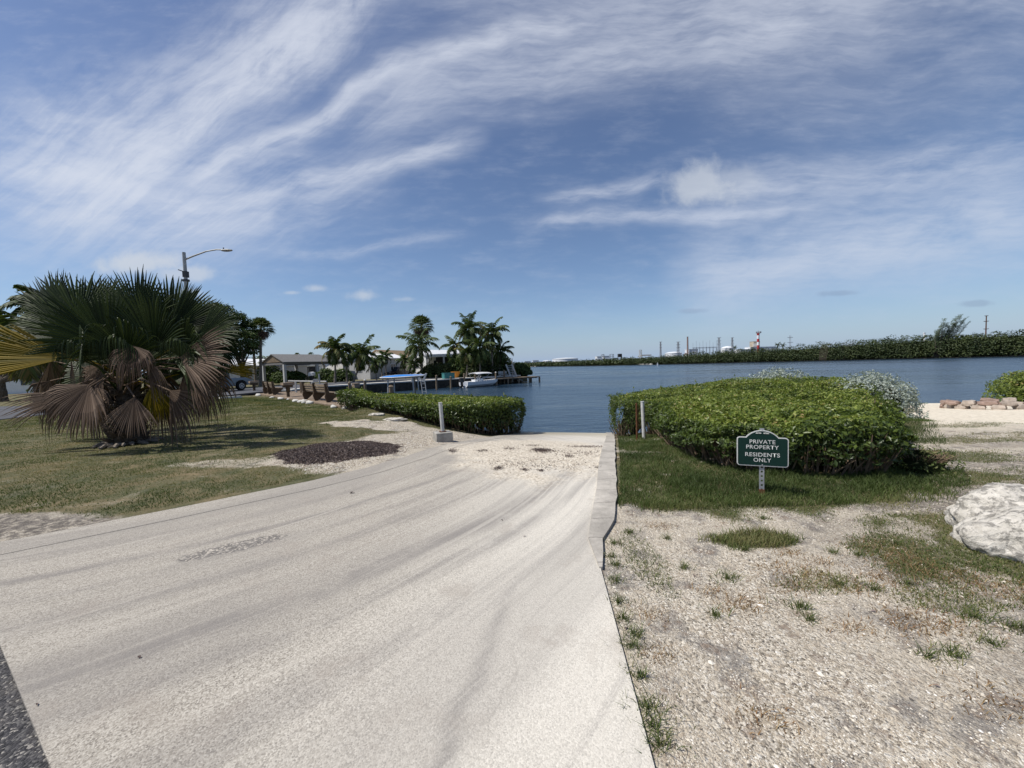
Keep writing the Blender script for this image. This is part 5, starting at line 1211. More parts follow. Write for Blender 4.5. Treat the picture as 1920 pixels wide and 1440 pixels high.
mb = MB(); mb.box((0, 0, .42), (1.5, .45, .08)); mb.build('seat', pvc, bn); mb = MB(); mb.box((0, .22, .72), (1.5, .06, .35)); mb.build('backrest', pvc, bn)
for xx in (-.65, .65):
    mb = MB(); mb.box((xx, 0, .19), (.08, .4, .38)); mb.build('leg', pvc, bn)

# ------------------------------------------------------------------ moored boat
bx_ = AT(899, 724, 49.4)
boat = thing('motor_boat', 'small white centre-console motor boat with white canopy moored at the seawall', 'boat', (bx_[0]+.1, 49.4, 0), math.atan2(.66, .75))
st = [(-2.6, 1.0, .62, -.20, .80), (-1.2, 1.08, .66, -.22, .82), (.3, 1.05, .60, -.20, .72), (1.5, .80, .40, -.10, .50), (2.3, .45, .18, .15, .25), (2.85, .06, .02, .55, .05)]
mb = MB(); vs = []; fs = []
for x_, w_, wl_, kz, ch_ in st:
    gz = .70+.06*max(0, x_)*1.0
    prof_ = [(-w_*.93, gz-.03), (-w_, gz), (-w_*.93, gz*.5+kz*.2), (-ch_*.9, .10+max(0, kz)), (0, kz), (ch_*.9, .10+max(0, kz)), (w_*.93, gz*.5+kz*.2), (w_, gz), (w_*.93, gz-.03), (w_*.8, gz-.04), (w_*.78, .25+max(0, kz)), (-w_*.78, .25+max(0, kz)), (-w_*.8, gz-.04)]
    vs += [(x_, a, b_) for a, b_ in prof_]
n_ = 13
for i in range(len(st)-1):
    for k in range(n_): fs.append((i*n_+k, i*n_+(k+1) % n_, (i+1)*n_+(k+1) % n_, (i+1)*n_+k))
fs += [tuple(range(n_-1, -1, -1)), tuple((len(st)-1)*n_+k for k in range(n_))]
mb.add(vs, fs); mb.build('hull', boat_white, boat, smooth=False)
mb = MB(); mb.box((0, 0, .62), (.7, .75, .85), taper=.8); mb.build('console', boat_white, boat)
mb = MB(); mb.bar((.25, -.35, 1.02), (.05, -.3, 1.35), .02); mb.prism([(-.34, 1.0), (.34, 1.0), (.28, 1.34), (-.28, 1.34)], .16, .18, lambda u_, v_, t_: (t_-(v_-1)*.4, u_, v_)); mb.build('windscreen', glass, boat)
mb = MB(); mb.box((-.85, 0, .62), (.45, .8, .6)); mb.build('seat', boat_white, boat)
mb = MB(); mb.v = []; vs = []; fs = []
for i in range(7):
    x_ = -1.15+i*.4
    for k in range(7):
        y_ = -.95+k*.317; vs.append((x_, y_, 1.80-.16*((k-3)/3)**2-.05*((i-3)/3)**2))
for i in range(6):
    for k in range(6): fs.append((i*7+k, i*7+k+1, (i+1)*7+k+1, (i+1)*7+k))
mb.add(vs, fs); cv_ = mb.build('canopy', boat_white, boat); so_ = cv_.modifiers.new('thick', 'SOLIDIFY'); so_.thickness = .05
for sx_, sy_, tx in ((-.6, -.98, -1.0), (-.6, .98, -1.0), (-.4, -.98, .9), (-.4, .98, .9)):
    mb = MB(); mb.tube([(sx_, sy_, .7), (tx, sy_*.95, 1.68)], .022, 6); mb.build('canopy_strut', galv, boat)
om = MB(); om.box((-2.85, 0, .95), (.55, .42, .55), taper=.8); om.box((-2.8, 0, .45), (.24, .2, .7)); om.box((-2.95, 0, .08), (.35, .12, .3)); om.build('outboard_motor', black_plastic, boat)
mb = MB(); mb.tube([(2.75, 0, .88), (2.1, -.45, 1.05), (1.2, -.85, 1.0), (1.2, -.85, .78)], .018, 5); mb.tube([(2.75, 0, .88), (2.1, .45, 1.05), (1.2, .85, 1.0), (1.2, .85, .78)], .018, 5); mb.build('bow_rail', galv, boat)

# ------------------------------------------------------------------ vehicles
def wheel(parent, x, y, r, w_):
    root = MB(); root.tube([(x, y-w_/2, r), (x, y+w_/2, r)], r, 22)
    wo_ = MB(); wo_.tube([(x, y-w_/2, r), (x, y-w_/2+.03, r), (x, y+w_/2-.03, r), (x, y+w_/2, r)], [r*.93, r, r, r*.93], 22); wt = wo_.build('wheel', tire, parent)
    s_ = -1 if y < 0 else 1
    m2 = MB(); m2.tube([(x, y+s_*(w_/2), r), (x, y+s_*(w_/2+.015), r)], r*.60, 18); hub_ = m2.build('rim', chrome, wt)
    m3 = MB()
    for k_ in range(6):
        a = k_*PI/3; m3.box((x+math.cos(a)*r*.36, y+s_*(w_/2+.018), r+math.sin(a)*r*.36), (.09, .012, .09))
    m3.build('rim_opening', tire, wt)
def pickup(name, label, loc, rz, paint, group=None):
    t_ = thing(name, label, 'truck', loc, rz, group)
    L = 5.6; W_ = 1.92
    low_ = [(-2.8, .55), (-2.78, .95), (-2.7, 1.12), (-.55, 1.14), (1.25, 1.14), (2.55, 1.02), (2.78, .85), (2.8, .5), (2.35, .42), (2.25, .75), (1.95, .92), (1.6, .92), (1.3, .75), (1.2, .40), (-1.2, .40), (-1.3, .75), (-1.6, .92), (-1.95, .92), (-2.25, .75), (-2.35, .45)]
    import bmesh
    mb = MB(); mb.prism([(x, z) for x, z in low_][::-1], -W_/2, W_/2, lambda u_, v_, q: (u_, q*(1-.04*max(0, v_-.9)*3), v_)); mb.build('body', paint, t_)
    cab = [(-.9, 1.14), (-.80, 1.80), (-.55, 1.88), (.55, 1.86), (1.3, 1.16)]
    mb = MB(); mb.prism(cab, -.80, .80, lambda u_, v_, q: (u_, q*(1-.18*(v_-1.14)/.72)*1.08, v_)); mb.build('cab', paint, t_)
    for s_ in (-1, 1):
        for pl_ in ([(-.74, 1.2), (-.66, 1.72), (-.02, 1.76), (-.02, 1.2)], [(.06, 1.2), (.06, 1.76), (.50, 1.75), (1.05, 1.2)]):
            mb = MB(); mb.prism(pl_, .835, .855, lambda u_, v_, q, s_=s_: (u_, s_*(q*(1-.18*(v_-1.14)/.72)*1.08-.03), v_)); mb.build('side_window', glass, t_)
    mb = MB(); mb.prism([(-.68, 0), (.68, 0), (.58, 1), (-.58, 1)], 0, .02, lambda u_, v_, q: (1.27-v_*.62+q, u_, 1.2+v_*.55+q)); mb.build('windscreen', glass, t_)
    mb = MB(); mb.prism([(-.62, 0), (.62, 0), (.55, 1), (-.55, 1)], 0, .02, lambda u_, v_, q: (-.9+v_*.07-q, u_, 1.25+v_*.42)); mb.build('rear_window', glass, t_)
    for s_ in (-1, 1):
        mb = MB(); mb.box((-2.79, s_*.86, .98), (.06, .14, .3)); mb.build('tail_light', red_lamp, t_)
        mb = MB(); mb.box((2.72, s_*.78, .86), (.12, .3, .16)); mb.build('headlight', chrome, t_)
        for x_ in (-1.78, 1.78): wheel(t_, x_, s_*.86, .41, .26)
    mb = MB(); mb.box((2.82, 0, .55), (.14, 1.9, .2)); mb.build('front_bumper', chrome, t_); mb = MB(); mb.box((-2.86, 0, .55), (.14, 1.8, .18)); mb.build('rear_bumper', chrome, t_)
    mb = MB(); mb.box((2.79, 0, .82), (.04, 1.1, .26)); mb.build('grille', black_plastic, t_)
    return t_
pickup('pickup_truck', 'silver-blue pickup truck parked on the street behind the fan palm', (-25.1, 32.2, 1.13), math.atan2(-.97, -.24), truck_paint)
pickup('pickup_truck', 'dark pickup truck parked in front of the cream gabled house', (AT(746, 700, 66)[0], 66.5, 1.03), R(-120), dark_paint)

# street lamp
lx = ray(364, 742)[0]*22.5
lp = thing('street_lamp', 'tall grey street lamp with a single curved arm behind the fan palm', 'street lamp', (lx, 22.5, gh(lx, 22.5)))
tz = AT(350, 473, 22.5)[2]-lp.location.z
mb = MB(); mb.tube([(0, 0, 0), (0, 0, tz*.5), (0, 0, tz)], [.13, .11, .085], 12); mb.build('pole', lamp_metal, lp)
mb = MB(); mb.tube([(0, 0, tz-.42), (.55, 0, tz-.22), (1.3, 0, tz+.02), (1.9, 0, tz+.10), (2.25, 0, tz+.08)], [.05, .045, .04, .04, .04], 8); mb.build('arm', lamp_metal, lp)
mb = MB(); mb.ell((2.48, 0, tz+.04), (.34, .13, .075), 12, 8); mb.build('lamp_head', lamp_metal, lp)
mb = MB(); mb.tube([(2.3, 0, tz+.12), (2.3, 0, tz+.2)], .03, 8); mb.build('light_sensor', black_plastic, lp)
mb = MB(); mb.box((.02, 0, tz-1.25), (.20, .24, .34)); mb.box((0, 0, tz-1.6), (.3, .2, .12)); mb.bar((0, 0, tz-1.12), (-.38, 0, tz-.98), .07, .05); mb.build('bracket_equipment', black_plastic, lp)
mb = MB(); mb.tube([(0, 0, 0), (0, 0, .55)], [.24, .2], 12); mb.build('base_cover', conc_white, lp)

q_ = G(381, 748, 1.1); st_ = thing('marker_stake', 'thin white stake at the lawn edge right of the fan palm', 'stake', (q_[0], q_[1], gh(*q_))); mb = MB(); mb.tube([(0, 0, 0), (0, 0, .42)], .02, 6); mb.build('shaft', pvc, st_)
q_ = G(432, 746, 1.1); st_ = thing('parking_stop', 'pale concrete kerb stone lying at the lawn edge by the street', 'kerb stone', (q_[0], q_[1], gh(*q_)), R(60)); mb = MB(); mb.box((0, 0, .06), (1.3, .22, .14), taper=.9); mb.build('stone', conc_white, st_)
q_ = G(585, 717, 1.1); mbx = thing('mailbox', 'white domed mailbox on a dark post in front of the carport', 'mailbox', (AT(585, 712, 48)[0], 48, 1.05))
mb = MB(); mb.prism([(-.28, 0), (.28, 0), (.28, .25), (.2, .42), (0, .48), (-.2, .42), (-.28, .25)], -.35, .35, lambda u_, v_, q: (u_, q, v_+1.0)); mb.build('box_body', roof_white, mbx); mb = MB(); mb.box((0, 0, .5), (.35, .35, 1.0)); mb.build('post', black_plastic, mbx)
# ------------------------------------------------------------------ distant trees
def frond_pinnate(o, az, el0, L, droop, nl, ll, rg, V, T, tint0, hang=.6, wl=.15):
    """arched rachis with two rows of narrow leaflets"""
    ca, sa = math.cos(az), math.sin(az); pts = []; p = np.array(o, float); ang_ = el0; n = 12; stp = L/n
    for i in range(n+1):
        pts.append(p.copy()); p = p+np.array([ca*math.cos(ang_), sa*math.cos(ang_), math.sin(ang_)])*stp; ang_ -= droop/n*(1+i/n)
    pts = np.array(pts); side = np.array([-sa, ca, 0])
    for i in range(n):                   # rachis
        a, b = pts[i], pts[i+1]; w_ = .05*(1-i/n)+.015
        V += [a-side*w_, a+side*w_, b+side*w_*.8, b-side*w_*.8]; T += [.75]*4
    for k in range(nl):
        f = .12+.88*(k+.5)/nl; x = f*n; i = min(n-1, int(x)); q = pts[i]*(1-(x-i))+pts[i+1]*(x-i); d = pts[i+1]-pts[i]; d /= np.linalg.norm(d)
        l_ = ll*math.sin(PI*(.12+.80*f))**.6*rg.uniform(.8, 1.15)
        for s_ in (-1, 1):
            dr2 = side*s_*(.75)+d*.55+np.array([0, 0, -hang*rg.uniform(.5, 1.4)])+rg.normal(0, .08, 3); dr2 /= np.linalg.norm(dr2)
            m_ = q+dr2*l_*.55; e = q+dr2*l_+np.array([0, 0, -.22*l_*hang]); wd = d*wl*.5
            V += [q-wd*.5, q+wd*.5, m_+wd, m_-wd]; tt_ = tint0+rg.uniform(-.2, .25); T += [tt_]*4
            V += [m_-wd, m_+wd, e+wd*.15, e-wd*.15]; T += [tt_]*4
def coconut(name, label, base, top, L, nf, seed, group, lm=None, tr=.16, nl=26, old=.25):
    rg = rngs(seed); root = thing(name, label, 'palm tree', tuple(base), group=group)
    b_ = Vector((0, 0, 0)); t_ = Vector(top)-Vector(base); mb = MB()
    c_ = Vector((t_.x*.75, t_.y*.75, t_.z*.45)); pts = []
    for i in range(9):
        f = i/8; pts.append(b_*(1-f)**2+c_*2*f*(1-f)+t_*f*f)
    pts[0].z -= .2
    mb.tube(pts, [tr*(1.35-.6*min(1, i/3)) if i < 3 else tr*.8 for i in range(9)], 9); mb.build('trunk', palm_bark, root)
    V = []; T = []
    for k in range(nf):
        f = (k+.5)/nf; el = R(84)-f*R(128)+rg.uniform(-.15, .15); az = k*2.399+rg.uniform(-.3, .3)
        dr_0 = .75+f*1.0+rg.uniform(-.2, .3)
        frond_pinnate(t_, az, el, L*rg.uniform(.8, 1.08)*(1 if f < .85 else .85), dr_0, nl, L*.26, rg, V, T, .42 if rg.random() > old*f*2 else .85, .45+.6*f)
    Fq = np.arange(len(V)).reshape(-1, 4); npmesh('crown', np.array(V), Fq, lm or coco_leaf, root, tint=np.clip(T, 0, 1))
    if nf > 11:
        mb = MB(); rq = random.Random(seed)
        for k in range(9):
            a = rq.uniform(0, 2*PI); mb.ell((t_.x+.28*math.cos(a), t_.y+.28*math.sin(a), t_.z-.25+rq.uniform(-.15, .1)), (.12, .12, .15), 6, 4)
        mb.build('coconut_cluster', bark, root)
    return root
def washy(name, label, base, top, rad, nf, seed, group, tr=.2):
    rg = rngs(seed); rq = random.Random(seed); root = thing(name, label, 'palm tree', tuple(base), group=group); t_ = Vector(top)-Vector(base)
    mb = MB(); mb.tube([(0, 0, -.2), (t_.x*.3, t_.y*.3, t_.z*.3), (t_.x*.7, t_.y*.7, t_.z*.7), tuple(t_)], [tr*1.4, tr, tr*.85, tr*.9], 9); mb.build('trunk', palm_bark, root)
    for nm, lm_, rng_, rk_ in (('crown', coco_leaf, (-.35, 1.45), 1.0), ('dead_skirt', palm_dead, (-1.4, -.5), .8)):
        V = []; Fc = []; T = []
        n = nf if nm == 'crown' else nf//2
        for k in range(n):
            el = rng_[0]+(rng_[1]-rng_[0])*(k+.5)/n; az = k*2.399+rg.uniform(-.2, .2); d = Vector((math.cos(az)*math.cos(el), math.sin(az)*math.cos(el), math.sin(el)))
            hub = t_+d*rad*.42*rk_; up_ = Vector((0, 0, 1)).cross(d).cross(d)*-1
            if up_.length < .1: up_ = Vector((1, 0, 0))
            v, f_, tt_ = fan_geo(hub, d, up_, rad*.68*rk_, 1.15, 12, .5, .1, rq, .5)
            o_ = len(V); V += [tuple(q) for q in v]; Fc += [tuple(i+o_ for i in q) for q in f_]; T += [min(1, .25+q*.6) for q in tt_]
            o_ = len(V); sd2 = d.cross(Vector((.1, .2, 1))).normalized()*.025; V += [tuple(t_-sd2), tuple(t_+sd2), tuple(hub+sd2), tuple(hub-sd2)]; Fc.append((o_, o_+1, o_+2, o_+3)); T += [.8]*4
        npmesh(nm, np.array(V), Fc, lm_, root, tint=T)
    return root
def tree(name, label, cat, base, lobes, seed, leaf=.28, dens=1.0, lm=None, group=None, trunk=.25, squash=.8):
    """lobes: list of (x,y,z,r) in world; leaf clumps spread through each lobe, limbs reach into it"""
    rg = rngs(seed); rq = random.Random(seed); root = thing(name, label, cat, tuple(base), group=group); B_ = np.array(base)
    P = []; N = []; T = []
    for (x, y, z, r) in lobes:
        c_ = np.array([x, y, z])-B_; ncl = int(26*dens*max(1, r))
        for k in range(ncl):
            d = rg.normal(0, 1, 3); d /= np.linalg.norm(d); d[2] = d[2] if d[2] > -.5 else -d[2]
            cc_ = c_+d*r*np.array([1, 1, squash])*rg.uniform(.55, 1.02); rc_ = r*rg.uniform(.18, .34); n = int(34*(rc_/leaf*.38)**1.5)+14
            e = rg.normal(0, 1, (n, 3)); e /= np.linalg.norm(e, axis=1, keepdims=True); rad_ = rg.random(n)**.4
            P.append(cc_+e*rad_[:, None]*rc_*np.array([1.15, 1.15, .7])); N.append(e+np.array([0, 0, .4])); tb = rg.uniform(.15, .75); T.append(np.clip(tb+rg.uniform(-.2, .3, n), 0, 1))
    P = np.concatenate(P); N = np.concatenate(N); T = np.concatenate(T)
    V, Fq = leaves(P, N, leaf, leaf*.55, rg, .2, .6); npmesh('crown', V, Fq, lm or dark_leaf, root, tint=np.repeat(T, 4))
    mb = MB(); cz = np.mean([l[2] for l in lobes])-B_[2]; fork = Vector((0, 0, cz*.35))
    mb.tube([(0, 0, -.2), (.05*trunk, 0, fork.z*.5), tuple(fork)], [trunk*1.4, trunk, trunk*.85], 9)
    for (x, y, z, r) in lobes:
        e = Vector((x, y, z))-Vector(base); md = fork.lerp(e, .5)+Vector((rq.uniform(-.2, .2)*r, rq.uniform(-.2, .2)*r, -.12*r)); mb.tube([fork, md, e], [trunk*.6, trunk*.38, trunk*.12], 7)
        for k in range(4):
            s_ = md.lerp(e, rq.random()); mb.tube([s_, s_+Vector((rq.uniform(-1, 1), rq.uniform(-1, 1), rq.uniform(0, 1)))*r*.7], [trunk*.16, trunk*.04], 5)
    mb.build('trunk', bark, root); return root
def at3(px, py, Y): q = AT(px, py, Y); return q
def PT(px, ytop, Y, pxb=None, zb=None, Yb=None):
    """base and crown centre of a palm from where it stands"""
    t_ = AT(px, ytop, Y); b_ = AT(pxb or px, 700, Yb or Y); return (b_[0], b_[1], zb if zb is not None else gh(b_[0], b_[1])), t_
G1 = 'coconut palms along the street and the point'
for lb, px_, yt, Y, pxb, L, nf, sd_, tr_ in (
    ('coconut palm with a dark straight trunk, leftmost of three in front of the carport', 628, 655, 46, 627, 2.5, 20, 101, .13),
    ('coconut palm in the middle of the dense clump beside the carport house', 648, 662, 49, 650, 2.2, 18, 102, .12),
    ('leaning coconut palm with pale trunk at the right of the clump beside the carport house', 677, 664, 47, 660, 2.9, 20, 103, .12),
    ('coconut palm with wide drooping fronds and slender leaning trunk before the white porch', 785, 648, 55, 793, 3.5, 22, 104, .14),
    ('small coconut palm with few upright fronds left of the tall pair on the point', 851, 648, 57, 853, 2.6, 12, 105, .13),
    ('tallest coconut palm of the cluster on the point', 879, 619, 56, 876, 3.3, 24, 106, .15),
    ('tall coconut palm at the right of the cluster on the point', 921, 626, 58, 924, 3.2, 26, 107, .15),
    ('low coconut palm with drooping fronds between the two tall ones on the point', 899, 652, 54, 900, 3.0, 20, 108, .13),
    ('low coconut palm under the right end of the cluster above the dock', 938, 659, 59, 936, 2.6, 20, 109, .12),
    ('coconut palm with pale trunk crossing in front of the shrubs on the point', 876, 662, 53, 874, 2.2, 18, 110, .10)):
    b_, t_ = PT(px_, yt, Y, pxb); coconut('coconut_palm', lb, b_, t_, L, nf, sd_, G1, tr=tr_)
b_, t_ = PT(60, 640, 19, 70); coconut('coconut_palm', 'shaggy coconut palm with dry curling fronds behind the left of the fan palm', b_, t_, 2.6, 24, 111, G1, tr=.17, nl=34, old=.5)
b_, t_ = PT(90, 575, 22, 72); coconut('coconut_palm', 'dark tall coconut palm directly behind the fan palm', b_, t_, 1.9, 22, 112, G1, tr=.16, nl=34)
G2 = 'small ornamental palms by the houses'
for lb, px_, yt, Y, L, sd_ in (('small feathery palm on thin curved stems before the white garage', 703, 683, 52, 1.5, 121), ('small feathery palm in front of the cream gable, left side', 722, 668, 58, 1.8, 122), ('small bushy palm right of the dark pickup truck', 757, 675, 60, 1.8, 123), ('low yellowish feathery palm by the seawall walk', 775, 684, 54, 1.5, 124), ('small feathery palm close behind the thin curved stems', 714, 675, 56, 1.5, 125)):
    b_, t_ = PT(px_, yt, Y, px_+3); coconut('ornamental_palm', lb, b_, t_, L, 13, sd_, G2, lm=dark_leaf if sd_ in (122, 125) else coco_leaf, tr=.09, nl=18, old=0)
G3 = 'tall fan palms'
for lb, px_, yt, Y, pxb, rad, sd_ in (('tall fan palm with a grey trunk right of the big leafy tree', 489, 616, 47, 487, 1.45, 131), ('dark-trunked fan palm partly hidden in the big leafy tree', 474, 640, 49, 479, 1.3, 132), ('tall fan palm behind the drooping coconut palm', 790, 612, 62, 791, 1.95, 133)):
    b_, t_ = PT(px_, yt, Y, pxb); washy('tall_fan_palm', lb, b_, t_, rad*1.12, 44, sd_, G3, .17)
for lb, px_, yt, sd_ in (('tiny far fan palm seen over the carport roof, left one', 557, 667, 134), ('tiny far fan palm seen over the carport roof, right one', 583, 666, 135)):
    b_, t_ = PT(px_, yt, 120, px_, 1.0); washy('tall_fan_palm', lb, b_, t_, 1.2, 16, sd_, G3, .2)
def lobes_px(Y, L): return [AT(a, b, Y+d)[:3]+(r,) for a, b, d, r in L]
b_ = AT(455, 712, 45); tree('leafy_tree', 'big dense dark green tree left of the tall fan palms', 'tree', (b_[0], 45, 1.05), lobes_px(45, [(440, 608, 0, 1.7), (456, 640, -1, 1.6), (425, 640, 0, 1.8), (415, 610, 1.5, 1.7), (470, 658, .5, 1.0), (435, 662, 0, 1.5), (462, 617, .5, 1.2)]), 141, .26, 1.25)
b_ = AT(395, 716, 41); tree('leafy_tree', 'dense green tree whose crown shows right above the fan palm', 'tree', (b_[0], 41, 1.05), lobes_px(41, [(385, 605, 0, 2.0), (405, 590, .5, 1.6), (405, 640, 0, 1.9), (360, 640, 0, 2.2), (340, 600, 2, 2.0), (385, 665, 0, 1.7)]), 142, .26, 1.1)
q_ = G(5, 753, 1.1); tree('leafy_tree', 'dark tree with a bent leaning trunk at the left edge beside the street', 'tree', (q_[0], q_[1], 1.08), [AT(a, b, q_[1]+d)[:3]+(r,) for a, b, d, r in [(60, 660, 0, 1.5), (20, 640, 1, 1.5), (100, 650, 1.5, 1.6), (130, 620, 2, 1.6), (95, 690, 1, 1.2), (-20, 665, 1, 1.6), (40, 690, 2, 1.2), (110, 565, 2, 1.2), (80, 595, 3, 1.3), (145, 675, 2, 1.5)]], 143, .22, 1.0, trunk=.26)
b_ = AT(205, 712, 30); tree('leafy_tree', 'dark tree hidden behind the middle of the fan palm', 'tree', (b_[0], 30, 1.05), lobes_px(30, [(190, 640, 0, 2.), (240, 620, 0, 2.), (290, 640, 1, 2.), (210, 680, 0, 1.6), (270, 680, 0, 1.6)]), 144, .24, .9)
# norfolk pine
nb = AT(10, 700, 62); npn = thing('norfolk_pine', 'dark tiered conifer rising at the far left edge', 'tree', (nb[0], 62, 1.0)); ht = AT(8, 564, 62)[2]-1.0
mb = MB(); mb.tube([(0, 0, 0), (0, 0, ht)], [.28, .04], 8); mb.build('trunk', bark, npn)
V = []; T = []; rg = rngs(55)
for k in range(17):
    z_ = ht*(.35+.63*k/17); Lb = 2.5*(1-k/18.5)
    for j in range(7): frond_pinnate((0, 0, z_), j*2*PI/7+k*.5, .25, Lb, .2, 12, .35, rg, V, T, .25, .1, .10)
npmesh('crown', np.array(V), np.arange(len(V)).reshape(-1, 4), dark_leaf, npn, tint=np.clip(T, 0, 1))
# shrubs by houses and on the point
G4 = 'shrubs around the houses and on the point'
for lb, px_, py, Y, rx, rz_, n, lm_ in (
    ('tall dense shrub at the left corner of the carport', 497, 700, 60, 2.2, 3.0, 1800, dark_leaf), ('shrub against the left side of the carport, lower one', 532, 706, 56, 1.9, 1.6, 1200, dark_leaf),
    ('shrub in front of the carport opening', 553, 705, 57, 1.8, 1.5, 1100, dark_leaf), ('rounded clipped shrub right of the white mailbox', 611, 702, 54, 1.3, 1.7, 1000, dark_leaf), ('small shrub in the shade of the carport', 594, 706, 57, 1.1, 1.3, 700, dark_leaf), ('shrub under the palm clump', 640, 702, 53, 1.7, 1.6, 900, dark_leaf),
    ('dense shrub below the porch of the white house, left one', 813, 697, 57, 2.2, 1.9, 1500, mangrove_leaf), ('dense shrub below the porch of the white house, right one', 832, 700, 56, 1.6, 1.9, 1200, mangrove_leaf), ('yellowish low shrub by the seawall walk', 795, 700, 55, 1.2, 1.1, 800, coco_leaf),
    ('tall leafy shrub left of the tall palms on the point', 862, 690, 57, 2.2, 3.0, 2200, dark_leaf), ('leafy shrub under the tallest palm', 885, 695, 57, 2.4, 2.6, 2200, mangrove_leaf), ('leafy shrub behind the moored boat', 908, 697, 59, 2.6, 2.6, 2200, mangrove_leaf), ('leafy shrub behind the dock bench', 935, 692, 61, 2.6, 3.0, 2400, dark_leaf),
    ('round green shrub at the tip of the point, above the dock end', 974, 697, 60.5, 1.9, 1.7, 1900, dark_leaf), ('low spreading shrub at the water end of the dock', 985, 702, 60.8, 1.1, .9, 800, mangrove_leaf), ('big dark shrub mass filling the gap under the palms', 915, 680, 63, 3.0, 4.0, 2600, mangrove_leaf), ('dark shrub behind the small coconut palm', 870, 680, 64, 3.0, 3.4, 2200, mangrove_leaf)):
    c_ = AT(px_, py, Y); bush('leafy_shrub', lb, 'shrub', (c_[0], Y, 1.0), (rx, rx*.8, rz_*.9), n, lm_, .34, int(px_), G4, stems=8)
rr_ = random.Random(71)
for i in range(20):
    px_ = 405+i*26 if i > 2 else 480+i*12; Y = rr_.uniform(92, 125); c_ = AT(px_, 700, Y)
    if px_ > 860: continue
    bush('distant_tree', 'low dark tree crown among the background trees behind the houses', 'tree', (c_[0], Y, 1.0), (4.5, 3.5, rr_.uniform(2.8, 4.4)), 900, dark_leaf, .7, 300+i, 'background trees behind the houses', stems=5)
# trees across the street, left
for i, (px_, Y, rx, rz_) in enumerate(((-40, 48, 5, 4), (30, 52, 4, 2.2), (90, 50, 5, 4.5), (140, 46, 4, 5), (180, 50, 4, 4.5), (330, 52, 4, 5))):
    c_ = AT(px_, 700, Y); bush('background_tree', ('dark tree mass beyond the side street, outside left', 'low hedge-like tree beyond the side street at far left', 'dark tree seen through the left fronds', 'dark tree behind the left part of the crown', 'dark tree behind the fan palm trunk', 'dark tree behind the right side of the fan palm')[i], 'tree', (c_[0], Y, 1.0), (rx, rx*.7, rz_), 1500, dark_leaf, .5, 400+i, 'trees across the street', stems=8)

# ------------------------------------------------------------------ houses
def house(name, label, loc, rz, w_, l_, eave, ridge, wm_, rm, wins=(), over=.35, hip=False, group='houses along the street', door=None):
    h = thing(name, label, 'house', loc, R(rz), group)
    mb = MB(); mb.box((0, 0, eave/2-.05), (w_, l_, eave+.1))
    mb.prism([(-w_/2, eave), (w_/2, eave), (0, ridge-.08)], -l_/2, l_/2, lambda u_, v_, q: (u_, q, v_)) if not hip else None
    mb.build('wall', wm_, h)
    W2 = w_/2+over; L2 = l_/2+over; dz = (ridge-eave)/(w_/2)*over; t_ = .14; e = eave-dz; hp = (w_/2 if hip else 0)
    mb = MB()
    a = [(-W2, -L2, e), (W2, -L2, e), (W2, L2, e), (-W2, L2, e), (0, -L2+hp, ridge), (0, L2-hp, ridge)]
    up_ = [(x, y, z+t_) for x, y, z in a]
    mb.add(a+up_, [(0, 1, 4), (1, 2, 5, 4), (2, 3, 5), (3, 0, 4, 5)][1:4:2]+[(6, 10, 11, 9), (7, 8, 11, 10), (0, 6, 9, 3), (1, 2, 8, 7), (0, 4, 10, 6), (4, 1, 7, 10), (3, 9, 11, 5), (5, 11, 8, 2)]+([(0, 1, 4), (6, 10, 7), (2, 3, 5), (8, 11, 9)] if hip else []))
    mb.build('roof', rm, h)
    for f, x, z, ww, hh in wins:                 # face: 'f' front (-y), 'r' right (+x)
        mb = MB(); m2 = MB(); m3 = MB()
        if f == 'f': mb.box((x, -l_/2-.03, z), (ww+.16, .07, hh+.16)); m2.box((x, -l_/2-.075, z), (ww, .03, hh)); m3.box((x, -l_/2-.1, z), (.05, .03, hh))
        else: mb.box((w_/2+.03, x, z), (.07, ww+.16, hh+.16)); m2.box((w_/2+.075, x, z), (.03, ww, hh)); m3.box((w_/2+.1, x, z), (.03, .05, hh))
        fr = mb.build('window', roof_white, h); m2.build('pane', glass, fr); m3.build('mullion', roof_white, fr)
    return h
def hx(px, Y): return AT(px, 700, Y)[0]
# carport house
cp = thing('carport', 'open carport with a grey gabled shingle roof and square grey posts', 'carport', (hx(575, 60), 60, 1.0), R(-30))
W2, L2, e_, r_z = 3.0, 5.2, 3.05, 4.25
mb = MB(); up_ = [(-W2, -L2, e_), (W2, -L2, e_), (W2, L2, e_), (-W2, L2, e_), (0, -L2, r_z), (0, L2-3, r_z)]
mb.add(up_+[(x, y, z-.12) for x, y, z in up_], [(0, 4, 5, 3), (1, 2, 5, 4), (2, 3, 5), (6, 9, 11, 10), (7, 10, 11, 8), (8, 11, 9), (0, 6, 10, 4), (4, 10, 7, 1), (1, 7, 8, 2), (2, 8, 9, 3), (3, 9, 6, 0)]); mb.build('roof', roof_grey, cp)
mb = MB(); mb.prism([(-W2+.1, e_-.02), (W2-.1, e_-.02), (0, r_z-.15)], -L2+.15, -L2+.25, lambda u_, v_, q: (u_, q, v_)); mb.build('gable', wood_grey, cp)
mb = MB(); mb.box((0, -L2+.3, e_-.25), (W2*2-.2, .2, .3)); mb.box((W2-.3, 0, e_-.25), (.2, L2*2-.8, .3)); mb.box((-W2+.3, 0, e_-.25), (.2, L2*2-.8, .3)); mb.build('beam', roof_grey, cp)
for xx, yy in ((-W2+.3, -L2+.3), (W2-.3, -L2+.3), (W2-.3, L2-.4), (-W2+.3, L2-.4), (W2-.3, 0), (-W2+.3, 0)):
    mb = MB(); mb.box((xx, yy, e_/2-.2), (.34, .34, e_-.4)); mb.build('post', grey_wall, cp)
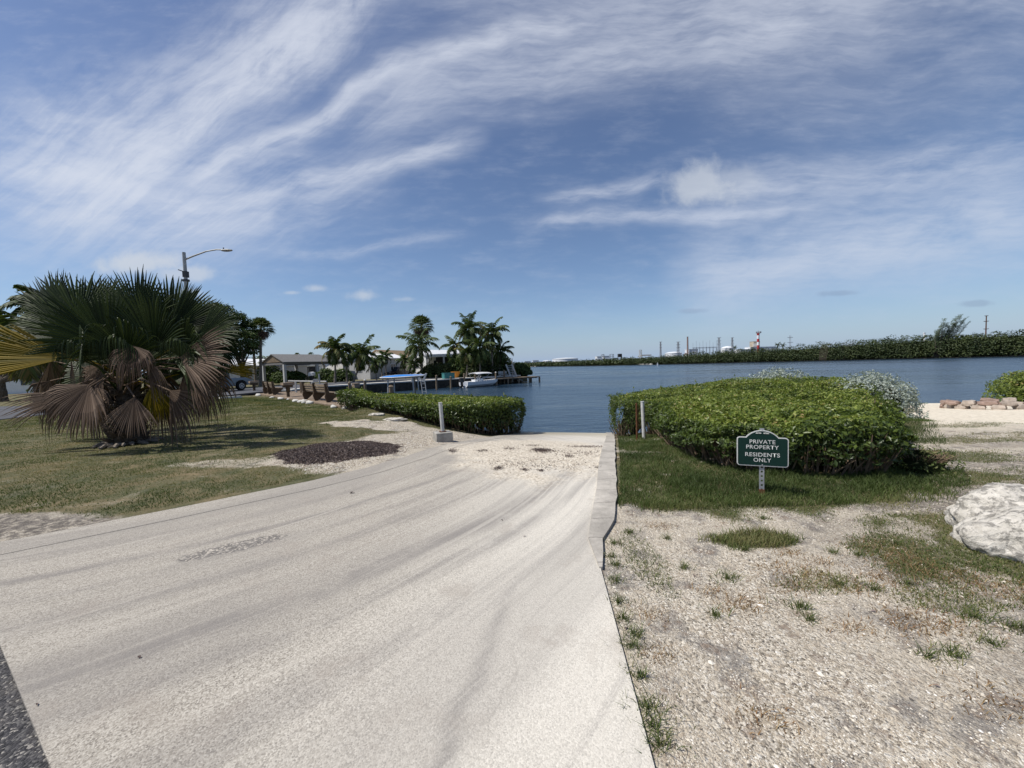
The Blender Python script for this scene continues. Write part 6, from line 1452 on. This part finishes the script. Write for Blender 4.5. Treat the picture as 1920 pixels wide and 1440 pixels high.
house('house', 'white house with a low roof seen through the carport', (hx(560, 84), 86, 1.0), -44, 7, 16, 2.9, 3.9, white_wall, roof_white, [('f', -1.5, 1.6, 1.2, 1.1), ('r', -4, 1.6, 1.4, 1.1), ('r', 0, 1.6, 1.4, 1.1)])
mb = MB(); sh_ = thing('garden_shed', 'shed wall in a near-black shade colour under the back of the carport', 'shed', (hx(592, 75), 72, 1.0), R(-30)); mb.box((0, 0, 1.2), (4.2, 2, 2.4)); mb.build('wall', dark_open, sh_); mb = MB(); mb.box((.3, -1.05, 1.0), (1.2, .08, 2.0)); mb.build('door', grey_wall, sh_); mb = MB(); mb.box((0, 0, 2.45), (4.4, 2.2, .1)); mb.build('roof', roof_grey, sh_)  # wall colour carries the shade under the carport
house('house', 'long white house behind the palm clump, right of the carport', (hx(672, 70), 70, 1.0), -28, 6.0, 9.5, 3.0, 4.0, white_wall, roof_white, [('r', -2.5, 1.7, 1.2, 1.0)])
house('house', 'white house annex in grey shade colour with a garage door between palms', (hx(708, 66), 66, 1.0), -28, 4.8, 7.5, 3.4, 4.1, grey_wall, roof_white, [('r', 1.2, 1.9, 1.0, 1.0), ('f', 0, 1.8, 1.0, 1.0)])  # grey wall colour stands for the shaded face of a white wall
house('house', 'cream gabled house behind the dark pickup truck', (hx(743, 72), 73, 1.0), -22, 5.6, 11, 3.3, 4.9, cream_wall, roof_tan, [('r', -2.5, 1.8, 1.3, 1.1), ('f', 1.4, 1.8, .9, 1.0)])
ph = house('house', 'white house with a long white roofed porch behind the coconut palms', (hx(812, 66), 72, 1.0), -40, 5.2, 9, 3.6, 4.7, white_wall, roof_white, [('f', -.9, 2.2, 1.1, 1.2), ('r', -2.8, 2.2, 1.2, 1.2)])
pch = thing('porch', 'long shaded porch with a flat white roof and a tall grey column', 'porch', (hx(847, 62), 64, 1.0), R(-8))
mb = MB(); mb.box((.5, 1, 3.62), (9.5, 6, .28)); mb.build('roof', roof_white, pch); mb = MB(); mb.box((.5, 3.4, 1.75), (9.2, .2, 3.45)); mb.build('back_wall', dark_open, pch)
mb = MB(); mb.box((.5, -1.8, 3.38), (9.3, .16, .2)); mb.build('beam', roof_white, pch)
for xx in (-3.9, -1.0, 2.6, 4.9):
    mb = MB(); mb.box((xx, -1.75, 1.6), (.26, .26, 3.35)); mb.build('column', pvc, pch)
house('house', 'pale low house behind the parked truck and leafy tree', (hx(452, 58), 62, 1.0), -35, 7, 12, 2.7, 3.7, white_wall, roof_white, [('f', 1, 1.6, 1.4, 1.0), ('r', -3, 1.6, 1.4, 1.0)])
house('house', 'white house glimpsed past the bent trunk at the far left', (hx(20, 46), 49, 1.0), 12, 11, 7, 2.6, 3.6, white_wall, roof_white, [('f', -3, 1.5, 1.4, 1.0), ('f', 1.5, 1.5, 1.4, 1.0)])

# ------------------------------------------------------------------ far shore
SH = [(-260, 640), (-60, 470), (14.5, 403), (50, 315), (87, 241), (132, 198), (178, 148), (215, 120), (262, 95), (330, 60)]
fs = MB(); inner = [(1500, 60), (1500, 1800), (-260, 1800)]
poly = SH+inner; fs.prism(poly[::-1], -.8, .18); g2 = fs.build('far_shore', MATS['weathered_wood']); g2.data.materials.clear(); g2.data.materials.append(mat('far_ground', (.05, .045, .03), .95, .4, .1)); tag(g2, None, None, kind='structure')
HT = [(-260, 6), (14.5, 5.4), (50, 4.8), (87, 5.0), (100, 5.6), (132, 7.4), (150, 8.0), (178, 10.2), (215, 11.2), (262, 12), (330, 12)]
rg = rngs(91); P = []; N = []; T = []; cores = MB(); Cc = []
cum = [0]
for i in range(len(SH)-1): cum.append(cum[-1]+math.dist(SH[i], SH[i+1]))
for row, (off, step) in enumerate(((-.4, 2.2), (4.0, 2.5), (9, 2.9), (14, 3.6))):
    s_ = 0
    while s_ < cum[-1]:
        i = max(j for j in range(len(SH)-1) if cum[j] <= s_); f = (s_-cum[i])/(cum[i+1]-cum[i]); a = np.array(SH[i]); b = np.array(SH[i+1]); p_ = a+(b-a)*f; d = (b-a)/np.linalg.norm(b-a); n_ = np.array([-d[1], d[0]]);
        if n_[1] < 0: n_ = -n_
        p_ = p_+n_*(off+rg.uniform(-.8, 1.2)); dist_ = p_[1]
        H = np.interp(p_[0], [h[0] for h in HT], [h[1] for h in HT])*(.80+.08*row)*rg.uniform(.86, 1.10); H *= .82+.36*float(fb(np.array([p_[0]]), np.array([p_[1]*.3]), 16, 88)[0]); H = min(H, 12.5)
        big = 1 if dist_ < 260 else .55; r = rg.uniform(1.7, 2.9)*(1 if big == 1 else 1.4)
        nk = max(1, int((H-r*.2)/(r*.6))) if row < 2 else 3
        for kk in range(nk):
            zc = H-r*.62-kk*r*.62; ccx = p_[0]+rg.uniform(-1, 1); ccy = p_[1]-.5*kk+rg.uniform(-.5, .5)
            n = int((64 if big == 1 else 30)); e = rg.normal(0, 1, (n, 3)); e /= np.linalg.norm(e, axis=1, keepdims=True); e[:, 2] = np.where(e[:, 2] < -.3, -e[:, 2], e[:, 2]); q = e*r*np.array([1, .9, .62])*(rg.uniform(.75, 1.08, n))[:, None]
            q = q*(1+.25*np.sin(e[:, [0]]*5+e[:, [2]]*7+s_)); q += np.array([ccx, ccy, max(zc, r*.45)]); P.append(q); N.append(e+np.array([0, 0, .5])); T.append(np.clip(rg.uniform(.2, .8)+rg.uniform(-.25, .25, n), 0, 1))
        s_ += step*(1 if big == 1 else 1.7)*rg.uniform(.8, 1.2)
    if row == 1:
        for i in range(len(SH)-1):
            a = np.array(SH[i]); b = np.array(SH[i+1]); d = (b-a)/np.linalg.norm(b-a); n_ = np.array([-d[1], d[0]]); n_ = n_ if n_[1] > 0 else -n_
            ha = np.interp(a[0], [h[0] for h in HT], [h[1] for h in HT])*.74; hb = np.interp(b[0], [h[0] for h in HT], [h[1] for h in HT])*.74
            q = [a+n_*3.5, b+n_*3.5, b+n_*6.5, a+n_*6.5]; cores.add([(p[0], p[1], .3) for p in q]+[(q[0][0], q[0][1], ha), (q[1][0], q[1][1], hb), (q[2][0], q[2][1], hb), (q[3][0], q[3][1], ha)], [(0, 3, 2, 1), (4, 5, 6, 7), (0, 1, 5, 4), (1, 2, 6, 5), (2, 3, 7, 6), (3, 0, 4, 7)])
P = np.concatenate(P); N = np.concatenate(N); T = np.concatenate(T); lf = np.where(P[:, 1] < 260, .62, 1.3)
V, Fq = leaves(P, N, lf, lf*.6, rg, .15, .5)
wd_ = npmesh('mangrove_wood', V, Fq, mangrove_leaf, tint=np.repeat(T, 4)); tag(wd_, 'continuous dark green mangrove thicket along the far shore', 'mangroves', kind='stuff')
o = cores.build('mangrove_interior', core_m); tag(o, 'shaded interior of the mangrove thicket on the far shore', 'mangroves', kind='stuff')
o = MB()
rq = random.Random(9)
for px_i, n in ((1172, 14), (1187, 9), (1202, 13), (1214, 10), (1000, 5), (1018, 6), (1060, 8), (1095, 5)):
    for k in range(n):
        x_ = px_i+rq.gauss(0, 4); Yq = np.interp(x_, [985, 1220], [402, 240]); q_ = AT(x_, 684, Yq); o.ell((q_[0], Yq-1.2+rq.uniform(-1, 1), .25), (rq.uniform(.5, 1.2), .6, rq.uniform(.3, .65)), 6, 4, .2, rq)
tag(o.build('shore_riprap', conc_white), 'pale rocks along the waterline of the far shore', 'rocks', kind='stuff')
# casuarina with wind-swept limbs
cb_ = AT(1780, 640, 152); ca_ = thing('casuarina', 'wispy windswept casuarina rising above the mangroves at right', 'tree', (cb_[0], 156, .6)); mb = MB(); V = []; T = []; rg = rngs(44)
for k in range(15):
    tx = AT(1752+k*4.6, [628, 622, 612, 606, 598, 606, 612, 602, 606, 598, 594, 590, 598, 594, 604][k], 156); e = Vector(tx)-Vector(ca_.location); b_ = Vector((e.x*.35-1, rg.uniform(-1, 1), 3)); mb.tube([(e.x*.2-2, 0, 0), b_, e], [.22, .12, .02], 5)
    for j in range(9):
        f = .25+.75*j/9; q_ = b_.lerp(e, f); 
        for s_ in range(2): frond_pinnate(tuple(q_), rg.uniform(-.8, 1.2), rg.uniform(.5, 1.2), 1.5, -.1, 7, .9, rg, V, T, .4, .0, .10)
mb.build('trunk', bark, ca_); npmesh('crown', np.array(V), np.arange(len(V)).reshape(-1, 4), casuarina_leaf, ca_, tint=np.clip(T, 0, 1))
for i, (px_i, lb) in enumerate(((1556, 'bare wispy young tree leaning above the mangroves, left one'), (1596, 'bare wispy young tree leaning above the mangroves, right one'))):
    q_ = AT(px_i, 650, 172); bt_ = thing('bare_tree', lb, 'tree', (q_[0], 176, .6), group='bare wispy trees above the mangroves'); mb = MB()
    for k in range(7): mb.tube([(k*.5-1.5, 0, 0), (k*.6-1, 0, 5.5), (k*.9+rr_.uniform(0, 1), 0, 7.6+rr_.uniform(0, 1.6))], [.09, .05, .02], 4)
    mb.build('trunk', bark, bt_)
for px_i, yt, Y, lb in ((1378, 651, 260, 'lone dark palm in front of the white dome tank'), (1458, 646, 215, 'small dark palm left of the far monopole'), (1468, 647, 218, 'small dark palm nearest the far monopole')):
    t_ = AT(px_i, yt, Y); coconut('far_palm', lb, (t_[0]-.3, Y, .6), t_, 2.1, 14, px_i, 'lone palms above the mangroves', lm=mangrove_leaf, tr=.2, nl=12, old=0)

# ------------------------------------------------------------------ power plant on the far shore
YI = 520.0; S_ = YI/720
def IX(px): return AT(px, 680, YI)[0]
def IZ(px, py): return AT(px, py, YI)[2]
def tank(label, x0, x1, yt, dome=.12):
    r = (IX(x1)-IX(x0))/2; cx = (IX(x1)+IX(x0))/2; h = IZ((x0+x1)/2, yt); t_ = thing('storage_tank', label, 'tank', (cx, YI+r, .5), group='white storage tanks')
    mb = MB(); mb.tube([(0, 0, 0), (0, 0, h*.86)], r, 40); mb.build('shell', tank_white, t_, smooth=False)
    mb = MB(); mb.tube([(0, 0, h*.86), (0, 0, h*.95), (0, 0, h)], [r*1.02, r*.62, r*.05], 40); mb.build('roof', tank_white, t_)
    mb = MB(); mb.tube([(r*1.01*math.cos(a), r*1.01*math.sin(a), h*.45) for a in [i*PI/20 for i in range(41)]], .25, 5, False); mb.build('rib', galv, t_)
tank('wide low white tank, leftmost of the plant', 1038, 1088, 671); tank('white dome tank right of the two lattice pylons', 1359, 1381, 649)
tank('small white tank among the far left buildings', 1018, 1034, 676); tank('pale low tank behind the brown chimney, left', 1254, 1284, 659.5)
def block(name, label, cat, x0, x1, yt, m_, dep=14, extra=None, Y=None, z0=.5, band=None):
    c_ = (IX(x0)+IX(x1))/2; w_ = IX(x1)-IX(x0); h = IZ((x0+x1)/2, yt)-z0; t_ = thing(name, label, cat, (c_, (Y or YI)+dep/2, z0), group='plant buildings on the far shore')
    mb = MB(); mb.box((0, 0, h/2), (w_, dep, h)); mb.build('wall', m_, t_); mb = MB(); mb.box((0, 0, h+.2), (w_+.5, dep+.5, .4)); mb.build('roof', roof_white if m_ != tan_wall else tan_wall, t_)
    for k in range(max(1, int(w_/5))):
        mb = MB(); mb.box((-w_/2+2.5+k*5 if w_ > 5 else 0, -dep/2-.06, h*.55), (1.6, .1, 1.8)); mb.build('window', dark_open, t_)
    return t_
block('plant_building', 'small white building at the far left of the shoreline', 'building', 984, 995, 677.5, tank_white); block('plant_building', 'low white building right of the first one', 'building', 999, 1010, 676, tank_white)
block('plant_building', 'white block building left of the grey scaffold', 'building', 1120, 1127, 668.5, tank_white); block('plant_building', 'second white block building right of the scaffold', 'building', 1134.5, 1142.5, 667.5, tank_white)
block('plant_building', 'long low pale building between the scaffolds and the raised tank', 'building', 1170, 1200, 672.5, tank_white, 8)
block('plant_building', 'white machinery hall under the steel frame right of the chimney', 'building', 1293, 1309, 655, tank_white); block('plant_building', 'long white sloped building left of the striped tower', 'building', 1388, 1412, 655, tank_white); block('plant_building', 'long white roofed hall below the striped tower', 'building', 1408, 1455, 650.5, tank_white)
tb_ = block('plant_building', 'tan blocky tower building right of the striped tower', 'building', 1427, 1439, 639, tan_wall, 9, Y=YI+16); mb = MB(); mb.box((-1.5, -4.8, IZ(1430, 642)-3.2), (7.6, 1.2, 4.2)); mb.build('upper_panel', conc_white, tb_)
def scaffold(name, label, cat, x0, x1, yt, nlev, dep=5, m_=steel_far, top=None):
    c_ = (IX(x0)+IX(x1))/2; w_ = IX(x1)-IX(x0); h = IZ(c_*0+(x0+x1)/2, yt)-.5; t_ = thing(name, label, cat, (c_, YI, .5), group='plant towers and frames')
    mb = MB()
    for sx_ in (-1, 1):
        for sy_ in (0, 1): mb.bar((sx_*w_/2, sy_*dep, 0), (sx_*w_/2, sy_*dep, h), .5)
    mb.build('column', m_, t_)
    mb = MB()
    for k in range(1, nlev+1):
        z_ = h*k/nlev; mb.box((0, dep/2, z_), (w_, dep, .35))
        z0_ = h*(k-1)/nlev; mb.bar((-w_/2, 0, z0_), (w_/2, 0, z_), .22)
    mb.build('platform', m_, t_)
    if top: mb = MB(); mb.box((0, dep/2, h-top/2), (w_+.6, dep+.6, top)); mb.build('top_housing', dark_open if m_ is steel_far else m_, t_)
    return t_
scaffold('plant_scaffold', 'grey scaffold between the two white block buildings', 'scaffold', 1129, 1133, 664.5, 4); scaffold('plant_scaffold', 'scaffold of thin towers right of the white blocks', 'scaffold', 1145, 1151, 664, 4); scaffold('plant_scaffold', 'dark-topped square tower on legs', 'tower', 1160.5, 1166, 663.5, 3, top=4)
scaffold('plant_scaffold', 'tall narrow grey stack tower left of the raised deck', 'tower', 1200, 1203.5, 656, 4, 3, conc_white); scaffold('plant_scaffold', 'raised deck on concrete legs with a white tank on top', 'frame', 1204, 1221, 665, 1, 8, conc_white, 1.5)
sf_ = thing('substation_frame', 'long open steel frame with lightning masts right of the chimney', 'steel frame', (IX(1293), YI-10, .5)); mb = MB(); wF = IX(1336)-IX(1293); hF = IZ(1310, 652)
for k in range(8):
    x_ = wF*k/7; mb.bar((x_-1, 0, 0), (x_, 0, hF), .35); mb.bar((x_+1.2, 0, 0), (x_, 0, hF), .35); mb.bar((x_, 0, hF), (x_, 0, hF+6*(1+.4*(k % 2))), .18)
mb.bar((0, 0, hF-.4), (wF, 0, hF-.4), .35, .35); mb.bar((0, 0, hF-1.6), (wF, 0, hF-1.6), .3, .3)
for k in range(28): mb.bar((wF*k/28, 0, hF-(1.6 if k % 2 else .4)), (wF*(k+1)/28, 0, hF-(.4 if k % 2 else 1.6)), .18)
mb.build('lattice', galv, sf_)
ch = thing('chimney', 'slender brown chimney left of the open steel frame', 'chimney', (IX(1289.5), YI, .5)); mb = MB(); h_ = IZ(1289, 632); mb.tube([(0, 0, 0), (0, 0, h_*.97), (0, 0, h_)], [1.25, .95, 1.1], 14); mb.build('shaft', stack_brown, ch)
mb = MB(); mb.tube([(-5, 0, 2), (-5, 0, 7), (-3, 0, 10.5), (-.8, 0, 9)], [1, 1, 1, 1], 8); mb.build('duct', stack_brown, ch)
cm = thing('striped_tower', 'red and white striped communications tower with antennas on top', 'tower', (IX(1421.5), YI, .5)); z0_ = IZ(1422, 652); zs = [(0, IZ(1422, 648), stack_red), (IZ(1422, 648), IZ(1422, 642), tank_white), (IZ(1422, 642), IZ(1422, 636), stack_red), (IZ(1422, 636), IZ(1422, 629.5), tank_white), (IZ(1422, 629.5), IZ(1422, 624.5), stack_red)]
for a_, b_, m_ in zs:
    mb = MB(); mb.tube([(0, 0, a_+.03), (0, 0, b_)], 1.55, 14); mb.build('band', m_, cm)
mb = MB(); zt_ = IZ(1422, 624.5)
for k in range(7):
    a = k*.9; mb.box((2.3*math.cos(a), 2.3*math.sin(a), zt_+.3), (.6, .6, 2.6)); mb.bar((0, 0, zt_-1), (2.3*math.cos(a), 2.3*math.sin(a), zt_), .2)
mb.bar((0, 0, zt_), (0, 0, zt_+3.2), .25); mb.box((3.6, 0, zt_+.6), (1.2, .5, 2.0)); mb.build('antenna', steel_far, cm)
def pylon(label, px_, yt, wpx, kind=0, Y=None):
    Y = Y or YI; q_ = AT(px_, yt, Y); h = q_[2]-.5; t_ = thing('power_pylon', label, 'pylon', (q_[0], Y, .5), group='power pylons beyond the mangroves'); w_ = wpx*Y/720; th_ = .13*Y/520+.06; mb = MB()
    if kind == 0:
        bw = w_*.34; tw_ = w_*.12
        for sx_ in (-1, 1):
            for sy_ in (-1, 1): mb.bar((sx_*bw, sy_*bw, 0), (sx_*tw_, sy_*tw_, h), th_*1.6)
        n = 9
        for k in range(n):
            f0, f1 = k/n, (k+1)/n; a_, b_ = bw+(tw_-bw)*f0, bw+(tw_-bw)*f1
            for sy_ in (-1, 1): mb.bar((-a_, sy_*a_, h*f0), (b_, sy_*b_, h*f1), th_); mb.bar((a_, sy_*a_, h*f0), (-b_, sy_*b_, h*f1), th_); mb.bar((-b_, sy_*b_, h*f1), (b_, sy_*b_, h*f1), th_)
        arms = [(.70, .5), (.84, .5), (.98, .5)]
    elif kind == 1:
        for xx in (-.1, .1): mb.tube([(xx*w_, 0, 0), (xx*w_, 0, h)], th_*1.2, 6)
        arms = [(.45, .5), (.68, .5), (.9, .5)]
    else:
        mb.tube([(0, 0, 0), (0, 0, h)], [th_*3.2, th_*2], 8); arms = [(.2, .5), (.42, .5), (.64, .5), (.84, .5), (.985, .35)]
    mb.build('mast', steel_far if kind != 2 else rust, t_)
    for f, aw in arms:
        mb = MB(); mb.bar((-w_*aw, 0, h*f+.015*h), (0, 0, h*f), th_*1.7); mb.bar((0, 0, h*f), (w_*aw, 0, h*f+.015*h), th_*1.7); mb.bar((-w_*aw, 0, h*f+.015*h), (w_*aw, 0, h*f+.03*h), th_); mb.build('crossarm', steel_far if kind != 2 else rust, t_)
pylon('lattice pylon, leftmost and narrowest of the plant', 1238.5, 641, 5, 0); pylon('lattice pylon just left of the brown chimney', 1271.5, 641, 8, 0); pylon('lattice pylon right of the open steel frame', 1348, 633, 8, 0); pylon('lattice pylon behind the white dome tank', 1373, 633, 6, 0)
pylon('twin-pole pylon with crossarms far right of the striped tower', 1481.5, 629, 11, 1, 420); pylon('rust-brown monopole pylon with paired arms above the right mangroves', 1849.5, 592, 10, 2, 260)
mk = thing('white_mast', 'short white mast poking above the mangroves at right', 'mast', (AT(1733, 640, 240)[0], 240, .5)); mb = MB(); h_ = AT(1733, 625, 240)[2]-.5; mb.tube([(0, 0, 0), (0, 0, h_)], .45, 8); mb.build('shaft', roof_white, mk); mb = MB(); mb.box((0, 0, h_+.2), (1.1, .8, .5)); mb.build('head', roof_white, mk)
mk = thing('channel_marker', 'small white channel marker pole standing in the bay', 'marker', (AT(1233, 686, 190)[0], 190, -1)); mb = MB(); mb.tube([(0, 0, 0), (0, 0, AT(1233, 680, 190)[2]+1)], .14, 6); mb.build('pole', roof_white, mk); mb = MB(); mb.box((0, 0, 1.6), (.7, .1, .7)); mb.build('board', roof_white, mk)

ORD = ['first', 'second', 'third', 'fourth', 'fifth', 'sixth', 'seventh', 'eighth', 'ninth', 'tenth', 'eleventh', 'twelfth', 'thirteenth', 'fourteenth', 'fifteenth', 'sixteenth', 'seventeenth', 'eighteenth', 'nineteenth', 'twentieth']
def order_labels(prefix, fmt):
    os_ = [o for o in C.objects if o.get('label', '').startswith(prefix)]
    os_.sort(key=lambda o: o.location.x/o.location.y)
    for i, o in enumerate(os_): o['label'] = fmt % ORD[i]
order_labels('pale tan rough stone block in the lower', 'pale tan rough block in the lower course of the beach ring, %s from left')
order_labels('reddish rough stone block in the lower', 'reddish rough block in the lower course of the beach ring, %s from left')
order_labels('pale tan rough stone block in the upper', 'pale tan rough block in the upper course of the beach ring, %s from left')
order_labels('reddish rough stone block in the upper', 'reddish rough block in the upper course of the beach ring, %s from left')
order_labels('pale rubble stone', 'pale rubble stone at the foot of the deck edge, %s from left')
order_labels('low dark tree crown', 'low dark background tree behind the houses, %s from left')
